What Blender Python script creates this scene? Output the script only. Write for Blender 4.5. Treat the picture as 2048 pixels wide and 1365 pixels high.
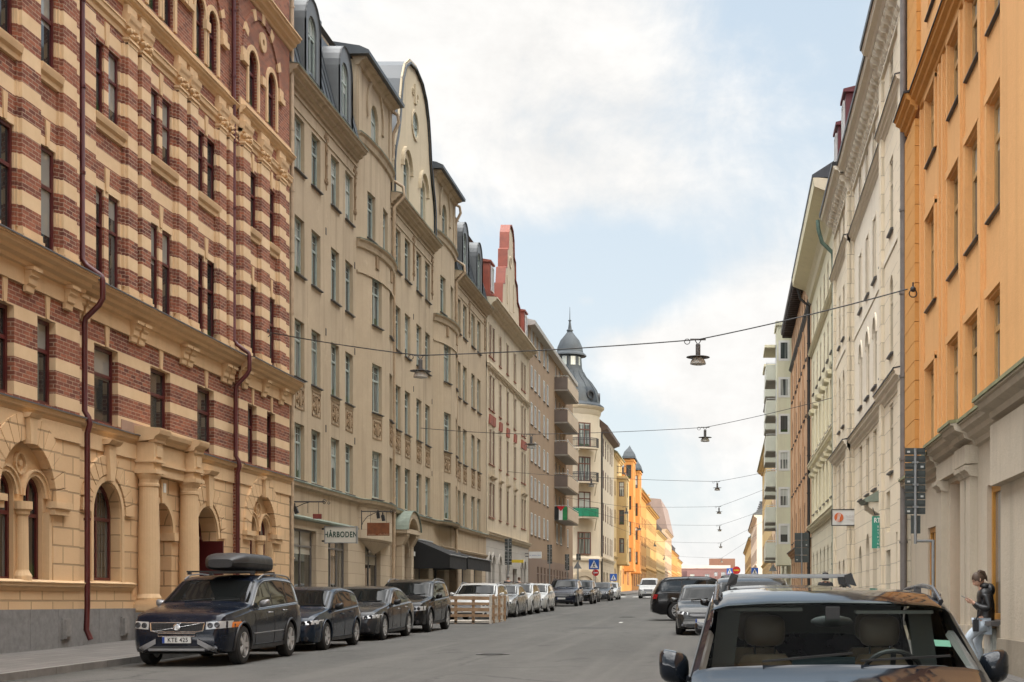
import bpy, bmesh, math, random
from mathutils import Vector, Matrix
R = math.radians
random.seed(7)
for o in list(bpy.data.objects): bpy.data.objects.remove(o)
S = bpy.context.scene; COL = S.collection
# ---------------------------------------------------------------- camera, sky, sun, exposure
FPX, VX, VY, EYE, SL = 2844.4, 1452.0, 1205.0, 1.57, .0148
cd = bpy.data.cameras.new('camera'); cam = bpy.data.objects.new('camera', cd); COL.objects.link(cam)
cam.location = (0, 0, EYE); cam.rotation_euler = (R(90), 0, 0)
cd.lens = 50; cd.sensor_width = 36; cd.shift_x = -(VX-1024)/2048; cd.shift_y = (VY-682.5)/2048
cd.clip_start = .1; cd.clip_end = 6000
S.camera = cam
S.view_settings.view_transform = 'Standard'; S.view_settings.look = 'None'
S.view_settings.gamma = 1; S.view_settings.exposure = 1.14
S.render.engine = 'CYCLES'
S.cycles.max_bounces = 8; S.cycles.diffuse_bounces = 4; S.cycles.glossy_bounces = 4
S.cycles.transmission_bounces = 6; S.cycles.transparent_max_bounces = 8
S.cycles.caustics_reflective = False; S.cycles.caustics_refractive = False
S.cycles.sample_clamp_indirect = 6

SUN_EL, SUN_AZ = 13.0, 62.0        # azimuth: degrees off the street axis, sun stands behind the camera to the right
sd = Vector((math.cos(R(SUN_EL))*math.sin(R(SUN_AZ)), -math.cos(R(SUN_EL))*math.cos(R(SUN_AZ)), math.sin(R(SUN_EL))))
sl = bpy.data.lights.new('sun', 'SUN'); sl.energy = 2.0; sl.angle = R(.5); sl.color = (1, .86, .66)
so = bpy.data.objects.new('sun', sl); COL.objects.link(so)
so.rotation_euler = sd.to_track_quat('Z', 'Y').to_euler(); so.location = (40, -40, 60)

class NT:
    """small node-tree helper"""
    def __init__(s, tree): s.t = tree; s.n = tree.nodes; s.l = tree.links
    def new(s, typ, **kw):
        n = s.n.new(typ)
        for k, v in kw.items(): setattr(n, k, v)
        return n
    def put(s, n, i, v):
        if v is None: return
        if hasattr(v, 'is_linked') or hasattr(v, 'links'): s.l.new(v, n.inputs[i])
        else:
            d = n.inputs[i]
            if hasattr(d.default_value, '__len__') and not hasattr(v, '__len__'): v = [v]*len(d.default_value)
            if hasattr(d.default_value, '__len__') and len(d.default_value) == 4 and len(v) == 3: v = (*v, 1)
            d.default_value = v
    def m(s, op, a, b=None, c=None, clamp=False):
        n = s.new('ShaderNodeMath', operation=op, use_clamp=clamp)
        s.put(n, 0, a); s.put(n, 1, b); s.put(n, 2, c)
        return n.outputs[0]
    def vm(s, op, a, b=None, scale=None):
        n = s.new('ShaderNodeVectorMath', operation=op); s.put(n, 0, a); s.put(n, 1, b)
        if scale is not None: s.put(n, 'Scale', scale)
        return n.outputs['Value'] if op in ('DISTANCE', 'LENGTH', 'DOT_PRODUCT') else n.outputs[0]
    def mix(s, f, a, b, blend='MIX'):
        n = s.new('ShaderNodeMix', data_type='RGBA', blend_type=blend)
        s.put(n, 0, f); s.put(n, 6, a); s.put(n, 7, b)
        return n.outputs[2]
    def noise(s, vec, scale, detail=4, rough=.55, dist=0):
        n = s.new('ShaderNodeTexNoise'); s.put(n, 'Vector', vec); s.put(n, 'Scale', scale)
        s.put(n, 'Detail', detail); s.put(n, 'Roughness', rough); s.put(n, 'Distortion', dist)
        return n.outputs['Fac']
    def rng(s, v, a, b, c=0., d=1., smooth=False):
        n = s.new('ShaderNodeMapRange'); n.interpolation_type = 'SMOOTHSTEP' if smooth else 'LINEAR'
        for i, x in enumerate((v, a, b, c, d)): s.put(n, i, x)
        return n.outputs[0]
    def sep(s, v):
        n = s.new('ShaderNodeSeparateXYZ'); s.put(n, 0, v); return n.outputs
    def comb(s, x, y, z):
        n = s.new('ShaderNodeCombineXYZ'); s.put(n, 0, x); s.put(n, 1, y); s.put(n, 2, z); return n.outputs[0]
    def scl(s, v, xyz): return s.vm('MULTIPLY', v, xyz)

W = bpy.data.worlds.new('World'); S.world = W; W.use_nodes = True
w = NT(W.node_tree); w.n.clear()
out = w.new('ShaderNodeOutputWorld'); bg = w.new('ShaderNodeBackground')
sky = w.new('ShaderNodeTexSky', sky_type='NISHITA'); sky.sun_disc = False
sky.sun_elevation = R(SUN_EL); sky.sun_rotation = math.atan2(sd.x, sd.y); sky.air_density = 1.0; sky.dust_density = 1.5
dirv = w.new('ShaderNodeTexCoord').outputs['Generated']
dx, dy, dz = w.sep(dirv)
def pxdir(x, y): return Vector(((x-VX)/FPX, 1, (VY-y)/FPX)).normalized()
# cloud cover: noise plus wide banks and clear patches, each a direction in the sky
flat = w.scl(dirv, (1, 1, 1.9))
n1 = w.noise(w.vm('ADD', flat, w.scl(dirv, (.9, 0, -.35))), 4.6, 9, .62, .5)
n2 = w.noise(w.vm('ADD', flat, (3.1, .7, 1.9)), 15.0, 7, .62, .2)
cov = w.m('ADD', w.m('MULTIPLY', n1, .80), w.m('MULTIPLY', n2, .30))
def blob(x, y, rad, amt, squash=1.0):
    global cov
    d = w.vm('DISTANCE', w.scl(dirv, (1, 1, squash)), tuple(Vector(pxdir(x, y))*Vector((1, 1, 1)) if squash == 1 else Vector((pxdir(x, y).x, pxdir(x, y).y, pxdir(x, y).z*squash))))
    g = w.rng(d, 0, rad, amt, 0, smooth=True)
    cov = w.m('ADD', cov, g)
blob(1020, 110, .20, .25); blob(830, 40, .16, .16); blob(1300, 250, .16, .13, 1.6); blob(1180, 380, .12, .12, 2.4)
blob(1385, 730, .08, .36, 1.3); blob(1530, 640, .09, .40); blob(1480, 850, .10, .30, 1.6); blob(1240, 690, .055, .22, 1.6)
blob(1170, 600, .022, .36, 2.0); blob(1250, 550, .075, -.30, 1.3); blob(1060, 560, .06, -.24); blob(1560, 60, .13, -.14); blob(1480, 520, .06, -.10)
blob(1300, 860, .05, -.10, 1.3); blob(1480, 400, .10, .04, 2.4); blob(1330, 10, .10, .08)
low = w.rng(dz, .0, .10, .34, 0, smooth=True)
cov = w.m('ADD', cov, low)
over = w.rng(dz, .5, .9, 0, .22, smooth=True)
cov = w.m('ADD', cov, over)
mask = w.rng(cov, .50, .92, 0, 1, smooth=True)
# clouds overhead, behind and beside the view get added brightness to light the facades
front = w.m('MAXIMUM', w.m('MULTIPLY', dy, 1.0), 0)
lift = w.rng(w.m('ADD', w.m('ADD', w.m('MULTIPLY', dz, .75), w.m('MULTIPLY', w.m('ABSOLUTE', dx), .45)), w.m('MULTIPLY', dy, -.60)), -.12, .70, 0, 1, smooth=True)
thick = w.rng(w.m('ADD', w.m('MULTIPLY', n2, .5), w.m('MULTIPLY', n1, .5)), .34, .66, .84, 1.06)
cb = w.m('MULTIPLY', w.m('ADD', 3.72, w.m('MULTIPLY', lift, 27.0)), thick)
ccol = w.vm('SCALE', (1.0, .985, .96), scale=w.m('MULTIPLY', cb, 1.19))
hz = w.rng(dz, 0, .42, 0, 1)
pale = w.mix(hz, (3.75, 4.0, 4.12), (2.85, 3.38, 3.92))
base = w.mix(.86, sky.outputs[0], pale)
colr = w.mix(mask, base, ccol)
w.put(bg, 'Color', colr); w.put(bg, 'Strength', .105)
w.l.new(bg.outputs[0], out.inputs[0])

# ---------------------------------------------------------------- helpers
def gz(y): return SL*y
class MB:
    def __init__(s): s.v = []; s.f = []; s.mi = []; s.cur = 0
    def poly(s, pts):
        i = len(s.v); s.v += [tuple(p) for p in pts]; s.f.append(list(range(i, i+len(pts)))); s.mi.append(s.cur)
    def mesh(s, vs, fs):
        i = len(s.v); s.v += [tuple(p) for p in vs]
        for f in fs: s.f.append([i+k for k in f]); s.mi.append(s.cur)
    def box(s, x0, x1, y0, y1, z0, z1):
        s.mesh([(x, y, z) for x in (x0, x1) for y in (y0, y1) for z in (z0, z1)],
               [(0, 1, 3, 2), (4, 6, 7, 5), (0, 4, 5, 1), (2, 3, 7, 6), (0, 2, 6, 4), (1, 5, 7, 3)])
    def bar(s, a, b, w, h=None, up=(0, 0, 1)):
        """rectangular bar from a to b"""
        a = Vector(a); b = Vector(b); h = h or w; d = (b-a).normalized(); u = Vector(up)
        if abs(d.dot(u)) > .98: u = Vector((1, 0, 0))
        r = d.cross(u).normalized()*w/2; t = r.cross(d).normalized()*h/2
        vs = [p+i*r+j*t for p in (a, b) for i, j in ((-1, -1), (1, -1), (1, 1), (-1, 1))]
        s.mesh(vs, [(0, 1, 2, 3), (7, 6, 5, 4), (0, 4, 5, 1), (1, 5, 6, 2), (2, 6, 7, 3), (3, 7, 4, 0)])
    def tube(s, path, r, n=8, caps=True):
        path = [Vector(p) for p in path]; rs = r if hasattr(r, '__len__') else [r]*len(path)
        vs = []; fs = []; prev = None
        for i, p in enumerate(path):
            d = (path[min(i+1, len(path)-1)]-path[max(i-1, 0)]).normalized()
            if prev is None:
                u = Vector((0, 0, 1)) if abs(d.z) < .9 else Vector((1, 0, 0))
                a = d.cross(u).normalized()
            else:
                a = (prev-d*prev.dot(d)).normalized()
            prev = a; b = d.cross(a)
            vs += [p+(a*math.cos(2*math.pi*k/n)+b*math.sin(2*math.pi*k/n))*rs[i] for k in range(n)]
        for i in range(len(path)-1):
            for k in range(n):
                k2 = (k+1) % n; fs.append((i*n+k, i*n+k2, (i+1)*n+k2, (i+1)*n+k))
        if caps: fs.append(tuple(range(n))[::-1]); fs.append(tuple(range((len(path)-1)*n, len(path)*n)))
        s.mesh(vs, fs)
    def lathe(s, prof, c, n=24, axis='z', caps=True):
        c = Vector(c); vs = []; fs = []
        for r, h in prof:
            for k in range(n):
                a = 2*math.pi*k/n; q = (r*math.cos(a), r*math.sin(a), h)
                if axis == 'x': q = (q[2], q[0], q[1])
                if axis == 'y': q = (q[0], q[2], q[1])
                vs.append(c+Vector(q))
        for i in range(len(prof)-1):
            for k in range(n):
                k2 = (k+1) % n; fs.append((i*n+k, i*n+k2, (i+1)*n+k2, (i+1)*n+k))
        if caps and prof[0][0] > 1e-4: fs.append(tuple(range(n))[::-1])
        if caps and prof[-1][0] > 1e-4: fs.append(tuple(range((len(prof)-1)*n, len(prof)*n)))
        s.mesh(vs, fs)
    def ball(s, c, rx, ry=None, rz=None, n=12):
        ry = ry or rx; rz = rz or rx; vs = []; fs = []; m = max(5, n//2+1)
        for i in range(m+1):
            t = math.pi*i/m
            for k in range(n):
                a = 2*math.pi*k/n
                vs.append((c[0]+rx*math.sin(t)*math.cos(a), c[1]+ry*math.sin(t)*math.sin(a), c[2]+rz*math.cos(t)))
        for i in range(m):
            for k in range(n):
                k2 = (k+1) % n; fs.append((i*n+k, (i+1)*n+k, (i+1)*n+k2, i*n+k2))
        s.mesh(vs, fs)
    def me(s, name, mats, off=(0, 0, 0), smooth=False):
        me = bpy.data.meshes.new(name); o = Vector(off)
        me.from_pydata([Vector(p)-o for p in s.v], [], s.f)
        for m in (mats if isinstance(mats, (list, tuple)) else [mats]): me.materials.append(m)
        bm = bmesh.new(); bm.from_mesh(me)
        for f, k in zip(bm.faces, s.mi): f.material_index = k
        bmesh.ops.remove_doubles(bm, verts=bm.verts, dist=.0004)
        bmesh.ops.recalc_face_normals(bm, faces=bm.faces)
        if smooth:
            for f in bm.faces: f.smooth = True
            for e in bm.edges:
                if len(e.link_faces) == 2 and e.calc_face_angle(0) > R(smooth if smooth is not True else 38): e.smooth = False
        bm.to_mesh(me); bm.free(); me.update()
        return me
    def build(s, name, mats, parent=None, smooth=False, loc=None):
        """one linked mesh object; vertices were given in world space (or, with a parent, in world space too)"""
        org = Vector(loc) if loc is not None else Vector((0, 0, 0))
        if parent is not None: wl = wloc(parent)
        me = s.me(name, mats, org if parent is None else (loc if loc is not None else wl), smooth)
        o = bpy.data.objects.new(name, me); COL.objects.link(o)
        if parent is None: o.location = org
        else:
            o.parent = parent
            o.location = (Vector(loc)-wl) if loc is not None else (0, 0, 0)
        return o
def wloc(o):
    v = Vector(o.location)
    while o.parent is not None: o = o.parent; v += Vector(o.location)
    return v
def put(name, me, loc, parent):
    """link an object that shares mesh data; loc in world space"""
    o = bpy.data.objects.new(name, me); COL.objects.link(o); o.parent = parent
    o.location = Vector(loc)-wloc(parent); return o
def tag(o, label, cat, group=None, kind=None):
    if label: o['label'] = label
    if cat: o['category'] = cat
    if group: o['group'] = group
    if kind: o['kind'] = kind
    return o
def thing(name, label, cat, loc=(0, 0, 0), rz=0, group=None):
    o = bpy.data.objects.new(name, None); COL.objects.link(o); o.location = loc; o.rotation_euler = (0, 0, rz)
    o.empty_display_size = .3
    return tag(o, label, cat, group)

# ---------------------------------------------------------------- materials
MATS = {}
def mat(name, col=(.5, .5, .5), rough=.6, metal=0, spec=.5, **kw):
    if name in MATS: return MATS[name]
    m = bpy.data.materials.new(name); m.use_nodes = True; MATS[name] = m
    b = m.node_tree.nodes['Principled BSDF']
    b.inputs['Base Color'].default_value = (*col, 1); b.inputs['Roughness'].default_value = rough
    b.inputs['Metallic'].default_value = metal; b.inputs['Specular IOR Level'].default_value = spec
    for k, v in kw.items(): b.inputs[k].default_value = v
    return m
def nodes(name, col=(.5, .5, .5), rough=.6, **kw):
    m = mat(name, col, rough, **kw); t = NT(m.node_tree); b = t.n['Principled BSDF']
    pos = t.new('ShaderNodeNewGeometry').outputs['Position']
    return m, t, b, pos
def bump(t, b, h, dist=.01, strength=.6):
    n = t.new('ShaderNodeBump'); t.put(n, 'Height', h); t.put(n, 'Distance', dist); t.put(n, 'Strength', strength)
    t.l.new(n.outputs[0], b.inputs['Normal'])
def stucco(name, col, var=.10, grain=.5, stain=.16, rough=.85):
    """painted render: mottled, faint rain streaks, soot patches"""
    if name in MATS: return MATS[name]
    m, t, b, pos = nodes(name, col, rough, spec=.25)
    big = t.noise(pos, .35, 5, .6); mid = t.noise(pos, 2.3, 5, .65)
    strk = t.noise(t.scl(pos, (2.4, 2.4, .10)), 1.0, 5, .6)
    c = t.mix(t.rng(big, .3, .7), tuple(x*(1-var) for x in col), tuple(min(1, x*(1+var*.7)) for x in col))
    c = t.mix(t.rng(mid, .45, .75, 0, .35), c, tuple(x*(1-var*1.4) for x in col))
    c = t.mix(t.rng(strk, .52, .78, 0, min(1, stain*2.6)), c, (col[0]*.55, col[1]*.54, col[2]*.52))
    t.put(b, 'Base Color', c)
    fin = t.noise(pos, 9, 4, .75); c = t.mix(t.rng(fin, .40, .70, 0, .28), c, tuple(x*.80 for x in col)); spot = t.noise(t.vm('ADD', pos, (5, 2, 7)), .8, 6, .72)
    c = t.mix(t.rng(spot, .60, .70, 0, stain*1.6, True), c, tuple(min(1, x*1.14) for x in col)); t.put(b, 'Base Color', c)
    bump(t, b, t.m('ADD', t.noise(pos, 22, 5, .7), t.m('MULTIPLY', mid, 1.5)), .014, grain)
    return m
def rustic(name, col, rh, bw, groove=.03, depth=.03, var=.08):
    """render cut into large blocks with real-depth joints (bump)"""
    if name in MATS: return MATS[name]
    m, t, b, pos = nodes(name, col, .85, spec=.25)
    x, y, z = t.sep(pos)
    v = t.comb(t.m('ADD', x, y), z, 0)
    br = t.new('ShaderNodeTexBrick'); t.put(br, 'Vector', v); t.put(br, 'Scale', 1); t.put(br, 'Mortar Size', groove)
    t.put(br, 'Mortar Smooth', .3); t.put(br, 'Brick Width', bw); t.put(br, 'Row Height', rh)
    t.put(br, 'Color1', tuple(min(1, c*(1+var)) for c in col)); t.put(br, 'Color2', tuple(c*(1-var) for c in col))
    t.put(br, 'Mortar', tuple(c*.62 for c in col))
    n = t.noise(pos, .6, 5, .6); f = t.noise(pos, 14, 5, .7)
    c = t.mix(t.rng(n, .35, .7, 0, .3), br.outputs['Color'], tuple(q*.78 for q in col))
    t.put(b, 'Base Color', c)
    bump(t, b, t.m('ADD', t.m('MULTIPLY', br.outputs['Fac'], -1), t.m('MULTIPLY', f, .22)), depth, .9)
    return m
def plain(name, col, rough=.5, var=.15, scale=3, metal=0, bmp=0, **kw):
    if name in MATS: return MATS[name]
    m, t, b, pos = nodes(name, col, rough, metal=metal, **kw)
    n = t.noise(pos, scale, 5, .65)
    t.put(b, 'Base Color', t.mix(t.rng(n, .3, .7), tuple(c*(1-var) for c in col), tuple(min(1, c*(1+var)) for c in col)))
    t.put(b, 'Roughness', t.rng(n, .3, .7, max(.02, rough-.08), min(1, rough+.1)))
    if bmp: bump(t, b, t.noise(pos, scale*6, 4, .6), .01, bmp)
    return m
def glass(name, tint=(.018, .022, .022), curtain=(.30, .30, .27), amt=.35, rough=.03):
    """window pane seen from outside: dark room, hanging curtains behind, hard reflection"""
    if name in MATS: return MATS[name]
    m, t, b, pos = nodes(name, tint, rough, spec=.9)
    x, y, z = t.sep(pos)
    rnd = t.new('ShaderNodeObjectInfo').outputs['Random']
    fold = t.noise(t.comb(t.m('MULTIPLY', t.m('ADD', x, y), 9), t.m('MULTIPLY', z, .25), t.m('MULTIPLY', rnd, 50)), 1.0, 3, .5)
    cur = t.m('MULTIPLY', t.rng(fold, .42, .62, 0, 1, True), t.rng(rnd, .2, .85, 0, amt))
    oz = t.sep(t.new('ShaderNodeTexCoord').outputs['Object'])[2]
    r2 = t.m('FRACT', t.m('MULTIPLY', rnd, 17.3)); r3 = t.m('FRACT', t.m('MULTIPLY', rnd, 41.7))
    blind = t.m('MULTIPLY', t.m('GREATER_THAN', oz, t.m('ADD', .35, t.m('MULTIPLY', r2, 2.6))), t.m('GREATER_THAN', r3, .35))
    plant = t.m('MULTIPLY', t.m('LESS_THAN', t.m('ADD', oz, t.m('MULTIPLY', t.noise(pos, 7, 3, .6), .35)), .52), t.m('GREATER_THAN', r2, .72))
    cc = t.mix(t.m('MULTIPLY', blind, .75), t.mix(cur, tint, curtain), tuple(min(1, q*1.15) for q in curtain)); cc = t.mix(plant, cc, (.03, .06, .025))
    t.put(b, 'Base Color', cc)
    bump(t, b, t.noise(pos, 1.3, 2, .5), .004, .25)
    return m
# ---------------------------------------------------------------- facade kit
class Fa:
    """facade frame: u along the wall, z up, d outwards"""
    def __init__(s, ox, oy, ux, uy, nx, ny):
        s.O = Vector((ox, oy, 0)); s.U = Vector((ux, uy, 0)); s.N = Vector((nx, ny, 0)); s.key = (round(ux, 3), round(uy, 3), round(nx, 3), round(ny, 3))
    def P(s, u, z, d=0): return s.O+s.U*u+s.N*d+Vector((0, 0, z))
    def box(s, mb, u0, u1, z0, z1, d0, d1):
        mb.mesh([s.P(u, z, d) for u in (u0, u1) for d in (d0, d1) for z in (z0, z1)],
                [(0, 1, 3, 2), (4, 6, 7, 5), (0, 4, 5, 1), (2, 3, 7, 6), (0, 2, 6, 4), (1, 5, 7, 3)])
    def prof(s, mb, u0, u1, pts, caps=True):
        """profile of (d,z) points swept along u"""
        n = len(pts); vs = [s.P(u, z, d) for u in (u0, u1) for d, z in pts]
        fs = [(i, i+1, n+i+1, n+i) for i in range(n-1)]
        if caps: fs += [tuple(range(n)), tuple(range(n, 2*n))[::-1], (0, n, 2*n-1, n-1)]
        mb.mesh(vs, fs)
    def ring(s, mb, uc, zc, r0, r1, d0, d1, a0=0, a1=180, n=12, ez=1.0, gap=0):
        """arch ring; with gap the voussoirs stand apart"""
        for i in range(n):
            b0 = R(a0+(a1-a0)*i/n+(gap if gap else 0)); b1 = R(a0+(a1-a0)*(i+1)/n-(gap if gap else 0))
            q = [(uc+r*math.cos(b), zc+r*ez*math.sin(b)) for r, b in ((r0, b0), (r1, b0), (r1, b1), (r0, b1))]
            vs = [s.P(u, z, d) for d in (d0, d1) for u, z in q]
            fs = [(4, 5, 6, 7), (0, 1, 5, 4), (2, 3, 7, 6), (1, 2, 6, 5), (3, 0, 4, 7)]
            mb.mesh(vs, fs)
    def slab(s, mb, pts, d0, d1):
        """closed outline of (u,z) points given thickness d0..d1"""
        n = len(pts)
        mb.poly([s.P(u, z, d1) for u, z in pts]); mb.poly([s.P(u, z, d0) for u, z in pts][::-1])
        for i in range(n):
            a, b = pts[i], pts[(i+1) % n]
            mb.poly([s.P(*a, d0), s.P(*b, d0), s.P(*b, d1), s.P(*a, d1)])
def Left(X=-14.7): return Fa(X, 0, 0, 1, 1, 0)
def Right(X=4.6): return Fa(X, 0, 0, 1, -1, 0)

class Op:
    def __init__(s, u0, u1, z0, z1, rise=0, dep=.22): s.u0, s.u1, s.z0, s.z1, s.rise, s.dep = u0, u1, z0, z1, rise, dep
    def arch(s, n=12):
        """points of the arched head from right spring to left spring"""
        uc = (s.u0+s.u1)/2; a = (s.u1-s.u0)/2; zs = s.z1-s.rise
        return [(uc+a*math.cos(math.pi*i/n), zs+s.rise*math.sin(math.pi*i/n)) for i in range(n+1)]
def wall(fa, mb, u0, u1, z0, z1, ops=(), d=0.0):
    """wall sheet with openings and their reveals"""
    ops = [o for o in ops if o.u1 > u0 and o.u0 < u1 and o.z1 > z0 and o.z0 < z1]
    us = sorted({u0, u1, *[min(max(x, u0), u1) for o in ops for x in (o.u0, o.u1)]})
    zs = sorted({z0, z1, *[min(max(x, z0), z1) for o in ops for x in (o.z0, o.z1)]})
    for i in range(len(us)-1):
        um = (us[i]+us[i+1])/2; run = None
        for k in range(len(zs)-1):
            zm = (zs[k]+zs[k+1])/2
            hole = any(o.u0 < um < o.u1 and o.z0 < zm < o.z1 for o in ops)
            if not hole: mb.poly([fa.P(us[i], zs[k], d), fa.P(us[i+1], zs[k], d), fa.P(us[i+1], zs[k+1], d), fa.P(us[i], zs[k+1], d)])
    for o in ops:
        e = d-o.dep
        q = [(o.u0, o.z0), (o.u1, o.z0)]
        if o.rise:
            ar = o.arch(); q += ar
            for a, b in zip(ar[:-1], ar[1:]):
                mb.poly([fa.P(*a, d), fa.P(*b, d), fa.P(b[0], o.z1, d), fa.P(a[0], o.z1, d)])
        else: q += [(o.u1, o.z1), (o.u0, o.z1)]
        for a, b in zip(q, q[1:]+q[:1]):
            if (Vector(a)-Vector(b)).length > 1e-5: mb.poly([fa.P(*a, d), fa.P(*b, d), fa.P(*b, e), fa.P(*a, e)])
WC = {}
def window(fa, o, par, fm, gm, d=0.0, fw=.08, mull=1, trans=.68, bars=0, sill=None, name='window', pane=True, sub=True, thick=.07):
    """window set back in opening o: frame mesh > pane, sill; meshes shared between equal windows"""
    w_, h = o.u1-o.u0, o.z1-o.z0
    key = (fa.key, round(w_, 2), round(h, 2), round(o.rise, 2), fm.name, gm.name, fw, mull, trans, bars, round(o.dep, 2), sill[0].name if sill else None)
    uc = (o.u0+o.u1)/2
    if key not in WC:
        f0 = Fa(0, 0, fa.U.x, fa.U.y, fa.N.x, fa.N.y); a = w_/2; zs = h-o.rise
        fr = MB(); B = lambda *q: f0.box(fr, *q)
        B(-a, -a+fw, 0, zs, 0, thick); B(a-fw, a, 0, zs, 0, thick); B(-a+fw, a-fw, 0, fw, 0, thick)
        if o.rise: f0.ring(fr, 0, zs, a-fw, a, 0, thick, ez=o.rise/a)
        else: B(-a+fw, a-fw, h-fw, h, 0, thick)
        zt = fw+(h-fw)*trans if trans else h-fw
        if trans: B(-a+fw, a-fw, zt-fw*.5, zt+fw*.5, 0, thick*.93)
        for k in range(mull):
            x = -a+w_*(k+1)/(mull+1); top = (h-fw*.8) if not o.rise else zs+o.rise*.9
            B(x-fw*.42, x+fw*.42, fw, top, 0, thick*.86)
        for k in range(bars):
            z = zt+(h-zt)*(k+1)/(bars+1); B(-a+fw, a-fw, z-.014, z+.014, 0, thick*.6)
        fme = fr.me(name, fm)
        pn = MB(); q = [(-a+.01, .01), (a-.01, .01)]
        q += [(x*.99, z*1.0-.01) for x, z in Op(-a, a, 0, h, o.rise).arch()] if o.rise else [(a-.01, h-.01), (-a+.01, h-.01)]
        pn.poly([f0.P(x, z, thick*.35) for x, z in q]); pme = pn.me('pane', gm)
        sme = None
        if sill:
            sm = MB(); dd = o.dep+(sill[2] if len(sill) > 2 else .09)
            f0.prof(sm, -a-.07, a+.07, [(.0, -.0), (dd, -.035), (dd, -.035-sill[1]), (o.dep+.002, -.05-sill[1]), (o.dep+.002, -.02), (0, -.02)]); sme = sm.me('sill', sill[0])
        WC[key] = (fme, pme, sme)
    fme, pme, sme = WC[key]
    p = fa.P(uc, o.z0, d-o.dep)
    wo = put(name, fme, p, par)
    if pane: put('pane', pme, p, wo)
    if sme: put('sill', sme, p, wo)
    return wo
def cornice(fa, mb, u0, u1, z, h, d, base=0, steps=3):
    """stepped moulding growing outwards to depth d; z is its top"""
    pts = [(base, z-h)]
    for k in range(steps):
        t0 = (k+.35)/steps; t1 = (k+1)/steps
        pts += [(base+(d-base)*(k+.55)/steps, z-h+h*.9*k/steps+h*.05), (base+(d-base)*(k+.7)/steps, z-h+h*.9*(k+.8)/steps)]
    pts += [(d, z-h*.16), (d, z-.02), (base, z+.03)]
    fa.prof(mb, u0, u1, pts)
def bld(name, label, loc, group=None, cat='building'): return thing(name, label, cat, loc, 0, group)
def pipe(name, label, path, r, m, cat='drainpipe', n=10, rings=True):
    mb = MB(); mb.tube(path, r, n)
    if rings:
        for a, b in zip(path[:-1], path[1:]):
            a, b = Vector(a), Vector(b)
            if abs((b-a).normalized().z) > .95 and (b-a).length > 2.5:
                k = int((b-a).length/1.9)
                for i in range(1, k): c = a.lerp(b, i/k); mb.tube([c-Vector((0, 0, .03)), c+Vector((0, 0, .03))], r*1.28, n)
    o = mb.build(name, m, smooth=True, loc=path[-1]); tag(o, label, cat); return o
def textmesh(s, size, extr=.004, align='CENTER', spacing=1.0, sx=1.0, bold=0):
    cu = bpy.data.curves.new('lettering', 'FONT'); cu.body = s; cu.size = size; cu.extrude = extr; cu.align_x = align; cu.align_y = 'CENTER'
    cu.space_character = spacing; cu.offset = bold
    o = bpy.data.objects.new('lettering', cu); COL.objects.link(o); bpy.context.view_layer.update()
    me = bpy.data.meshes.new_from_object(o.evaluated_get(bpy.context.evaluated_depsgraph_get()))
    bpy.data.objects.remove(o); bpy.data.curves.remove(cu)
    if sx != 1:
        for v in me.vertices: v.co.x *= sx
    return me
def text(s, size, loc, m, par, rot=(90, 0, 0), name='lettering', **kw):
    me = textmesh(s, size, **kw); me.materials.append(m)
    M = Matrix.Rotation(R(rot[2]), 4, 'Z') @ Matrix.Rotation(R(rot[0]), 4, 'X') @ Matrix.Rotation(R(rot[1]), 4, 'Z'); me.transform(M)
    o = bpy.data.objects.new(name, me); COL.objects.link(o)
    if par is None: o.location = loc
    else: o.parent = par; o.location = Vector(loc)-wloc(par)
    return o

# ---------------------------------------------------------------- ground
def strip(name, x0, x1, ys, dz, m, kind='structure', flat_after=None):
    mb = MB()
    for a, b in zip(ys[:-1], ys[1:]):
        mb.poly([(x0, a, gz(a)+dz), (x1, a, gz(a)+dz), (x1, b, gz(b)+dz), (x0, b, gz(b)+dz)])
    o = mb.build(name, m); o['kind'] = kind; return o
m, t, b, pos = nodes('asphalt', (.1, .1, .1), .88, spec=.3)
big = t.noise(t.scl(pos, (.9, .28, 1)), .5, 6, .65); mid = t.noise(pos, 3.2, 5, .7); fine = t.noise(pos, 85, 3, .8); med = t.noise(pos, 28, 4, .75)
c = t.mix(t.rng(big, .32, .68), (.050, .0495, .0465), (.092, .089, .082))
c = t.mix(t.rng(mid, .5, .75, 0, .6), c, (.112, .108, .099))
c = t.mix(t.rng(fine, .45, .75, 0, .75), c, (.19, .182, .17)); c = t.mix(t.rng(med, .55, .8, 0, .5), c, (.032, .032, .031)); c = t.mix(t.rng(t.noise(t.scl(pos, (1.2, .5, 1)), .9, 4, .7), .60, .72, 0, .55), c, (.036, .035, .034)); c = t.mix(t.rng(t.noise(t.vm('ADD', pos, (9, 4, 0)), 4.5, 3, .6), .70, .76, 0, .8), c, (.026, .025, .024))
vo = t.new('ShaderNodeTexVoronoi', feature='DISTANCE_TO_EDGE'); t.put(vo, 'Vector', t.vm('ADD', pos, t.scl(t.comb(mid, big, 0), (.7, .7, 0)))); t.put(vo, 'Scale', .22)
crack = t.m('MULTIPLY', t.rng(vo.outputs['Distance'], .0, .012, 1, 0), t.rng(big, .45, .55))
c = t.mix(t.m('MULTIPLY', crack, .7), c, (.03, .03, .03))
px_, py_, pz_ = t.sep(pos); gut = t.m('MULTIPLY', t.rng(t.m('ADD', px_, t.m('MULTIPLY', mid, .5)), -11.1, -10.35, 1, 0, True), .6); c = t.mix(gut, c, (.045, .042, .036))
lane = t.noise(t.comb(t.m('MULTIPLY', px_, .9), t.m('MULTIPLY', py_, .02), 0), 1.0, 3, .6); c = t.mix(t.rng(lane, .50, .66, 0, .45, True), c, (.125, .12, .11))
t.put(b, 'Base Color', c); bump(t, b, t.m('ADD', fine, t.m('MULTIPLY', med, .8)), .008, .8)
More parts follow.
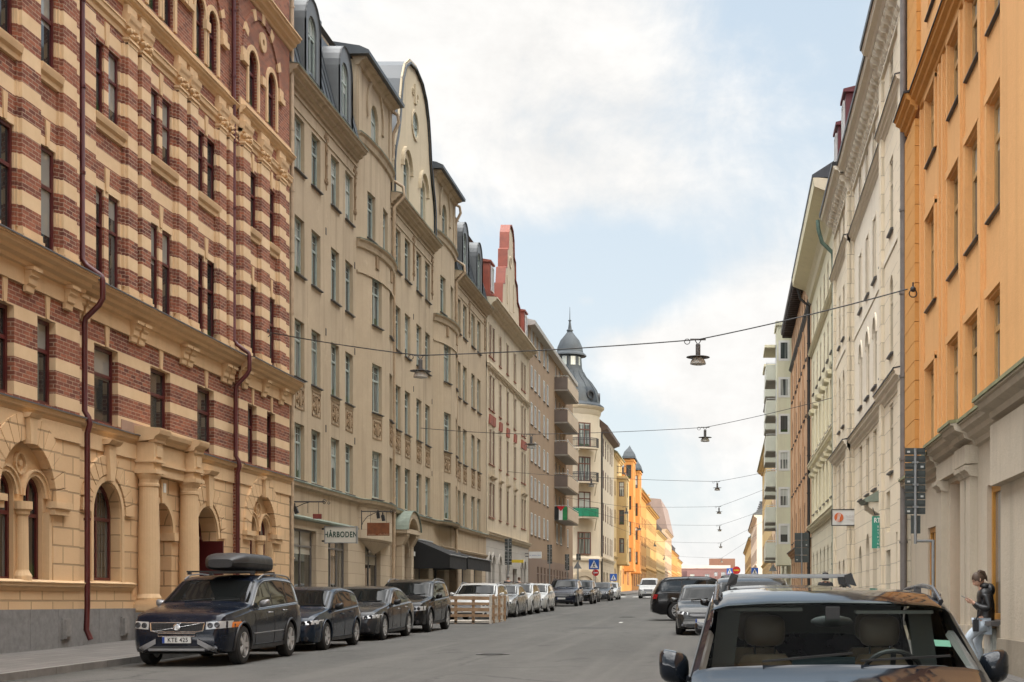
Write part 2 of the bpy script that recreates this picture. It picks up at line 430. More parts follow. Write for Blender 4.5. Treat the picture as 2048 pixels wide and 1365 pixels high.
m, t, b, pos = nodes('paving', (.2, .19, .18), .85, spec=.3)
x, y, z = t.sep(pos); br = t.new('ShaderNodeTexBrick'); t.put(br, 'Vector', t.comb(y, x, 0)); t.put(br, 'Scale', 1); t.put(br, 'Brick Width', .7); t.put(br, 'Row Height', .35); t.put(br, 'Mortar Size', .012)
t.put(br, 'Color1', (.165, .152, .14)); t.put(br, 'Color2', (.12, .112, .104)); t.put(br, 'Mortar', (.06, .057, .053))
c = t.mix(t.rng(t.noise(pos, 1.1, 5, .65), .4, .75, 0, .5), br.outputs['Color'], (.12, .115, .11)); c = t.mix(t.rng(t.noise(pos, 40, 3, .7), .5, .8, 0, .4), c, (.28, .27, .25))
t.put(b, 'Base Color', c); bump(t, b, t.m('MULTIPLY', br.outputs['Fac'], -1), .01, .6)
plain('kerb_stone', (.18, .17, .158), .8, .25, 2.2, bmp=.4)
plain('earth', (.12, .11, .10), .95, .2, .05)
YS = [-60, 0, 40, 80, 120, 180, 260, 360, 460, 560]
mb = MB()
for a, bb in zip([-400]+YS, YS+[3000]):
    za, zb = gz(max(a, -60)), gz(min(bb, 560))
    mb.poly([(-900, a, za-.03), (900, a, za-.03), (900, bb, zb-.03), (-900, bb, zb-.03)])
o = mb.build('ground', MATS['earth']); o['kind'] = 'structure'
strip('road', -11.3, 2.1, YS, 0, MATS['asphalt'])
cs = MB()
for a, bb in ((136.5, 160),):
    cs.poly([(-60, a, gz(a)+.004), (-11.3, a, gz(a)+.004), (-11.3, bb, gz(bb)+.004), (-60, bb, gz(bb)+.004)])
o = cs.build('side_road', MATS['asphalt']); o['kind'] = 'structure'
def pavement(x0, x1, xk, ya, yb):
    ys = [ya]+[q for q in YS if ya < q < yb]+[yb]
    strip('pavement', x0, x1, ys, .12, MATS['paving'])
    mb = MB(); k0, k1 = sorted((xk, xk+(.14 if xk > 0 else -.14)))
    L = 1.0; y = ya
    while y < min(yb, 130):
        e = min(y+L-.012, yb)
        vs = [(x, q, gz(q)+zz) for x in (k0, k1) for q in (y, e) for zz in (-.02, .125)]
        mb.mesh(vs, [(0, 1, 3, 2), (4, 6, 7, 5), (0, 4, 5, 1), (2, 3, 7, 6), (1, 5, 7, 3)]); y += L
    if yb > 130:
        a = max(ya, 130); vs = [(x, q, gz(q)+zz) for x in (k0, k1) for q in (a, yb) for zz in (-.02, .125)]
        mb.mesh(vs, [(0, 1, 3, 2), (4, 6, 7, 5), (0, 4, 5, 1), (2, 3, 7, 6), (1, 5, 7, 3)])
    o = mb.build('kerb', MATS['kerb_stone']); o['kind'] = 'structure'
pavement(-20, -11.44, -11.3, -20, 136.5); pavement(-22, -11.44, -11.3, 160, 560)
pavement(2.24, 7, 2.1, -40, 560)
# painted marks, a drain and patches on the road
white = plain('road_paint', (.62, .61, .58), .8, .25, 6)
mk = MB()
for k in range(9):
    x = -10.6+k*1.3; mk.poly([(x, 140.5, gz(140.5)+.005), (x+.6, 140.5, gz(140.5)+.005), (x+.6, 143.5, gz(143.5)+.005), (x, 143.5, gz(143.5)+.005)])
o = mk.build('crossing_stripes', white); o['kind'] = 'structure'
dark = plain('tar_patch', (.060, .059, .056), .9, .25, 2)
pt = MB()
for x0, x1, y0, y1 in ((-5.2, -3.8, 47, 48.6), (-8.3, -6.5, 66, 67.2), (-5.6, -4.9, 84, 86)):
    pt.poly([(x0, y0, gz(y0)+.004), (x1, y0, gz(y0)+.004), (x1, y1, gz(y1)+.004), (x0, y1, gz(y1)+.004)])
def manhole(lab, x, y):
    q = MB(); q.lathe([(.001, .012), (.29, .012), (.30, .004), (.34, .010), (.36, .010), (.36, -.02)], (x, y, gz(y)), 28)
    for i in range(-2, 3): q.box(x-.22, x+.22, y+i*.09-.02, y+i*.09+.02, gz(y)+.010, gz(y)+.017)
    tag(q.build('manhole_cover', plain('cast_iron', (.045, .043, .04), .5, .3, 9), loc=(x, y, gz(y))), lab, 'manhole cover')
manhole('round cast iron cover in the roadway left of the nearest black crosswise SUV', -4.3, 62); manhole('round cast iron cover in the open roadway in front of the parked cars', -5.0, 30.5)
rs_ = random.Random(11); sm = MB()
for pts in ([(-9+i*.75, 36.5+.3*math.sin(i)+rs_.uniform(-.15, .15)) for i in range(6)], [(-7+i*.7, 52+.2*math.sin(i*1.3)+rs_.uniform(-.1, .1)) for i in range(5)]):
    for (xa, ya), (xb, yb) in zip(pts[:-1], pts[1:]):
        n_ = Vector((-(yb-ya), xb-xa)).normalized()*.018; sm.poly([(xa-n_.x, ya-n_.y, gz(ya)+.006), (xa+n_.x, ya+n_.y, gz(ya)+.006), (xb+n_.x, yb+n_.y, gz(yb)+.006), (xb-n_.x, yb-n_.y, gz(yb)+.006)])
o = sm.build('tar_seams', plain('tar_black', (.024, .024, .023), .92, .3, 5)); o['kind'] = 'structure'
mk2 = MB(); mk2.poly([(-4.05, 53.5, gz(53.5)+.007), (-3.92, 53.5, gz(53.5)+.007), (-3.92, 54.4, gz(54.4)+.007), (-4.05, 54.4, gz(54.4)+.007)]); o = mk2.build('worn_dash', white); o['kind'] = 'structure'
o = pt.build('road_patches', dark); o['kind'] = 'structure'
# ================================================================ left side, first house: striped brick
def brick_striped():
    m, t, b, pos = nodes('striped_brick', (.3, .1, .07), .85, spec=.25)
    x, y, z = t.sep(pos)
    br = t.new('ShaderNodeTexBrick'); t.put(br, 'Vector', t.comb(t.m('ADD', x, y), z, 0)); t.put(br, 'Scale', 1)
    t.put(br, 'Brick Width', .28); t.put(br, 'Row Height', .09); t.put(br, 'Mortar Size', .011); t.put(br, 'Mortar Smooth', .2)
    t.put(br, 'Color1', (.37, .125, .07)); t.put(br, 'Color2', (.125, .044, .036)); t.put(br, 'Mortar', (.42, .31, .22))
    bc = t.mix(t.rng(t.noise(t.scl(pos, (4, 4, 12)), 1.0, 3, .7), .42, .72, 0, .6), br.outputs['Color'], (.15, .06, .045))
    bc = t.mix(t.rng(t.noise(pos, .5, 4, .6), .4, .7, 0, .35), bc, (.42, .17, .10))
    def band(top, per, frac, lo, hi):
        fr = t.m('FRACT', t.m('DIVIDE', t.m('SUBTRACT', top+per*20, z), per))
        s = t.m('LESS_THAN', fr, frac)
        return t.m('MULTIPLY', s, t.m('MULTIPLY', t.m('GREATER_THAN', z, lo), t.m('LESS_THAN', z, hi)))
    mask = t.m('MAXIMUM', band(15.17, .737, .42, 9.0, 15.3), band(7.65, .78, .35, 5.7, 7.66))
    cc = t.mix(t.rng(t.noise(pos, 1.4, 5, .65), .3, .7), (.66, .475, .285), (.76, .57, .36))
    t.put(b, 'Base Color', t.mix(mask, bc, cc))
    h = t.m('ADD', t.m('MULTIPLY', t.m('MULTIPLY', br.outputs['Fac'], -1), t.m('SUBTRACT', 1, mask)), t.m('MULTIPLY', mask, .5))
    bump(t, b, t.m('ADD', h, t.m('MULTIPLY', t.noise(pos, 18, 4, .7), .3)), .012, .8)
    return m
BRK = brick_striped()
CRM = stucco('cream_render', (.69, .485, .285), .10, .4, .12)
RUS = rustic('cream_blocks', (.69, .475, .275), .40, .95, .022, .035)
GRN = plain('grey_granite', (.20, .195, .19), .75, .22, 7, bmp=.3)
OXB = plain('oxblood_paint', (.085, .014, .014), .38, .2, 5)
PANE = glass('pane_reflecting'); 
LEDM = plain('lead_sheet', (.075, .07, .068), .5, .3, 3)
def B1():
    fa = Left(); T = (-14.7, 37.5, gz(37.5))
    root = bld('brick_house', 'red brick house with cream stripes above a blocky cream ground floor, at left edge', T)
    end = 47.3; st = 13.0; rb0, rb1 = 42.4, end; lb0, lb1 = 27.05, 31.95
    cR, cL = 44.5, 29.5; PD = .18
    ax = (33.74, 36.97, 40.19)
    wl = MB(); ru = MB(); cr = MB(); pl = MB()
    wins = []
    def bay(u): return PD if (rb0 <= u <= rb1 or lb0 <= u <= lb1) else 0.0
    # openings: first floor, second and third floor, fourth floor
    ops0 = [Op(c-.65, c+.65, 5.80, 7.62, 0, .21) for c in ax]
    bayo = []
    for c in (cR, cL):
        for s in (-.9, .9):
            bayo += [Op(c+s-.41, c+s+.41, 5.80, 7.62, 0, .21), Op(c+s-.41, c+s+.41, 8.98, 11.3, 0, .12),
                     Op(c+s-.41, c+s+.41, 12.96, 14.75, 0, .12), Op(c+s-.40, c+s+.40, 16.75, 18.45, .40, .14)]
    prs = []
    for c in ax:
        for s in (-.43, .43):
            prs += [Op(c+s-.31, c+s+.31, 8.98, 11.3, 0, .12), Op(c+s-.31, c+s+.31, 12.96, 14.75, 0, .12), Op(c+s*1.15-.34, c+s*1.15+.34, 16.75, 18.45, .34, .14)]
    lft = [Op(c+s-.41, c+s+.41, z0, z1, 0, .36) for c in (24.6, 21.2) for s in (-.45, .45) for z0, z1 in ((5.8, 7.62), (8.98, 11.3), (12.96, 14.75), (16.75, 18.45))]
    top = 22.6
    wall(fa, wl, lb1, rb0, 5.7, top, ops0+prs); wall(fa, wl, rb0, rb1, 5.7, top, bayo, PD); wall(fa, wl, lb0, lb1, 5.7, top, bayo, PD)
    wall(fa, wl, st, lb0, 5.7, top, lft)
    for u in (rb0, rb1, lb0, lb1): wl.poly([fa.P(u, .5, -.3), fa.P(u, .5, PD), fa.P(u, top, PD), fa.P(u, top, -.3)])
    # pilasters between the windows on second and third floor, stripes run across them
    def pil(u0, u1, d0, d): fa.box(wl, u0, u1, 9.25, 15.22, d0, d)
    edges = [32.15]+[x for c in ax for x in (c-.80, c+.80)]+[42.25]
    for a, bb in zip(edges[0::2], edges[1::2]):
        mid = (a+bb)/2
        if bb-a > 1.2:
            w2 = .56
            for s in (-1, 1):
                c = mid+s*.41; pil(c-w2/2, c+w2/2, 0, .13); fa.box(wl, c-w2/2-.09 if s < 0 else c-w2/2+.01, c+w2/2-.01 if s < 0 else c+w2/2+.09, 9.26, 15.21, 0, .07)
                fa.box(cr, c-w2/2-.05, c+w2/2+.05, 8.95, 9.12, 0, .19); fa.box(cr, c-w2/2-.02, c+w2/2+.02, 9.12, 9.26, 0, .16)
                cap(fa, cr, c, w2)
        else: pil(a+.05, bb-.05, 0, .13)
    for c in (cR, cL):
        for u0, u1 in ((c-2.05, c-1.42), (c-.40, c+.40), (c+1.42, c+2.05)):
            pil(u0, u1, PD, PD+.12); fa.box(wl, u0-.07, u1+.07, 9.26, 15.21, PD, PD+.05)
            fa.box(cr, u0-.05, u1+.05, 8.95, 9.12, PD, PD+.18); fa.box(cr, u0-.02, u1+.02, 9.12, 9.26, PD, PD+.15)
            cap(fa, cr, (u0+u1)/2, u1-u0, PD)
    # string courses and cornices (broken forward over the end bays)
    for u0, u1, d in ((st, lb0, 0), (lb0, lb1, PD), (lb1, rb0, 0), (rb0, rb1+.05, PD)):
        e = .04 if d else -.04
        cornice(fa, cr, u0-e*0, u1, 5.72, .24, d+.16, d-.02, 2); fa.box(cr, u0, u1, 5.12, 5.48, d-.02, d+.045)
        fa.box(cr, u0, u1, 8.12, 8.50, d-.02, d+.06); cornice(fa, cr, u0, u1+(.12 if u1 > 47 else 0), 8.90, .42, d+.46, d+.055, 3)
        cornice(fa, cr, u0, u1, 15.72, .36, d+.12, d-.02, 2)
        cornice(fa, cr, u0, u1, 16.42, .32, d+.22, d-.02, 3); cornice(fa, cr, u0, u1+(.1 if u1 > 47 else 0), 20.38, .45, d+.38, d-.02, 3)
        fa.box(cr, u0, u1, 16.42, 16.66, d-.02, d+.05)
        ld = MB()
    # paired scroll brackets under the main cornice
    def console(c, d=0):
        fa.prof(cr, c-.17, c+.17, [(d+.02, 7.98), (d+.085, 8.0), (d+.10, 8.12), (d+.14, 8.16), (d+.15, 8.28), (d+.20, 8.33), (d+.21, 8.50), (d+.02, 8.50)])
        fa.box(cr, c-.2, c+.2, 8.43, 8.5, d, d+.26)
    for c in (ax[0]+1.62, ax[1]+1.62, ax[0]-1.45, ax[2]+1.5):
        for s in (-.23, .23): console(c+s)
    for c in (cR, cL):
        for s in (-1.75, 0, 1.75): console(c+s-.0, PD)
    # sill bands, keystones
    for o in prs+bayo:
        dd = bay((o.u0+o.u1)/2)
        if abs(o.z0-12.96) < .01:
            pass
        if o.z0 > 16:
            uc = (o.u0+o.u1)/2; a = (o.u1-o.u0)/2
            fa.ring(cr, uc, o.z1-o.rise, a+.02, a+.17, dd-.02, dd+.05, n=10)
            for s in (-1, 1): fa.box(cr, uc+s*(a+.02) if s > 0 else uc-a-.17, uc+a+.17 if s > 0 else uc-a-.02, o.z0, o.z1-o.rise, dd-.02, dd+.05)
    for c, d, hw in [(q, 0, .86) for q in ax]+[(cR-.9, PD, .5), (cR+.9, PD, .5), (cL-.9, PD, .5), (cL+.9, PD, .5)]:
        fa.prof(cr, c-hw, c+hw, [(d-.02, 12.62), (d+.06, 12.64), (d+.07, 12.74), (d+.13, 12.80), (d+.16, 12.93), (d+.16, 12.955), (d-.02, 12.96)])
    for c, d, k in [(q, 0, 1.0) for q in ax]+[(cR-.9, PD, .8), (cR+.9, PD, .8), (cL-.9, PD, .8), (cL+.9, PD, .8)]:
        for z0, z1 in ((7.62, 8.12), (11.3, 11.85), (14.75, 15.3)):
            q = [(c-.07*k, z0), (c+.07*k, z0), (c+.12*k, z1), (c-.12*k, z1)]; fa.slab(cr, q, d-.02, d+.035)
    # relieving arches on the fourth floor with cream wedges, imposts and a medallion
    arcs = [(c, 0, 1.22) for c in ax]+[(cR, PD, 1.62), (cL, PD, 1.62)]
    for c, d, r in arcs:
        fa.ring(wl, c, 18.05, r, r+.26, d-.02, d+.05, n=22)
        for a in (28, 62, 90, 118, 152):
            fa.ring(cr, c, 18.05, r-.02, r+.30, d-.02, d+.065, a0=a-4.5, a1=a+4.5, n=1)
        for s in (-1, 1):
            u = c+s*(r+.13); fa.box(cr, u-.24, u+.24, 17.78, 17.95, d-.02, d+.12); fa.box(cr, u-.19, u+.19, 17.95, 18.22, d-.02, d+.075)
        fa.ring(cr, c, 19.08, .10, .30, d-.02, d+.06, 0, 360, 16)
        fa.box(cr, c-.17, c+.17, 17.72, 17.98, d-.02, d+.09)
    # ---------------- ground floor
    g0 = 1.42
    gd = [Op(33.74-.76, 33.74+.76, 2.08, 4.40, .74, .30), Op(36.97-.74, 36.97+.74, .80, 4.15, .74, 1.1), Op(40.19-.85, 40.19+.85, .85, 4.25, .85, .5)]
    tw = [Op(c+s*.62-.42, c+s*.62+.42, 2.02, 4.22, .42, .16) for c in (cR, cL) for s in (-1, 1)]
    wall(fa, ru, lb1, rb0, .3, 5.5, gd); wall(fa, ru, st, lb0, .3, 5.5, [])
    for c, u0, u1 in ((cR, rb0, rb1), (cL, lb0, lb1)):
        big = Op(c-1.2, c+1.2, 1.9, 4.93, 1.2, .16); wall(fa, ru, u0, u1, .3, 5.5, [big], PD)
        wall(fa, cr, c-1.2, c+1.2, 1.9, 4.93, tw, PD-.16)
        fa.ring(ru, c, 3.73, 1.2, 1.76, PD-.02, PD+.07, n=15, gap=.5)
        fa.slab(cr, [(c-.12, 4.85), (c+.12, 4.85), (c+.17, 5.42), (c-.17, 5.42)], PD, PD+.17); fa.prof(cr, c-.24, c+.24, [(PD, 5.36), (PD+.19, 5.40), (PD+.24, 5.48), (PD, 5.5)])
        for s in (-1, 1):
            fa.ring(cr, c+s*.62, 3.80, .44, .54, PD-.17, PD-.10, n=12); fa.ring(cr, c+s*.62, 3.80, .54, .58, PD-.17, PD-.06, n=12)
            u = c+s*1.42
            fa.box(cr, u-.34, u+.34, 3.46, 3.60, PD-.02, PD+.10); fa.box(cr, u-.38, u+.38, 3.60, 3.74, PD-.02, PD+.15)
            fa.box(cr, c+s*1.2-.14, c+s*1.2+.14, 2.05, 3.5, PD-.16, PD-.02)
        fa.ring(cr, c, 4.46, .19, .24, PD-.17, PD-.09, 0, 360, 18); fa.ring(cr, c, 4.46, .0, .07, PD-.17, PD-.10, 0, 360, 12)
        # slim column between the twin windows
        p = fa.P(c, 0, PD-.08)
        cr.lathe([(.19, 1.95), (.19, 2.12), (.145, 2.2), (.13, 2.24), (.115, 3.36), (.15, 3.4), (.15, 3.46), (.2, 3.5), (.2, 3.66)], (p.x, p.y, 0), 16)
        cornice(fa, cr, u0, u1+.03, 2.02, .22, PD+.13, PD-.02, 2)
    cornice(fa, cr, lb1, 35.2, 2.04, .2, .13, -.02, 2); cornice(fa, cr, 41.15, rb0, 2.04, .2, .13, -.02, 2); cornice(fa, cr, st, lb0, 2.04, .2, .13, -.02, 2)
    # arched window and arched door surrounds
    for c, zs, r, kz in ((33.74, 3.66, .78, 5.28), (40.19, 3.40, .87, 5.15)):
        fa.ring(cr, c, zs, r, r+.13, -.02, .05, n=14); fa.ring(ru, c, zs, r+.17, r+.62, -.02, .075, n=13, gap=.9)
        fa.slab(cr, [(c-.12, zs+r), (c+.12, zs+r), (c+.2, kz), (c-.2, kz)], 0, .16); fa.prof(cr, c-.32, c+.32, [(0, kz), (.2, kz+.02), (.28, kz+.12), (0, kz+.14)])
    for s in (-1, 1):
        fa.box(cr, 33.74+s*.84-.06, 33.74+s*.84+.06, 2.05, 3.66, -.02, .05)
    # portal: two columns on pedestals, entablature with blocks broken forward
    pc = 36.97
    for s in (-1, 1):
        u = pc+s*1.33; p = fa.P(u, 0, .24)
        fa.box(cr, u-.33, u+.33, .5, 1.42, 0, .56); fa.box(cr, u-.37, u+.37, 1.36, 1.52, 0, .61); fa.box(cr, u-.30, u+.30, 1.52, 1.62, -.05, .54)
        cr.lathe([(.29, 1.62), (.30, 1.68), (.27, 1.74), (.25, 1.78), (.262, 2.3), (.255, 3.2), (.225, 4.45), (.25, 4.47), (.25, 4.53), (.23, 4.55), (.235, 4.64), (.30, 4.74), (.30, 4.78)], (p.x, p.y, 0), 24)
        fa.box(cr, u-.31, u+.31, 4.78, 4.88, 0, .55); fa.box(cr, u-.26, u+.26, 4.88, 5.06, 0, .46); fa.box(cr, u-.31, u+.31, 5.06, 5.12, 0, .54)
        fa.box(cr, u-.27, u+.27, 5.12, 5.56, 0, .48); fa.box(cr, u-.16, u+.16, 5.2, 5.48, .46, .51)
        for k in range(8): fa.box(cr, u-.29+k*.075, u-.25+k*.075, 5.56, 5.63, .34, .54)
        fa.prof(cr, u-.36, u+.36, [(0, 5.56), (.50, 5.62), (.54, 5.70), (.64, 5.76), (.67, 5.86), (.67, 5.9), (0, 5.96)])
    fa.box(cr, pc-1.05, pc+1.05, 4.80, 5.06, 0, .22); fa.box(cr, pc-1.05, pc+1.05, 5.06, 5.12, 0, .29); fa.box(cr, pc-1.05, pc+1.05, 5.12, 5.58, 0, .24)
    fa.prof(cr, pc-1.0, pc+1.0, [(0, 5.56), (.28, 5.62), (.33, 5.70), (.43, 5.76), (.46, 5.86), (.46, 5.9), (0, 5.96)])
    fa.slab(cr, [(pc-.13, 4.14), (pc+.13, 4.14), (pc+.19, 4.76), (pc-.19, 4.76)], 0, .1)
    fa.ring(cr, pc, 3.41, .74, .90, -.02, .05, n=14)
    for s in (-1, 1): fa.box(cr, pc+s*.84-.14, pc+s*.84+.14, 3.2, 3.41, -.5, .1)
    # plinth of grey stone
    for u0, u1, d in ((st, lb0, .07), (lb0, lb1+.02, PD+.07), (lb1, pc-1.72, .07), (pc+1.72, 39.3, .07), (41.08, rb0, .07), (rb0, rb1, PD+.07)):
        u = u0
        pl = MB(); fa.box(pl, u0, u1, .2, g0-.03, -.02, d-.004)
        while u < u1-.05:
            e = min(u+1.25, u1); fa.box(pl, u, e-.008, .2, g0, -.02, d); u = e
        pl.build('plinth', GRN, root)
    for s in (-1, 1): u = pc+s*1.33; pl = MB(); fa.box(pl, u-.40, u+.40, .2, 1.32, -.02, .64); pl.build('plinth', GRN, root)
    wl.build('brick_wall', BRK, root); ru.build('block_wall', RUS, root); cr.build('mouldings', CRM, root)
    # windows
    for o in ops0: window(fa, o, root, OXB, PANE, 0, .085, 0, .62, sill=(LEDM, .02, .03))
    for o in prs+bayo:
        d = bay((o.u0+o.u1)/2); window(fa, o, root, OXB, PANE, d, .085 if o.u1-o.u0 > .7 else .07, 0, .60 if o.z0 > 12 else .62)
    for o in lft: window(fa, o, root, OXB, PANE, 0, .085, 0, .46)
    for o in tw: window(fa, o, root, OXB, PANE, PD-.16, .08, 1, .62)
    window(fa, gd[0], root, OXB, PANE, 0, .08, 1, .62)
    # entrance door in the portal and open double door in the arch
    dm = MB(); q = gd[1]; fa.slab(dm, [(q.u0, .8), (q.u1, .8)]+q.arch(), -1.12, -1.05); dd = dm.build('door', OXB, root)
    dm = MB(); fa.box(dm, pc-.02, pc+.02, .9, 3.3, -1.05, -1.02); fa.box(dm, pc-.6, pc-.12, 1.0, 3.2, -1.05, -1.03); fa.box(dm, pc+.12, pc+.6, 1.0, 3.2, -1.05, -1.03); dm.build('door_panel', OXB, dd)
    o = gd[2]; top_ = Op(o.u0, o.u1, 3.38, o.z1, .85, .5); fr = window(fa, top_, root, OXB, PANE, 0, .08, 0, 0, name='fanlight')
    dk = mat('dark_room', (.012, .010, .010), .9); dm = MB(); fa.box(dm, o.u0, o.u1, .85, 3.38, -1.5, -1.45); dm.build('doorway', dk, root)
    dm = MB(); fa.box(dm, o.u0, o.u0+.09, .85, 3.38, -.5, -.4); fa.box(dm, o.u1-.09, o.u1, .85, 3.38, -.5, -.4); fa.box(dm, o.u0+.45, o.u0+.55, .85, 3.38, -.5, -.38)
    dm.build('door_frame', OXB, root)
    dm = MB(); dm.bar(fa.P(o.u1-.1, 2.1, -.45), fa.P(o.u1-.25, 2.1, .28), .05, 2.45); dm.build('door_leaf', OXB, root)
    dm = MB(); fa.box(dm, o.u0+.09, o.u0+.45, .9, 3.36, -.47, -.45); dm.build('side_pane', PANE, root)
    # lead flashings on the ledges
    ld = MB()
    for u0, u1, d in ((st, lb0, 0), (lb0, lb1, PD), (lb1, rb0, 0), (rb0, rb1+.06, PD)):
        fa.prof(ld, u0, u1+(.06 if u1 > 47 else 0), [(d, 8.935), (d+.48, 8.905), (d+.485, 8.87), (d+.47, 8.87), (d+.47, 8.89), (d, 8.92)])
        fa.prof(ld, u0, u1, [(d, 5.755), (d+.175, 5.72), (d+.18, 5.69), (d+.17, 5.69), (d, 5.735)])
    ld.build('ledge_flashing', LEDM, root)
    # terracotta apron strip under the middle windows
    for a_, b_ in ((34.55, 36.25), (37.7, 39.5)): tp = MB(); fa.box(tp, a_, b_, 5.76, 6.02, -.01, .025); tp.build('apron_strip', plain('terracotta_strip', (.38, .24, .17), .7, .12, 4), root)
    # vents in plinth
    vm = plain('vent_metal', (.22, .21, .20), .55, .25, 9)
    for u, z in ((31.1, .98), (34.55, .98)):
        v = MB(); d = PD+.07 if u < lb1 else .07; fa.box(v, u-.19, u+.19, z-.22, z+.24, d-.01, d+.05); fa.box(v, u-.13, u+.13, z-.16, z+.18, d+.05, d+.085); fa.box(v, u-.16, u-.13, z-.2, z+.2, d+.05, d+.10); vo = v.build('cellar_hatch', vm, root)
    # number plate above the door
    v = MB(); fa.box(v, pc-.08, pc+.08, 4.42, 4.66, .1, .115); v.build('number_plate', plain('enamel_white', (.7, .7, .66), .4, .1), root)
    # body behind and roof
    bd = MB(); bd.box(-26, -15.6, st, end-.02, .3, 22.4); bd.build('rear_wall', BRK, root)
    rf = MB(); fa.prof(rf, st, end, [(.35, 22.55), (.4, 22.75), (-1.8, 25.4), (-11, 26), (-11, 22.3)]); rf.build('roof', LEDM, root)
    return root
def cap(fa, cr, c, w2, d=0):
    """composite capital with scrolls and rosettes"""
    a = w2/2
    fa.box(cr, c-a, c+a, 15.18, 15.30, d, d+.14); fa.box(cr, c-a-.03, c+a+.03, 15.28, 15.34, d, d+.17)
    for s in (-1, 1):
        p = fa.P(c+s*a*.8, 15.52, d+.15); cr.lathe([(0, -.05), (.06, -.05), (.06, .05), (0, .06)], p, 10, axis='x'); cr.ball(fa.P(c+s*a*.75, 15.40, d+.16), .03, n=6)
    cr.ball(fa.P(c, 15.46, d+.13), .055, n=8); cr.ball(fa.P(c, 15.58, d+.15), .05, n=8)
    fa.prof(cr, c-a-.05, c+a+.05, [(d, 15.60), (d+.15, 15.62), (d+.17, 15.72), (d+.20, 15.78), (d+.22, 15.90), (d, 15.97)])
    fa.box(cr, c-a, c+a, 15.95, 16.16, d, d+.12)
brick_house = B1()
fa = Left()
for y, d in ((32.2, .10), (42.12, .10)):
    X = -14.7+d; lab = 'oxblood drainpipe left of the columned portal on the striped brick house' if y < 35 else 'oxblood drainpipe right of the columned portal on the striped brick house'
    xo = -14.7+.58
    pipe('drainpipe', lab, [(X+.02, y, 23), (X+.02, y, 9.35), (X+.12, y, 9.2), (xo-.02, y+.02, 8.95), (xo, y+.02, 8.85), (xo, y+.02, 8.45), (xo-.08, y+.01, 8.3), (X+.1, y, 8.0), (X+.08, y, 7.85), (X+.08, y, 5.9), (X+.17, y, 5.75), (X+.20, y, 5.6), (X+.14, y, 5.4), (X+.14, y, 1.5), (X+.12, y, .95), (X+.22, y, .72)], .062, OXB)
# ================================================================ left side, second house: beige with bow bays and bell gable
BEI = stucco('beige_render', (.455, .362, .25), .11, .5, .42)
BEID = stucco('beige_relief', (.30, .21, .125), .12, .5, .2)
PALE = stucco('pale_render', (.56, .47, .33), .08, .4, .15)
STN = rustic('beige_stone', (.48, .39, .28), .45, 1.1, .008, .012, .05)
SHEET = plain('grey_sheet_roof', (.055, .062, .068), .42, .2, 1.2, bmp=.2)
SHEETL = plain('light_sheet_roof', (.13, .136, .138), .45, .15, 1.5, bmp=.2)
VERD = plain('verdigris_ledge', (.20, .235, .19), .6, .3, 2.5)
GRNW = plain('grey_green_paint', (.34, .39, .355), .45, .12, 6)
PIPEB = plain('beige_pipe', (.44, .33, .22), .5, .2, 3)
PANE2 = glass('pane_netted', (.045, .055, .055), (.50, .52, .48), .9, .05)
DARK = mat('dark_room', (.012, .010, .010), .9)
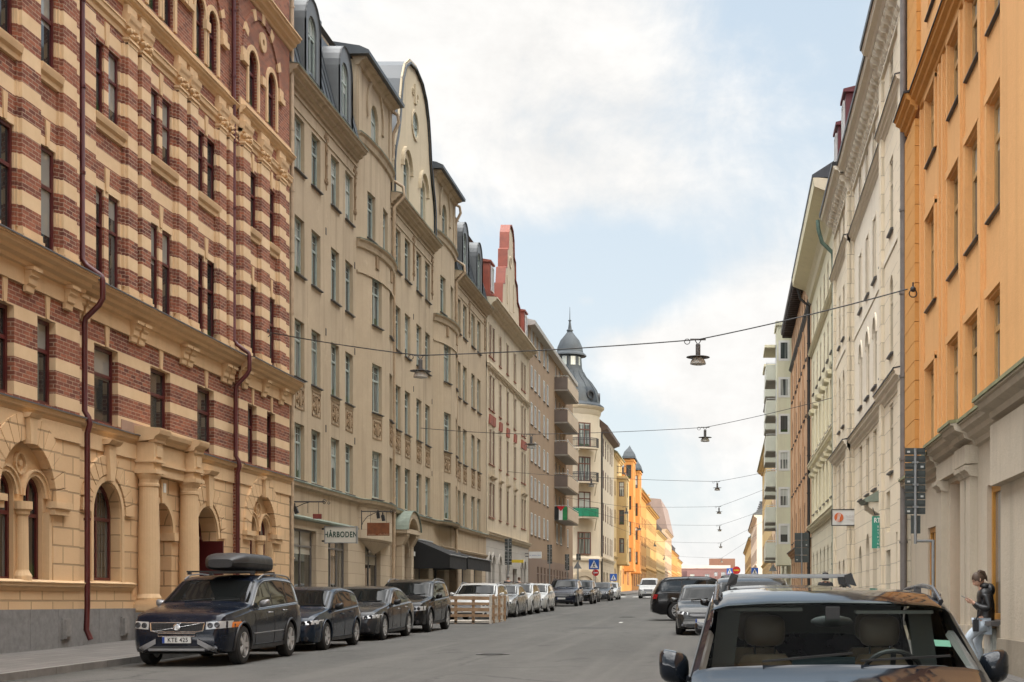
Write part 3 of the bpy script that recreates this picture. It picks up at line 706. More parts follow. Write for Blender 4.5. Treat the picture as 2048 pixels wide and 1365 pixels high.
def B2():
    fa = Left(); T = (-14.7, 67, gz(67)); root = bld('beige_house', 'long beige house with bow bays, a bell gable and dark mansard dormers, shops below', T)
    U0, U1 = 47.35, 87.1; wl = MB(); st = MB(); mo = MB(); rl = MB(); top = 19.4
    rows = ((5.82, 7.72), (9.32, 11.28), (12.87, 14.82), (16.42, 18.28))
    cols = [49.03, 51.0, 53.5, 55.48, 63.71, 65.67, 68.1, 70.1, 78.24, 80.1, 82.7, 84.65]
    ops = [Op(c-.56, c+.56, z0, z1, 0, .2) for c in cols for z0, z1 in rows]
    bays = ((59.45, 2.85), (74.2, 2.75))
    for u0, u1 in ((U0, 56.6), (62.3, 71.45), (76.95, U1)): wall(fa, wl, u0, u1, 5.6, top, [o for o in ops if u0 < o.u0 < u1])
    wins = [(fa, o) for o in ops]
    def bow(c, hw, D, z0, z1, rr, ledge=True, oz=0):
        xs = [-hw, -hw*.88, -hw*.74, -1.80, -.62, .62, 1.80, hw*.74, hw*.88, hw]
        if hw*.74 < 1.85: xs[2] = -1.95; xs[7] = 1.95
        ds = [D*(1-(x/hw)**2)**.75 if abs(x) < hw else 0 for x in xs]
        for i in range(9):
            a = Vector((-14.7+ds[i], c+xs[i])); b_ = Vector((-14.7+ds[i+1], c+xs[i+1])); L = (b_-a).length; u = (b_-a)/L
            f = Fa(a.x, a.y, u.x, u.y, u.y, -u.x); oo = []
            if i in (3, 5):
                oo = [Op(L/2-.54, L/2+.54, q0, q1, 0, .2) for q0, q1 in rr]
                wins.extend((f, o) for o in oo)
                for q0, q1 in rr:
                    if abs(q0-9.32) < .1: panel(f, L/2, 8.22)
            wall(f, wl, 0, L, z0, z1, oo)
            if ledge:
                f.prof(mo, -.02, L+.02, [(0, z1-.35), (.08, z1-.3), (.12, z1-.1), (.2, z1-.03), (.2, z1+.02), (-.45, z1+.06), (-.45, z1-.35)])
                f.prof(st2, -.02, L+.02, [(.21, z1+.0), (.22, z1+.035), (-.45, z1+.075), (-.45, z1+.05)])
                if z1 < 17: f.box(mo, -.01, L+.01, z1-1.32, z1-1.24, 0, .05)
            if z0 < 6: f.prof(mo, -.02, L+.02, [(0, 5.5), (.14, 5.55), (.18, 5.68), (-.2, 5.72)]); f.prof(st2, -.02, L+.02, [(.19, 5.66), (.20, 5.70), (-.15, 5.76), (-.15, 5.72)])
    st2 = MB()
    def panel(f, c, z):
        f.box(rl, c-.52, c+.52, z, z+.05, 0, .02); f.box(rl, c-.52, c+.52, z+.83, z+.88, 0, .02); f.box(rl, c-.52, c-.47, z, z+.88, 0, .02); f.box(rl, c+.47, c+.52, z, z+.88, 0, .02)
        f.ring(rl, c, z+.42, .10, .16, 0, .05, 0, 360, 10); f.ring(rl, c-.27, z+.3, .06, .12, 0, .045, 0, 360, 8); f.ring(rl, c+.27, z+.3, .06, .12, 0, .045, 0, 360, 8)
        f.ring(rl, c-.26, z+.6, .08, .12, 0, .045, 30, 300, 8); f.ring(rl, c+.26, z+.6, .08, .12, 0, .045, -120, 150, 8)
        f.slab(rl, [(c-.07, z+.12), (c+.07, z+.12), (c+.13, z+.42), (c+.05, z+.66), (c-.05, z+.66), (c-.13, z+.42)], 0, .055); f.box(rl, c-.36, c+.36, z+.70, z+.74, 0, .04)
    for c in cols: panel(fa, c, 8.22)
    for c, hw in bays:
        bow(c, hw, .50, 5.6, 16.05, rows[:3]); bow(c, hw, .22, 16.05, 20.3, rows[3:], True)
        # small square rosettes on the parapet under the upper windows
        for s in (-1.2, 1.2): fa.box(rl, c+s-.2, c+s+.2, 15.2, 15.7, .3, .46)
        wo = Op(c-.62, c+.62, 20.45, 22.3, .62, .2); wall(fa, wl, c-hw, c+hw, 20.3, 23.2, [wo], .02); wins.append((Fa(-14.68, 0, 0, 1, 1, 0), wo))
        for u in (c-hw, c+hw): wl.poly([fa.P(u, 19, -4), fa.P(u, 19, .02), fa.P(u, 23.2, .02), fa.P(u, 23.2, -4)])
        fa.ring(mo, c, 21.9, 1.25, 1.42, .0, .10, -20, 200, 18)
        for s in (-1, 1): fa.box(mo, c+s*(hw-.25)-.2, c+s*(hw-.25)+.2, 20.3, 23.1, 0, .08)
        fa.prof(mo, c-hw-.05, c+hw+.05, [(.0, 22.95), (.12, 23.0), (.2, 23.15), (.4, 23.22), (.4, 23.3), (-.2, 23.3)])
        rf = MB(); fa.prof(rf, c-hw-.3, c+hw+.3, [(.55, 23.32), (.56, 23.46), (.2, 23.62), (-4.2, 24.3), (-4.2, 23.2), (.4, 23.31)])
        rf.build('bay_roof', SHEET, root)
    # main cornice and its architrave lines, string course, pendants
    for u0, u1 in ((U0, 56.6), (62.3, 71.45), (76.95, U1)):
        fa.box(mo, u0, u1, 18.42, 18.50, 0, .035); fa.box(mo, u0, u1, 18.86, 18.94, 0, .045)
        cornice(fa, mo, u0, u1+(.12 if u1 > 87 else 0), 19.55, .5, .48, 0, 3)
        fa.prof(st2, u0, u1, [(.49, 19.50), (.50, 19.54), (-.3, 19.66), (-.3, 19.6)])
        fa.prof(mo, u0, u1, [(0, 5.5), (.14, 5.55), (.18, 5.68), (-.05, 5.72)]); fa.prof(st2, u0, u1, [(.19, 5.66), (.20, 5.70), (.0, 5.78), (.0, 5.72)])
    for u in (47.95, 52.25, 56.3, 62.75, 66.9, 71.1, 77.3, 81.4, 86.6):
        for s in (-.09, .0, .09): fa.box(rl, u+s-.018, u+s+.018, 16.7+abs(s)*3, 18.8, 0, .035)
        for k, z in enumerate((18.55, 18.15, 17.6, 17.1)): fa.ring(rl, u, z, .04, .13-.015*k, 0, .06, 0, 360, 8)
        for s in (-1, 1): fa.ring(rl, u+s*.15, 18.6, .05, .1, 0, .05, 0, 360, 8); fa.ring(rl, u+s*.12, 17.0, .03, .08, 0, .05, 0, 360, 8)
    # mansard with arched dormers
    for k, (u0, u1, cs) in enumerate(((U0, 56.6, (50.0, 54.3)), (76.95, U1, (79.3, 83.8)))):
        rf = MB(); fa.prof(rf, u0, u1, [(.22, 19.62), (-.75, 23.3), (-.6, 23.4), (-.75, 23.5), (-4.5, 25.0), (-10, 24), (-10, 19.6)])
        for i in range(int((u1-u0)/.55)):
            u = u0+.3+i*.55
            if min(abs(u-c) for c in cs) > 1.0: rf.bar(fa.P(u, 19.66, .22), fa.P(u, 23.3, -.73), .03, .05)
        rf.build('mansard_roof', SHEET, root)
        for c in cs:
            ho = MB(); o = Op(c-.5, c+.5, 19.95, 22.15, .5, .14)
            out_ = [(c-.92, 19.7), (c+.92, 19.7)]+[(c+.92*math.cos(a), 21.75+1.0*math.sin(a)) for a in [math.pi*i/12 for i in range(13)]]
            ar = o.arch(); fr = Fa(-14.7, 0, 0, 1, 1, 0)
            inner = [(o.u1, o.z0)]+ar+[(o.u0, o.z0)]; outer = [(c+.92, 19.7)]+out_[2:]+[(c-.92, 19.7)]
            for a, b_, e, f_ in zip(inner[:-1], inner[1:], outer[:-1], outer[1:]): ho.poly([fr.P(*a, .16), fr.P(*b_, .16), fr.P(*f_, .16), fr.P(*e, .16)])
            for a, b_ in zip(inner[:-1], inner[1:]): ho.poly([fr.P(*a, .16), fr.P(*b_, .16), fr.P(*b_, -.02), fr.P(*a, -.02)])
            for a, b_ in zip(outer[:-1], outer[1:]): ho.poly([fr.P(*a, .22), fr.P(*b_, .22), fr.P(*b_, -1.4), fr.P(*a, -1.4)]); ho.poly([fr.P(*a, .22), fr.P(*b_, .22), fr.P(*b_, .16), fr.P(*a, .16)])
            ho.build('dormer', SHEETL, root); wins.append((Fa(-14.54, 0, 0, 1, 1, 0), o))
        # pale roof lantern box further up
        lb = MB(); 
        if k == 0:
            fa.prof(lb, 53.2, 58.4, [(-1.6, 23.6), (-1.5, 24.4), (-1.9, 24.7), (-1.9, 25.4), (-2.3, 25.7), (-2.3, 26.3), (-2.7, 26.5), (-6, 26.6), (-6, 23)]); lb.build('roof_lantern', SHEETL, root)
    # bell gable
    c = 66.9; half = [(4.35, 19.5), (4.35, 20.9), (4.15, 21.6), (3.7, 22.3), (3.3, 23.2), (3.05, 24.2), (2.75, 25.1), (2.2, 25.9), (1.35, 26.4), (0, 26.6)]
    outl = [(c+x, z) for x, z in half]+[(c-x, z) for x, z in half[-2::-1]]
    gw = [Op(64.55, 65.65, 19.95, 21.9, .5, .18), Op(68.15, 69.25, 19.95, 21.9, .5, .18)]
    gb = MB(); bm_ = bmesh.new()
    # gable sheet built in columns so the windows stay open
    us = sorted({u for u, z in outl}|{o.u0 for o in gw}|{o.u1 for o in gw}|{c+x*.25 for x in range(-17, 18)}|{c-.65+.13*i for i in range(11)})
    def ztop(u):
        x = abs(u-c)
        for (x1, z1), (x0, z0) in zip(half[:-1], half[1:]):
            if x0 <= x <= x1 and x1 > x0: return z0+(z1-z0)*((x-x0)/(x1-x0))
        return 19.5
    def ell(u): x = (u-c)/.65; return .62*math.sqrt(max(0, 1-x*x))
    for a, b_ in zip(us[:-1], us[1:]):
        m_ = (a+b_)/2; za, zb = ztop(a), ztop(b_); lo = 19.5
        hole = next((o for o in gw if o.u0 < m_ < o.u1), None); Q = lambda p0, p1, p2, p3: gb.poly([fa.P(*p0, .06), fa.P(*p1, .06), fa.P(*p2, .06), fa.P(*p3, .06)])
        if hole: Q((a, lo), (b_, lo), (b_, hole.z0), (a, hole.z0)); lo = hole.z1
        if abs(m_-c) < .65: Q((a, lo), (b_, lo), (b_, 24.0-ell(b_)), (a, 24.0-ell(a))); Q((a, 24.0+ell(a)), (b_, 24.0+ell(b_)), (b_, zb), (a, za))
        else: Q((a, lo), (b_, lo), (b_, zb), (a, za))
    for o in gw:
        q = [(o.u0, o.z0), (o.u1, o.z0)]+o.arch()
        for a, b_ in zip(o.arch()[:-1], o.arch()[1:]): gb.poly([fa.P(*a, .06), fa.P(*b_, .06), fa.P(b_[0], o.z1, .06), fa.P(a[0], o.z1, .06)])
        for a, b_ in zip(q, q[1:]+q[:1]): gb.poly([fa.P(*a, .06), fa.P(*b_, .06), fa.P(*b_, -.14), fa.P(*a, -.14)])
        fa.ring(gb, (o.u0+o.u1)/2, 21.4, .85, 1.0, .05, .2, -5, 185, 14)
        wins.append((Fa(-14.64, 0, 0, 1, 1, 0), o))
    for a, b_ in zip(outl[:-1], outl[1:]):
        A, B = Vector(a), Vector(b_); n_ = Vector((-(B-A).y, (B-A).x)).normalized()*-.14
        A2, B2_ = A-n_*-1.5, B-n_*-1.5
        gb.poly([fa.P(*a, .14), fa.P(*b_, .14), fa.P(*B2_, .14), fa.P(*A2, .14)]); gb.poly([fa.P(*A2, .06), fa.P(*B2_, .06), fa.P(*B2_, .14), fa.P(*A2, .14)])
    fa.ring(gb, c, 24.0, .62, .74, .05, .12, 0, 360, 22, ez=.95)
    fa.box(gb, c-.16, c+.16, 25.0, 25.9, .05, .14); fa.ring(gb, c-.42, 25.45, .14, .2, .05, .12, 0, 300, 10); fa.ring(gb, c+.42, 25.45, .14, .2, .05, .12, -120, 180, 10)
    gb.build('bell_gable', PALE, root)
    ov = MB(); ov.poly([fa.P(c+.64*math.cos(a), 24+.61*math.sin(a), -.02) for a in [2*math.pi*i/20 for i in range(20)]]); ow = MB(); fa.ring(ow, c, 24, .5, .64, -.02, .03, 0, 360, 20, ez=.95); fa.box(ow, c-.03, c+.03, 23.4, 24.6, -.02, .03); fa.box(ow, c-.6, c+.6, 23.97, 24.03, -.02, .03)
    w_ = ow.build('oval_window', GRNW, root); ov.build('pane', PANE2, w_)
    gr = MB()
    for a, b_ in zip(outl[:-1], outl[1:]):
        k = lambda p: (c+(p[0]-c)*1.03, p[1]+.08)
        gr.poly([fa.P(*k(a), .2), fa.P(*k(b_), .2), fa.P(*k(b_), -5), fa.P(*k(a), -5)])
        gr.poly([fa.P(*k(a), .2), fa.P(*k(b_), .2), fa.P(*b_, .2), fa.P(*a, .2)])
    gr.build('gable_roof', SHEET, root)
    # ground floor
    shops = [Op(48.45, 51.1, 1.15, 4.12, 0, .24), Op(52.6, 55.4, 1.1, 4.2, 0, .24), Op(58.0, 60.6, 1.1, 4.1, 0, .24), Op(63.85, 65.15, 1.0, 4.15, .5, .7), Op(67.3, 70.4, 1.1, 4.1, 0, .5), Op(71.6, 74.4, 1.1, 4.1, 0, .5), Op(75.6, 77.6, 1.1, 4.1, 0, .5), Op(79.2, 82.0, 1.3, 4.1, 0, .5), Op(83.0, 85.8, 1.3, 4.1, 0, .5)]
    wall(fa, st, U0, U1, .4, 4.45, shops, -.02); fa.box(st, U0, U1, .5, 1.02, -.02, .05)
    wall(fa, wl, U0, 57, 4.45, 5.6); wall(fa, wl, 57, U1, 4.45, 5.6, [], -.0)
    fa.prof(st2, U0, 56.4, [(0, 4.42), (.14, 4.44), (.16, 4.50), (0, 4.58)]); fa.prof(mo, 65.9, U1, [(0, 4.30), (.10, 4.34), (.14, 4.45), (0, 4.5)])
    # big rounded stone drum under the first bow
    pts = [(-14.72+.5*math.cos(a)*1.0-.02, 59.45-2.6*math.sin(a)) for a in [math.pi*(i/12-.5) for i in range(13)]]
    for a, b_ in zip(pts[:-1], pts[1:]): st.poly([(a[0], a[1], 4.15), (b_[0], b_[1], 4.15), (b_[0], b_[1], 5.6), (a[0], a[1], 5.6)]); st.poly([(a[0], a[1], 4.15), (b_[0], b_[1], 4.15), (-14.72, 59.45, 3.55)])
    sp = plain('shop_frame', (.14, .13, .12), .45, .2, 5); pg = glass('shop_pane', (.05, .048, .04), (.46, .42, .34), .95, .02)
    for i, o in enumerate(shops):
        if i == 3: continue
        window(fa, o, root, sp, pg, -.02, .07, 1 if i in (0, 2) else 2, .8, name='shop_window')
    dm = MB(); o = shops[3]; fa.slab(dm, [(o.u0, 1.0), (o.u1, 1.0)]+o.arch(), -.74, -.66); dm.build('door', plain('walnut_door', (.13, .075, .045), .5, .2, 4), root)
    # portal with segmental hood
    pc = 64.5; po = MB()
    for s in (-1, 1): fa.box(po, pc+s*.95-.22, pc+s*.95+.22, .8, 4.3, 0, .28); fa.prof(po, pc+s*.95-.26, pc+s*.95+.26, [(0, 4.1), (.3, 4.15), (.5, 4.5), (.5, 4.65), (0, 4.7)])
    fa.ring(po, pc, 3.65, .66, .9, 0, .2, n=12); fa.box(po, pc-1.4, pc+1.4, 4.65, 4.85, 0, .55)
    fa.ring(po, pc, 4.55, 1.05, 1.42, 0, .55, 15, 165, 14, ez=.78); fa.ring(po, pc, 4.6, 0, 1.05, 0, .12, 15, 165, 12, ez=.75); po.build('portal', STN, root)
    vr = MB(); fa.ring(vr, pc, 4.56, 1.43, 1.47, -.02, .62, 12, 168, 16, ez=.79); vr.build('portal_roof', VERD, root)
    pb = MB(); fa.box(pb, 65.55, 66.2, 3.72, 3.92, .2, .24); pb.build('number_plate', MATS['enamel_white'], root)
    vm = mat('vent_dark', (.05, .045, .04), .7); vt = MB()
    for u, z in [(48.2, z) for z in (7.9, 11.55, 15.1)]+[(52.25, z) for z in (7.95, 11.5, 15.2, )]+[(56.3, z) for z in (7.95, 11.5, 14.9)]+[(66.9, z) for z in (11.6, 15.0)]+[(71.1, z) for z in (8.0, 11.6)]: fa.box(vt, u-.05, u+.05, z-.13, z+.13, 0, .012)
    wl.build('rendered_wall', BEI, root); st.build('stone_wall', STN, root); mo.cur = 1; mo.mesh(rl.v, rl.f); mo.cur = 2; mo.mesh(st2.v, st2.f); mo.build('mouldings', [BEI, BEID, VERD], root); vt.build('wall_vents', vm, root)
    wins.sort(key=lambda q: q[0].P((q[1].u0+q[1].u1)/2, 0, 0).y)
    for f, o in wins: window(f, o, root, GRNW, PANE2, 0, .075, 1, .66, 1 if o.rise == 0 else 0, sill=(LEDM, .03, .10))
    bd = MB(); bd.box(-26, -15.4, U0+.02, U1-.02, .3, 23.2); bd.build('rear_wall', BEI, root)
    return root
beige_house = B2()
for y, lab in ((62.45, 'beige drainpipe right of the nearer bow bay on the beige house'), (76.95, 'beige drainpipe right of the farther bow bay on the beige house')):
    X = -14.62
    pipe('drainpipe', lab, [(X-.1, y-.3, 23.1), (X+.25, y-.2, 22.9), (X+.28, y-.1, 22.6), (X, y, 22.1), (X, y, 20.1), (X+.45, y, 19.8), (X+.5, y, 19.4), (X+.05, y, 18.9), (X+.03, y, 1.0+gz(y))], .075, PIPEB)
pipe('drainpipe', 'pale drainpipe where the striped brick house meets the beige house', [(-14.5, 47.5, 23.5), (-14.5, 47.5, 1.0)], .07, PIPEB)
# ---- third house: cream, terracotta stepped gable
TERR = plain('terracotta_sheet', (.25, .065, .038), .5, .22, 2.0)
CR3 = stucco('old_cream_render', (.58, .49, .36), .09, .5, .3)
CR3L = rustic('grey_cream_blocks', (.50, .47, .42), .5, 1.2, .008, .01, .04)
REDW = plain('red_brown_frame', (.14, .055, .04), .5, .2, 4)
def B3():
    fa = Left(); T = (-14.7, 96.5, gz(96.5)); root = bld('gabled_house', 'cream house with a terracotta capped stepped gable and red zigzag window heads', T)
    U0, U1 = 87.15, 105.75; wl = MB(); gr = MB(); mo = MB(); tr = MB(); wins = []
    cols = [88.55, 89.75, 92.5, 95.6, 98.9, 102.4, 103.75]; rows = ((6.9, 9.0), (10.2, 12.4), (13.6, 15.7), (16.9, 18.9))
    ops = [Op(c-.42, c+.42, z0, z1, 0, .16) for c in cols for z0, z1 in rows]
    for o in ops: o.dep = .10
    wall(fa, wl, U0, U1, 5.6, 20.2, ops)
    lo = [Op(c-.5, c+.5, 1.9, 4.5, .5, .25) for c in (88.5, 89.85, 92.5, 102.3, 103.8)]+[Op(94.9, 96.3, 1.5, 4.4, .7, .3), Op(98.1, 100, 1.5, 3.9, 0, .3)]
    wall(fa, gr, U0, U1, .9, 5.6, lo)
    for o in lo:
        if o.rise: fa.ring(gr, (o.u0+o.u1)/2, o.z1-o.rise, o.rise+.05, o.rise+.2, 0, .06, n=12)
    cornice(fa, mo, U0, U1, 5.95, .4, .25, 0, 2); cornice(fa, mo, U0, U1, 16.3, .35, .22, 0, 2); cornice(fa, mo, U0, U1+.2, 20.3, .7, .7, 0, 3)
    for c in cols:
        for z in (9.0, 15.7): cornice(fa, mo, c-.55, c+.55, z+.45, .2, .22, 0, 2); fa.box(mo, c-.5, c+.5, z+.02, z+.26, 0, .05)
        for s in (-1, 1):
            for z0, z1 in rows: fa.box(mo, c+s*.5-.07, c+s*.5+.07, z0, z1, 0, .05)
        for z in (9.0,):
            for k in range(5): fa.box(mo, c-.4+k*.2-.03, c-.4+k*.2+.03, 9.5, 9.95, 0, .05)
        for s in (-1, 0, 1): fa.slab(tr, [(c-.55+(s+1)*.37, 12.65), (c-.35+(s+1)*.37, 12.65), (c-.19+(s+1)*.37, 13.25), (c-.36+(s+1)*.37, 13.25)], 0, .12)
    for u in (U0+.15, U1-.2): fa.box(mo, u-.15, u+.15, 6, 19.6, 0, .06)
    c = 96.4; g = [(4.6, 20.3), (4.6, 20.9), (4.1, 21.0), (3.9, 22.3), (3.0, 22.5), (2.7, 23.6), (2.0, 23.8), (1.9, 25.0), (1.35, 25.2), (1.2, 26.3), (.75, 26.9), (0, 27.1)]
    outl = [(c+x, z) for x, z in g]+[(c-x, z) for x, z in g[-2::-1]]
    gb = MB(); fa.slab(gb, outl, -.3, .08); fa.ring(gb, c, 24.6, .3, .42, .08, .14, 0, 360, 14); fa.box(gb, c-1.6, c-1.3, 21.5, 23.4, .08, .14); fa.box(gb, c+1.3, c+1.6, 21.5, 23.4, .08, .14); fa.box(gb, c-.5, c+.5, 21.2, 23.2, .08, .1)
    gb.build('stepped_gable', CR3, root)
    rf = MB()
    for a, b_ in zip(outl[:-1], outl[1:]): rf.poly([fa.P(a[0], a[1]+.06, .2), fa.P(b_[0], b_[1]+.06, .2), fa.P(b_[0], b_[1]+.06, -.45), fa.P(a[0], a[1]+.06, -.45)]); rf.poly([fa.P(a[0], a[1]+.06, .2), fa.P(b_[0], b_[1]+.06, .2), fa.P(b_[0], b_[1]-.04, .2), fa.P(a[0], a[1]-.04, .2)])
    rf.build('gable_coping', TERR, root)
    rf = MB(); fa.prof(rf, U0, U1, [(.55, 20.35), (.1, 20.6), (-2.4, 24.0), (-9, 25), (-9, 20)]); rf.build('roof', TERR, root)
    for u in (88.9, 103.9):
        d_ = MB(); fa.box(d_, u-.65, u+.65, 20.7, 22.7, -1.6, .05); fa.prof(d_, u-.75, u+.75, [(.15, 22.7), (.15, 22.8), (-1.7, 23.1), (-1.7, 22.7)]); dm = d_.build('dormer', TERR, root)
        window(Fa(-14.63, 0, 0, 1, 1, 0), Op(u-.45, u+.45, 20.95, 22.5, 0, 0), dm, plain('white_frame', (.6, .6, .58), .5, .1), PANE2, 0, .07, 1, 0)
    wl.build('rendered_wall', CR3, root); gr.build('stone_wall', CR3L, root); mo.build('mouldings', CR3, root); tr.build('zigzag_relief', TERR, root)
    for o in ops: window(fa, o, root, REDW, PANE2, 0, .07, 1, .66, sill=(TERR, .03, .08))
    for o in lo: window(fa, o, root, REDW, MATS['shop_pane'], 0, .07, 1, .7, name='shop_window')
    bd = MB(); bd.box(-26, -15.3, U0+.02, U1-.02, .3, 20.3); bd.build('rear_wall', CR3, root)
gabled_house = B3()
# ---- fourth house: brown plaster, balconies at its far end
BRN = stucco('brown_render', (.33, .235, .155), .08, .5, .14)
BRNL = plain('brown_cladding', (.20, .135, .10), .6, .12, 1.5, bmp=.2)
WHT = plain('white_frame', (.6, .6, .58), .5, .1)
CONC = plain('balcony_underside', (.35, .32, .28), .8, .12, 2)
BALC = stucco('balcony_panel', (.52, .42, .31), .07, .3, .12)
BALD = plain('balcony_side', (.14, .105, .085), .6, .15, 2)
RAIL = plain('rail_metal', (.5, .5, .48), .35, .1, 5, metal=.4)
def B4():
    fa = Left(); T = (-14.7, 120, gz(120)); root = bld('brown_house', 'plain brown house with white window frames and stacked balconies on its far end', T)
    U0, U1 = 105.8, 136.4; wl = MB(); lw = MB()
    cols = (107.6, 109.7, 112.0, 115.0, 117.2, 132.2); zs = [6.7+2.78*k for k in range(6)]
    ops = [Op(c-.5, c+.5, z, z+1.65, 0, .07) for c in cols for z in zs]
    bops = [Op(123.2, 124.4, z, z+1.7, 0, .07) for z in zs[:1]]+[Op(126.0, 127.4, z, z+1.7, 0, .07) for z in zs[:1]]
    dops = [Op(122.6+k*2.6, 123.6+k*2.6, 8.75+2.78*j+.1, 8.75+2.78*j+2.2, 0, .14) for k in range(3) for j in range(5)]
    wall(fa, wl, U0, U1, 5.0, 22.3, ops+bops+dops)
    lops = [Op(u, u+1.0, 2.4, 4.4, 0, .08) for u in [110.5+k*2.1 for k in range(11)]]
    wall(fa, lw, U0, U1, 1.2, 5.0, lops, .03)
    wl.poly([fa.P(U1, .5, -20), fa.P(U1, .5, 0), fa.P(U1, 22.3, 0), fa.P(U1, 22.3, -20)])
    wl.build('rendered_wall', BRN, root); lw.build('base_wall', BRNL, root)
    for o in ops+bops: window(fa, o, root, WHT, PANE2, 0, .07, 1, 0, sill=(LEDM, .03, .07))
    for o in dops: window(fa, o, root, WHT, PANE2, 0, .07, 0, 0, name='balcony_door')
    for o in lops: window(fa, o, root, BRNL, PANE2, .03, .06, 1, .7)
    rf = MB(); fa.prof(rf, U0, U1, [(.0, 22.2), (.5, 22.25), (.52, 22.55), (-1, 22.9), (-8, 24), (-8, 22)]); rf.build('roof', plain('pale_fascia', (.42, .40, .36), .6, .1), root)
    for j in range(5):
        z = 8.75+2.78*j; b0, b1, d = 121.9, 130.4, 1.12
        sl_ = MB(); fa.box(sl_, b0, b1, z-.16, z, -.02, d); bs = sl_.build('balcony', CONC, root)
        p = MB(); fa.box(p, b0-.02, b1+.02, z-.05, z+.98, d, d+.06); p.build('front_panel', BALC, bs)
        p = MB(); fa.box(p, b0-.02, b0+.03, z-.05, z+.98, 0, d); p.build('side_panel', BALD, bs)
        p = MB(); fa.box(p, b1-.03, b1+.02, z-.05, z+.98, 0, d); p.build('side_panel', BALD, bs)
        r_ = MB(); r_.tube([fa.P(b0, z+1.1, 0), fa.P(b0, z+1.1, d+.03), fa.P(b1, z+1.1, d+.03), fa.P(b1, z+1.1, 0)], .025, 6); r_.build('handrail', RAIL, bs)
        for k in range(7): r_ = None
    bd = MB(); bd.box(-30, -15.3, U0+.02, U1-.02, .3, 22.2); bd.build('rear_wall', BRN, root)
    return root
brown_house = B4()
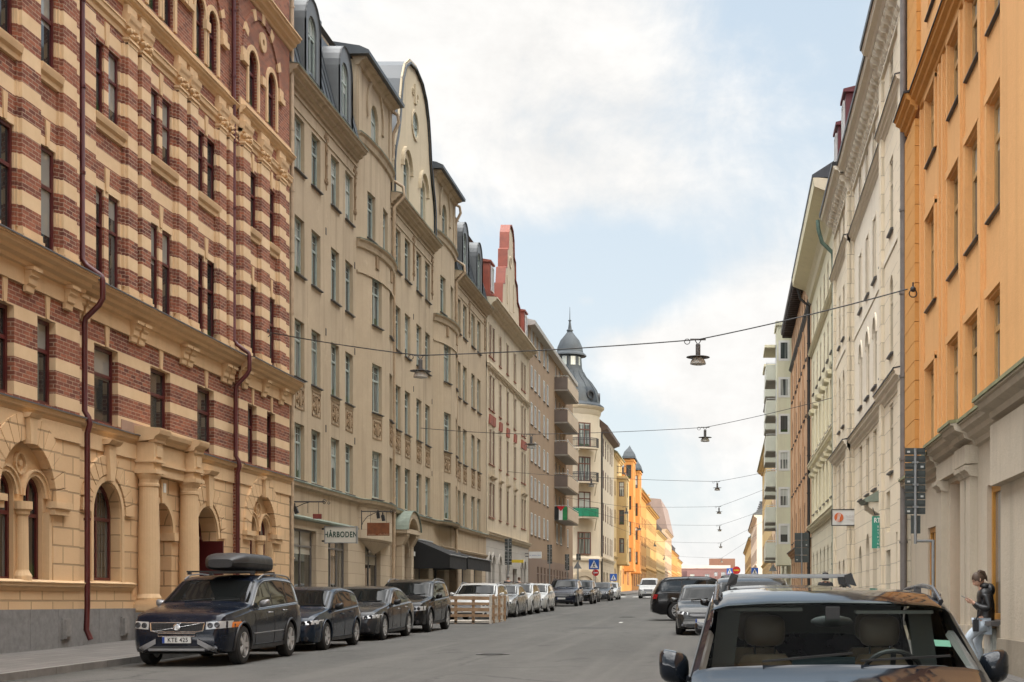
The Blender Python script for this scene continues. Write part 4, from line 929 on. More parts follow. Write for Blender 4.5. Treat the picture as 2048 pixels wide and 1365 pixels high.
# ================================================================ left side beyond the side road
IVO = stucco('ivory_render', (.66, .56, .42), .07, .3, .12)
IVOL = rustic('ivory_blocks', (.56, .46, .33), .55, 1.3, .01, .012, .04)
IRON = plain('black_iron', (.025, .025, .027), .5, .2, 6)
SLATE = plain('slate_sheet', (.042, .05, .057), .6, .3, 1.2, spec=.3)
def simple_window(fa, o, par, fm, gm):
    return window(fa, o, par, fm, gm, 0, .08, 0, .64, 0, None, sub=False)
def B5():
    cx, cy, r = -18.15, 165.3, 3.45
    root = bld('turret_house', 'ivory corner house with a bell domed grey turret, iron balconies and a spire', (cx, cy, gz(cy)))
    dr = MB(); dr.lathe([(r+.1, 1.5), (r+.1, 6.2), (r, 6.9), (r, 23.5)], (cx, cy, 0), 40); dr.build('corner_drum', IVO, root, smooth=True)
    mo = MB(); mo.lathe([(r, 6.2), (r+.25, 6.35), (r+.25, 6.6), (r, 6.9)], (cx, cy, 0), 40); mo.lathe([(r, 23.1), (r+.12, 23.3), (r+.2, 23.7), (r+.5, 23.95), (r+.55, 24.1), (r, 24.2)], (cx, cy, 0), 40); mo.build('mouldings', IVO, root, smooth=True)
    do = MB(); do.lathe([(r+.55, 24.05), (r+.5, 24.25), (r+.05, 24.6), (r-.02, 25.2), (r-.3, 26.1), (r-.9, 27.0), (r-1.55, 27.7), (1.55, 28.4), (1.5, 28.6)], (cx, cy, 0), 16)
    for k in range(16):
        a = 2*math.pi*k/16; pr = [(r+.02, 24.6), (r-.04, 25.2), (r-.3, 26.1), (r-.9, 27.0), (r-1.55, 27.7), (1.58, 28.3)]
        do.tube([(cx+q*math.cos(a), cy+q*math.sin(a), z+.02) for q, z in pr], .05, 5)
    dome = do.build('dome', SLATE, root, smooth=30)
    for a in (-85, -40, 5):
        a = R(a); p = Vector((cx+(r-.1)*math.cos(a), cy+(r-.1)*math.sin(a), 25.35)); n = Vector((math.cos(a), math.sin(a), 0)); u = Vector((-n.y, n.x, 0))
        f = Fa(p.x, p.y, u.x, u.y, n.x, n.y); q = MB(); f.ring(q, 0, 25.35, .38, .55, -.5, .16, 0, 360, 14); f.ring(q, 0, 25.35, 0, .38, -.5, .02, 0, 360, 12); q.build('bullseye', IRON, dome)
    la = MB(); la.lathe([(1.5, 28.5), (1.42, 28.8), (1.32, 30.2)], (cx, cy, 0), 8); la.build('lantern', SLATE, root)
    for k in range(8):
        a = R(22.5+45*k); f = Fa(cx+1.3*math.cos(a), cy+1.3*math.sin(a), -math.sin(a), math.cos(a), math.cos(a), math.sin(a)); q = MB(); f.box(q, -.28, .28, 29.0, 30.0, -.1, .02); q.build('lantern_pane', PANE2, root)
    sp = MB(); sp.lathe([(1.95, 30.15), (1.9, 30.3), (1.55, 30.6), (1.45, 31.2), (1.1, 32.0), (.6, 32.6), (.3, 33.0), (.38, 33.1), (.38, 33.2), (.22, 33.3), (.1, 34.2), (.2, 34.3), (.05, 34.45), (.02, 35.9)], (cx, cy, 0), 12); sp.build('spire', SLATE, root, smooth=30)
    ang = R(-56); n = Vector((math.cos(ang), math.sin(ang), 0)); u = Vector((-n.y, n.x, 0)); f = Fa(cx+n.x*r, cy+n.y*r, u.x, u.y, n.x, n.y)
    for k, z in enumerate((19.2, 15.3, 11.3)):
        window(f, Op(-.8, .8, z+.1, z+2.9, 0, -.03), root, REDW, PANE2, 0, .12, 1, .7, name='balcony_door')
        s_ = MB(); q = [(-1.75+.0, 0), (-1.5, .7), (-.9, 1.15), (0, 1.3), (.9, 1.15), (1.5, .7), (1.75, 0)]
        s_.poly([f.P(a, z, b_) for a, b_ in q]); s_.poly([f.P(a, z-.18, b_) for a, b_ in q])
        for a, b_ in zip(q[:-1], q[1:]): s_.poly([f.P(a[0], z, a[1]), f.P(b_[0], z, b_[1]), f.P(b_[0], z-.18, b_[1]), f.P(a[0], z-.18, a[1])])
        for s in (-1, 1): s_.bar(f.P(s*1.1, z-.1, 1.0), f.P(s*1.4, z-1.5, 0), .09)
        bal = s_.build('balcony', IVO, root)
        r_ = MB()
        for h in (.08, .85, 1.05): r_.tube([f.P(a, z+h, b_) for a, b_ in q], .035, 5)
        for a, b_ in zip(q[:-1], q[1:]):
            for i in range(5): t_ = i/5; x = a[0]+(b_[0]-a[0])*t_; d = a[1]+(b_[1]-a[1])*t_; r_.bar(f.P(x, z, d), f.P(x, z+1.05, d), .045)
        r_.build('iron_railing', IRON, bal)
        if k == 2:
            g = MB()
            for a, b_ in zip(q[:-1], q[1:]):
                pr = [(a[0], z+.02, a[1]+.05), (b_[0], z+.02, b_[1]+.05), (b_[0], z+.95, b_[1]+.05), (a[0], z+.95, a[1]+.05)]; g.poly([f.P(*x) for x in pr]); g.poly([f.P(x[0], x[1], x[2]-.02) for x in pr])
            o = g.build('balcony_screen', plain('green_cloth', (.01, .19, .095), .6, .2, 3), bal)
    window(f, Op(-.85, .85, 7.0, 9.6, 0, -.03), root, REDW, PANE2, 0, .12, 1, .7)
    q = MB(); f.ring(q, 0, 3.3, 1.3, 1.9, -.6, .2, n=12); f.ring(q, 0, 3.3, 1.9, 2.0, -.6, .1, n=9, gap=1); q.build('arch_surround', IVOL, root)
    q = MB(); f.ring(q, 0, 3.3, 0, 1.3, -.3, -.02, n=12); f.box(q, -1.3, 1.3, 2.2, 3.3, -.3, -.02); q.build('entrance', REDW, root)
    fa = Left(); wl = MB(); gl = MB()
    ops = [Op(c-.5, c+.5, z, z+2.2, 0, .06) for c in (170.5, 173.6, 177.0, 180.4, 183.2) for z in (7.4, 11.3, 15.2, 19.0)]
    wall(fa, wl, cy, 186.5, 6.6, 22, ops); lops = [Op(c-.9, c+.9, 3.0, 5.2, 0, .2) for c in (171.5, 176, 180.5)]; wall(fa, gl, cy, 186.5, 2, 6.6, lops)
    cornice(fa, wl, cy, 186.5, 6.9, .4, .25, 0, 2)
    wl.box(-40, cx, cy-r+.3, cy, 2, 22); wl.build('rendered_wall', IVO, root); gl.build('stone_wall', IVOL, root)
    for o in ops+lops: simple_window(fa, o, root, REDW, PANE2)
    rf = MB(); fa.prof(rf, cy+2, 186.6, [(0, 21.7), (.75, 22.0), (.8, 22.35), (-2.5, 25), (-10, 25), (-10, 21)]); rf.build('roof', plain('brown_eave', (.11, .065, .045), .6, .2, 2), root)
    pp = MB(); pp.tube([fa.P(167.2, 21.5, .12), fa.P(167.2, 3, .12)], .1, 8); pp.build('rain_pipe', IRON, root)
B5()
def far_house(name, label, fa, u0, u1, zt, wm, rm, cols, z0=None, fl=3.5, ww=1.0, wh=1.9, ridge=3.5, eave=.4, fm=None, deep=12, mans=False, chim=True):
    um = (u0+u1)/2; p = fa.P(um, gz(um), 0); root = bld(name, label, tuple(p)); wl = MB(); g = gz(um)
    z0 = z0 or g+4.2; rows = []; z = z0
    while z+wh < zt-.4: rows.append(z); z += fl
    ops = [Op(c-ww/2, c+ww/2, z, z+wh, 0, .05) for c in cols for z in rows]+[Op(c-ww*.7, c+ww*.7, g+.9, g+3.2, 0, .06) for c in cols]
    wall(fa, wl, u0, u1, g-.6, zt, ops)
    for u in (u0, u1): wl.poly([fa.P(u, g-.6, 0), fa.P(u, g-.6, -deep), fa.P(u, zt, -deep), fa.P(u, zt, 0)])
    wl.poly([fa.P(u0, g-.6, -deep), fa.P(u1, g-.6, -deep), fa.P(u1, zt, -deep), fa.P(u0, zt, -deep)])
    cornice(fa, wl, u0, u1, z0-.55, .3, .2, 0, 2); cornice(fa, wl, u0, u1, zt, .5, eave, 0, 2)
    wl.build('rendered_wall', wm, root)
    for o in ops: simple_window(fa, o, root, fm or REDW, PANE2)
    rf = MB(); fa.prof(rf, u0-.05, u1+.05, [(eave+.1, zt+.02), (eave+.1, zt+.16), (-1.0 if mans else -deep*.45, zt+ridge), (-deep*.6, zt+ridge+(.6 if mans else 0)), (-deep, zt+.1)]); ro = rf.build('roof', rm, root)
    if chim:
        for k in (.22, .7): u = u0+(u1-u0)*k; q = MB(); fa.box(q, u-.8, u+.8, zt+ridge*.3, zt+ridge+1.6, -deep*.42, -deep*.42+.8); fa.box(q, u-.9, u+.9, zt+ridge+1.6, zt+ridge+1.8, -deep*.42-.1, -deep*.42+.9); q.build('chimney', wm, ro)
        for k in range(int((u1-u0)/5)): u = u0+2.5+k*5; q = MB(); d0 = -.2 if mans else -.6; fa.box(q, u-.6, u+.6, zt+.3, zt+2.0, d0-2.2, d0); fa.box(q, u-.72, u+.72, zt+2.0, zt+2.15, d0-2.2, d0+.15); fa.box(q, u-.4, u+.4, zt+.6, zt+1.8, d0, d0+.03); q.build('roof_dormer', rm, ro)
    return root
YEL = stucco('yellow_render', (.58, .36, .135), .07, .3, .10); ORG = stucco('orange_render_far', (.58, .27, .085), .06, .3, .08)
YEL2 = stucco('pale_yellow_render', (.58, .415, .20), .07, .3, .10); OCH = stucco('ochre_render', (.56, .29, .09), .07, .3, .10); PNK = stucco('sand_render', (.58, .42, .28), .06, .3, .1)
OLV = plain('olive_eave', (.26, .25, .15), .6, .15, 2); PKR = plain('pinkish_roof', (.25, .18, .15), .6, .12, .6); TAU = plain('dark_roof', (.10, .085, .08), .55, .2, 1)
fl_ = Left()
h6 = far_house('bay_house', 'pale yellow house with a balcony on its square bay, between turret house and orange house', fl_, 186.6, 200.5, 21.2, YEL2, OLV, (188.3, 198.8), z0=8.2, fl=3.75)
def far_bay(root, u0, u1, d, zb, zt, wm, rows, capm=None, fm=REDW, ww=.75, wh=2.0):
    """square bay standing out from the left row: front face looks down the street towards the viewer"""
    q = MB(); f = Fa(-14.7, u0, 1, 0, 0, -1); ops = [Op(d/2-ww/2, d/2+ww/2, z, z+wh, 0, .12) for z in rows]
    wall(f, q, 0, d, zb, zt, ops); s = Left(-14.7+d); so_ = [Op((u0+u1)/2-.6, (u0+u1)/2+.6, z, z+wh, 0, .12) for z in rows]; wall(s, q, u0, u1, zb, zt, so_)
    q.poly([(-14.7, u1, zb), (-14.7+d, u1, zb), (-14.7+d, u1, zt), (-14.7, u1, zt)]); q.poly([(-14.7, u0, zb), (-14.7+d, u0, zb), (-14.7+d, u1, zb), (-14.7, u1, zb)]); q.poly([(-14.7, u0, zt), (-14.7+d, u0, zt), (-14.7+d, u1, zt), (-14.7, u1, zt)])
    for z in (zb+.2, zt-.25): q.box(-14.7, -14.7+d+.12, u0-.12, u1+.12, z-.15, z+.15)
    b_ = q.build('bay', wm, root)
    for o in ops: simple_window(f, o, b_, fm, PANE2)
    for o in so_: simple_window(s, o, b_, fm, PANE2)
    if capm:
        c = (-14.7+d/2, (u0+u1)/2, 0); q = MB(); k = .72*d
        for a, b2, z0, z1 in ((1.25, 1.2, zt, zt+.3), (1.15, .9, zt+.3, zt+1.0), (.9, .3, zt+1.0, zt+1.7), (.3, .02, zt+1.7, zt+2.1)):
            vs = [(c[0]+sx*d*.55*m_, c[1]+sy*(u1-u0)*.5*m_, z) for m_, z in ((a, z0), (b2, z1)) for sx, sy in ((-1, -1), (1, -1), (1, 1), (-1, 1))]
            q.mesh(vs, [(0, 1, 5, 4), (1, 2, 6, 5), (2, 3, 7, 6), (3, 0, 4, 7), (4, 5, 6, 7)])
        q.build('bay_cap', capm, b_)
    return b_
far_bay(h6, 191.5, 196.5, 1.3, 6.6, 18.6, YEL2, (8.2, 12.0, 15.8), None, REDW, .7)
q = MB(); fz = 18.9
for h in (.1, 1.0): q.tube([(-14.7, 191.5, fz+h), (-13.4, 191.5, fz+h), (-13.4, 196.5, fz+h)], .04, 5)
for i in range(7): q.bar((-14.6+.2*i, 191.5, fz), (-14.6+.2*i, 191.5, fz+1), .04)
for i in range(10): q.bar((-13.4, 191.5+.5*i, fz), (-13.4, 191.5+.5*i, fz+1), .04)
q.build('iron_railing', IRON, h6)
h7 = far_house('orange_far_house', 'bright orange house with two square window bays under grey caps, far down the left side', fl_, 200.6, 236, 19.6, ORG, TAU, (203.2, 212, 215, 228, 233), z0=8.4, fl=3.75, ridge=2.5)
far_bay(h7, 205, 209.5, 1.35, 6.0, 22.3, ORG, (7.4, 11.2, 14.9, 19.4), SLATE); far_bay(h7, 220, 224.5, 1.35, 6.0, 22.0, ORG, (7.4, 11.2, 14.9, 19.2), SLATE)
for nm, lb, a, b_, zt, wm, rm, rg, ev in (
    ('ochre_house', 'ochre house right after the orange bay house in the sunlit left row', 236.1, 262, 20.2, OCH, OLV, 3, .9),
    ('sloping_roof_house', 'yellow house under a sloping pinkish roof in the sunlit left row', 262.1, 300, 19.4, YEL, PKR, 5.0, .7),
    ('pale_far_house', 'pale yellow house with a dark roof in the far sunlit left row', 300.1, 342, 16.8, YEL2, TAU, 5.5, .6),
    ('sand_house', 'sand coloured house whose tall pinkish roof end rises over the far left row', 342.1, 384, 19.2, PNK, PKR, 7.2, .5),
    ('amber_house', 'amber low house at the far end of the left row', 384.1, 430, 15.6, OCH, TAU, 3, .4),
    ('end_house', 'last yellow house of the left row, next to the pink buildings', 430.1, 470, 14.6, YEL, PKR, 2.5, .4)):
    n = int((b_-a)/4.2); cols = [a+(b_-a)*(i+.5)/n for i in range(n)]
    far_house(nm, lb, fl_, a, b_, zt, wm, rm, cols, z0=gz((a+b_)/2)+4.3, fl=3.4, ridge=rg, eave=ev, ww=1.1, wh=1.8, mans=nm == 'sand_house')
# pink and brick blocks closing the view
PBR = plain('pink_cladding', (.23, .125, .115), .8, .08, .12); PRD = plain('red_brick_far', (.22, .115, .075), .85, .08, .2); PTR = plain('pale_parapet', (.62, .52, .46), .7, .08, .2)
def block(name, label, x0, x1, y0, y1, zt, m, cols, rows, ww=1.6, wh=1.5, trim=True):
    root = bld(name, label, ((x0+x1)/2, y0, gz(y0))); f = Fa(x0, y0, 1, 0, 0, -1); q = MB()
    ops = [Op(c-x0-ww/2, c-x0+ww/2, z, z+wh, 0, .2) for c in cols for z in rows]; wall(f, q, 0, x1-x0, 3, zt, ops)
    q.poly([(x0, y0, 3), (x0, y1, 3), (x0, y1, zt), (x0, y0, zt)]); q.poly([(x1, y0, 3), (x1, y1, 3), (x1, y1, zt), (x1, y0, zt)]); q.poly([(x0, y0, zt), (x1, y0, zt), (x1, y1, zt), (x0, y1, zt)]); q.poly([(x0, y1, 3), (x1, y1, 3), (x1, y1, zt), (x0, y1, zt)])
    q.build('wall', m, root)
    for o in ops: simple_window(f, o, root, WHT, PANE2)
    if trim: q = MB(); q.box(x0-.2, x1+.2, y0-.25, y0+.4, zt, zt+1.2); q.build('parapet', PTR, root)
block('pink_block', 'long low pink block closing the street, pale parapet', -19, 1.5, 540, 575, 14.4, PBR, (-13.5, -11, -8.5, -4, -1), (11.5,))
block('pink_wing', 'small projecting pink wing in front of the long pink block', -14.5, -4.5, 528, 539.8, 13.6, PBR, (-12.5, -7), (10.5,), trim=False)
block('brick_tower_block', 'taller red brown brick block at the right end of the street view', -6.5, 3.5, 548, 590, 18.4, PRD, (1.2,), (12,), trim=False)
# ================================================================ right side
ORN = stucco('orange_render', (.74, .405, .165), .07, .45, .12); ORND = stucco('deep_orange_render', (.66, .33, .10), .07, .45, .12)
GRY = stucco('grey_beige_render', (.53, .46, .36), .08, .8, .22); GRYB = stucco('rough_grey_base', (.33, .285, .22), .10, .8, .28)
OCHW = plain('ochre_frame', (.50, .235, .04), .45, .12, 4); TANW = plain('tan_frame', (.45, .27, .11), .45, .12, 4)
MOSS = plain('mossy_ledge', (.20, .20, .105), .7, .35, 3); BLK = plain('black_sheet', (.022, .02, .02), .45, .2, 4)
def R1():
    fa = Right(); root = bld('orange_house', 'orange house with a grey beige ground floor, at the right edge of the view', (4.6, 27, gz(27)))
    U0, U1 = -30, 35.4; wl = MB(); gf = MB(); mo = MB(); od = MB()
    ax = (24.2, 26.45, 28.6, 31.85); rows = ((5.15, 6.85), (8.25, 10.25), (11.55, 13.0))
    ops = [Op(c-.66, c+.66, z0, z1, 0, .16) for c in ax for z0, z1 in rows]+[Op(c-.6, c+.6, 14.9, 16.7, 0, .14) for c in ax]
    ops += [Op(c-.66, c+.66, z0, z1, 0, .3) for c in (20.4, 18.2, 15, 12, 9, 6) for z0, z1 in rows]
    wall(fa, wl, U0, U1, 4.45, 17.6, ops)
    for c in ax:
        for z0, z1 in rows:
            for s in (-1, 1): fa.box(wl, c+s*.76-.08, c+s*.76+.08, z0-.02, z1+.12, -.02, .05)
            fa.box(wl, c-.84, c+.84, z1+.04, z1+.2, -.02, .06)
    for u in (25.33, 27.52, 29.75, 30.25, 33.1): fa.box(wl, u-.09, u+.09, 4.7, 13.0, -.02, .09); fa.box(wl, u-.16, u+.16, 4.7, 13.0, -.02, .045)
    fa.box(wl, U0, 23.05, 4.7, 13.0, -.02, .16)
    # quoin strip with open joints at the far corner
    z = 4.5
    while z < 12.9: fa.box(od, 33.45, 35.35, z, min(z+.445, 12.95), -.02, .16); z += .46
    cornice(fa, od, U0, 33.4, 13.55, .42, .30, 0, 3); cornice(fa, od, 33.4, U1, 13.55, .42, .42, .1, 3)
    z = 13.7
    while z < 17.4: fa.box(od, 33.6, 35.3, z, z+.445, -.02, .10); z += .46
    lm = MB(); fa.prof(lm, U0, 33.35, [(0, 13.62), (.32, 13.56), (.33, 13.51), (.31, 13.51), (0, 13.58)]); fa.prof(lm, 33.35, U1+.02, [(.1, 13.62), (.44, 13.56), (.45, 13.51), (.43, 13.51), (.1, 13.58)]); lm.build('string_flashing', BLK, root)
    # ground floor: niche window, double pilasters, doorway, farther window
    niche = Op(23.62, 25.05, 1.22, 3.62, 0, .15); door = Op(27.55, 29.2, .3, 4.0, 0, 1.0); fw_ = Op(31.2, 32.4, 1.25, 3.25, 0, .12)
    wall(fa, gf, U0, U1, -1, 4.45, [niche, door, fw_])
    fa.box(gf, U0, 23.15, -.8, 3.46, -.02, .13); fa.box(gf, U0, 23.15, 3.46, 4.44, -.02, .30)
    for a, b_ in ((26.0, 26.45), (26.62, 27.1), (29.45, 29.95)):
        fa.box(gf, a, b_, .3, 3.9, -.02, .14); fa.box(gf, a-.05, b_+.05, .3, 1.15, -.02, .19)
        fa.prof(gf, a-.06, b_+.06, [(0, 3.86), (.16, 3.88), (.19, 3.95), (.25, 3.99), (.26, 4.07), (0, 4.1)])
    fa.box(gf, 25.9, 30.05, 4.1, 4.44, -.02, .16); fa.box(gf, 25.95, 27.2, 4.1, 4.44, .1, .24)
    for a, b_, d, z in ((U0, 23.2, .56, 4.86), (23.2, 25.85, .38, 4.86), (25.85, 27.25, .52, 4.86), (27.25, 30.1, .40, 4.86), (30.1, 32.6, .34, 4.74), (32.6, U1, .28, 4.6)):
        cornice(fa, gf, a, b_, z, .46, d, .0, 3)
        ls = MB(); fa.prof(ls, a-.01, b_+.01, [(.0, z+.10), (d+.03, z+.02), (d+.035, z-.04), (d+.02, z-.04), (.0, z+.03)]); ls.build('cornice_flashing', MOSS, root)
    wl.build('rendered_wall', ORN, root); od.build('corner_quoins', ORND, root); gf.build('ground_floor_wall', GRY, root)
    for a, b_, z, d in ((U0, 23.3, .98, .17), (23.3, 23.62, 1.2, .10), (25.05, 27.5, .75, .20), (29.25, U1, .75, .06)):
        q = MB(); fa.box(q, a, b_, -1, z, -.02, d); q.build('plinth', GRYB, root)
    q = MB(); fa.prof(q, 23.4, 25.2, [(-.14, 1.23), (-.14, 1.28), (.24, 1.25), (.25, 1.18), (.0, 1.17), (-.12, 1.17)]); q.build('window_ledge', LEDM, root)
    window(fa, Op(niche.u0, niche.u1, 1.25, niche.z1, 0, .15), root, OCHW, glass('street_pane', (.03, .03, .03), (.2, .2, .19), .3, .02), 0, .13, 0, 0)
    window(fa, fw_, root, OCHW, MATS['street_pane'], 0, .11, 1, 0)
    dm = MB(); fa.box(dm, door.u0, door.u1, .3, 4.0, -1.05, -.98); dm.build('door', OCHW, root)
    # old pale hatch under the ledge
    hm = plain('flaking_white_paint', (.55, .55, .50), .6, .35, 7, bmp=.4); q = MB(); fa.box(q, 24.2, 24.95, .38, 1.12, -.03, .06); fa.box(q, 24.27, 24.88, .45, 1.05, .05, .085); fa.box(q, 24.22, 24.26, .5, .62, .05, .10); q.build('meter_hatch', hm, root)
    for o in ops: window(fa, o, root, TANW, PANE2, 0, .10, 1, .66, sill=(BLK, .025, .07))
    bd = MB(); bd.box(5.1, 16, U0, U1-.02, -1, 17.5); bd.build('rear_wall', ORN, root)
    rf = MB(); fa.prof(rf, U0, U1, [(.25, 17.6), (.3, 17.8), (-2, 22.5), (-6, 33), (-7, 33), (-12, 17.5)]); rf.build('roof', SHEET, root)  # roof made overly tall, out of view, to shade the left facades
R1()
CRW = rustic('cream_white_blocks', (.79, .69, .53), .52, 1.5, .012, .016, .03); CRP = stucco('cream_white_render', (.80, .72, .59), .05, .35, .08); TANF = plain('cream_frame', (.55, .46, .33), .5, .1, 4)
def R2():
    fa = Right(); root = bld('cream_house', 'tall cream house with arched windows and a bracketed eave, beside the orange house', (4.6, 46.5, gz(46.5)))
    U0, U1 = 35.45, 58.0; a0, b0 = 40.4, 51.0; wl = MB(); ru = MB(); mo = MB(); wins = []; PD = .16
    cols = (41.7, 43.95, 46.2, 48.55)
    up = [Op(c-.5, c+.5, 14.9, 16.25, 0, .12) for c in cols]+[Op(c-.5, c+.5, 11.55, 13.5, 0, .12) for c in cols]+[Op(c-.52, c+.52, 8.25, 10.35, .52, .14) for c in cols]
    low = [Op(c-.5, c+.5, 5.1, 6.9, 0, .14) for c in cols]+[Op(41.2, 42.3, .9, 3.6, .55, .3), Op(43.4, 44.5, .9, 3.6, .55, .3), Op(45.6, 46.8, .9, 3.8, .6, .4), Op(48.2, 49.3, .9, 3.5, .55, .3)]
    sd = [38.2, 53.7, 55.6]; so_ = [Op(c-.42, c+.42, z0, z1, r, .10) for c in sd for z0, z1, r in ((14.9, 16.25, 0), (11.55, 13.5, 0), (8.25, 10.35, .42), (5.1, 6.9, 0))]
    sl_ = [Op(36.4, 37.2, 1.4, 3.4, 0, .25), Op(38.4, 39.5, .6, 3.0, 0, .35), Op(38.5, 39.4, 3.5, 4.6, 0, .2), Op(53.2, 54.1, 1.0, 3.2, .45, .25), Op(55.2, 56.1, 1.0, 3.2, .45, .25)]
    wall(fa, wl, a0, b0, 7.3, 17, up); wall(fa, ru, a0, b0, .2, 7.3, low)
    wall(fa, ru, U0, a0, .2, 17, so_+sl_, PD); wall(fa, ru, b0, U1, .2, 17, so_+sl_, PD)
    for u in (U0, a0, b0, U1): ru.poly([fa.P(u, .2, -.3), fa.P(u, .2, PD), fa.P(u, 17, PD), fa.P(u, 17, -.3)])
    for u0, u1 in ((35.5, 36.0), (39.85, 40.4), (51.0, 51.7), (57.3, 58.0)): fa.box(ru, u0, u1, .2, 16.2, PD-.02, PD+.10)
    lm = MB()
    for u0, u1, d in ((U0, a0, PD), (a0, b0, 0), (b0, U1, PD)):
        for z, h, dd in ((7.42, .42, .26), (14.75, .3, .22)):
            cornice(fa, mo, u0-.0, u1, z, h, d+dd, d-.02, 3); fa.prof(lm, u0, u1, [(d, z+.07), (d+dd+.02, z+.01), (d+dd+.025, z-.03), (d+dd, z-.03), (d, z+.03)])
        fa.box(mo, u0, u1, 10.95, 11.1, d-.02, d+.03)
        fa.box(mo, u0, u1, 16.32, 16.42, d-.02, d+.08); fa.box(mo, u0, u1, 16.95, 17.02, d-.02, d+.34)
        fa.prof(mo, u0, u1, [(d, 16.92), (d+.36, 16.96), (d+.42, 17.05), (d+.55, 17.1), (d+.60, 17.22), (d, 17.25)])
        u = u0+.25
        while u < u1-.1:
            # scroll bracket
            fa.prof(mo, u-.13, u+.13, [(d, 16.42), (d+.10, 16.44), (d+.16, 16.52), (d+.15, 16.62), (d+.20, 16.70), (d+.30, 16.72), (d+.36, 16.80), (d+.35, 16.92), (d, 16.95)]); u += .56
        fa.prof(lm, u0, u1, [(d, 17.26), (d+.64, 17.22), (d+.65, 17.34), (d, 17.5)])
    for c in cols:
        for z in (11.55, 14.9): fa.box(mo, c-.6, c-.5, z, z+(1.95 if z < 12 else 1.35), -.01, .03); fa.box(mo, c+.5, c+.6, z, z+(1.95 if z < 12 else 1.35), -.01, .03)
        fa.ring(mo, c, 9.83, .54, .68, -.01, .04, n=12)
    # door hood on brackets
    q = MB(); fa.prof(q, 41.0, 42.55, [(0, 4.50), (.55, 4.46), (.64, 4.54), (.0, 4.92)]); q.build('door_hood', VERD, root)
    for s in (-1, 1): q = MB(); fa.prof(q, 41.75+s*.62-.08, 41.75+s*.62+.08, [(0, 3.9), (.12, 3.95), (.22, 4.15), (.48, 4.32), (.48, 4.47), (0, 4.47)]); q.build('hood_bracket', CRP, root)
    wl.build('rendered_wall', CRP, root); ru.build('block_wall', CRW, root); mo.build('mouldings', CRP, root); lm.build('ledge_flashing', BLK, root)
    for o in up+low[:4]: window(fa, o, root, TANF, PANE2, 0, .08, 1, .66, sill=(LEDM, .04, .08))
    for o in low[4:]: window(fa, o, root, TANF, MATS['street_pane'], 0, .08, 1, .66)
    for o in so_: window(fa, o, root, TANF, PANE2, PD, .08, 1, .66, sill=(LEDM, .04, .08))
    for i, o in enumerate(sl_): window(fa, o, root, BLK if i == 1 else TANF, MATS['street_pane'], PD, .08, 1, .66, name='door' if i == 1 else 'window')
    bd = MB(); bd.box(5.2, 16, U0+.02, U1-.02, .2, 17); bd.build('rear_wall', CRP, root)
    rd = plain('oxblood_sheet', (.13, .025, .03), .5, .15, 2)
    rf = MB(); fa.prof(rf, U0, U1, [(.5, 17.4), (-1.5, 20.0), (-6, 34), (-7, 34), (-12, 17)]); rf.build('roof', rd, root)  # unseen upper slope stretched tall to keep the sun off the left side
    for u in (49.8, 53.2):
        q = MB(); fa.box(q, u-.6, u+.6, 17.6, 19.2, -1.7, .45); fa.prof(q, u-.72, u+.72, [(.55, 19.2), (.55, 19.3), (-1.8, 19.9), (-1.8, 19.2)]); d_ = q.build('roof_dormer', rd, root)
        window(Right(4.14), Op(u-.4, u+.4, 17.8, 19.0, 0, 0), d_, WHT, PANE2, 0, .07, 1, 0)
R2()
PCR = stucco('pale_cream_render', (.78, .715, .52), .05, .35, .1); PCRL = rustic('pale_cream_blocks', (.70, .64, .49), .5, 1.4, .012, .014, .03)
def R3():
    fa = Right(); root = bld('pale_cream_house', 'pale cream house under a very deep pale eave, between cream house and brick house', (4.6, 67, gz(67)))
    U0, U1 = 58.05, 76.5; wl = MB(); gl = MB(); mo = MB(); cols = (59.6, 61.9, 64.2, 66.6, 69.2, 71.8, 74.6)
    rows = ((6.2, 8.0), (9.3, 11.3), (12.5, 14.2), (15.3, 16.9)); ops = [Op(c-.48, c+.48, z0, z1, 0, .09) for c in cols for z0, z1 in rows]
    wall(fa, wl, U0, U1, 5.4, 18.6, ops); lo = [Op(c-.5, c+.5, 1.7, 4.2, .5, .25) for c in cols]; wall(fa, gl, U0, U1, .4, 5.4, lo)
    for z, h, d in ((5.6, .35, .28), (8.9, .4, .26), (14.9, .25, .22)): cornice(fa, mo, U0, U1, z, h, d, 0, 2)
    for c in cols:
        for z in (8.0, 11.3): fa.prof(mo, c-.62, c+.62, [(0, z+.1), (.2, z+.14), (.26, z+.28), (0, z+.4)]); fa.box(mo, c-.6, c-.5, z-1.8, z, 0, .04); fa.box(mo, c+.5, c+.6, z-1.8, z, 0, .04)
    fa.prof(mo, U0, U1, [(0, 17.6), (.15, 17.7), (.2, 18.0), (.35, 18.3), (1.0, 18.55), (1.05, 18.9), (0, 18.95)])
    wl.build('rendered_wall', PCR, root); gl.build('block_wall', PCRL, root); mo.build('mouldings', PCR, root)
    for o in ops+lo: window(fa, o, root, TANF, PANE2, 0, .08, 1, .66, sill=(LEDM, .03, .08) if not o.rise else None)
    bd = MB(); bd.box(5.2, 16, U0+.02, U1-.02, .2, 18.6); bd.build('rear_wall', PCR, root)
    rf = MB(); fa.prof(rf, U0, U1, [(1.08, 18.92), (1.09, 19.02), (-2, 21), (-6, 34), (-7, 34), (-12, 18)]); rf.build('roof', SHEET, root)  # ridge raised out of sight to block the low sun
R3()
TBR = stucco('terracotta_brick', (.56, .35, .205), .12, .7, .16)
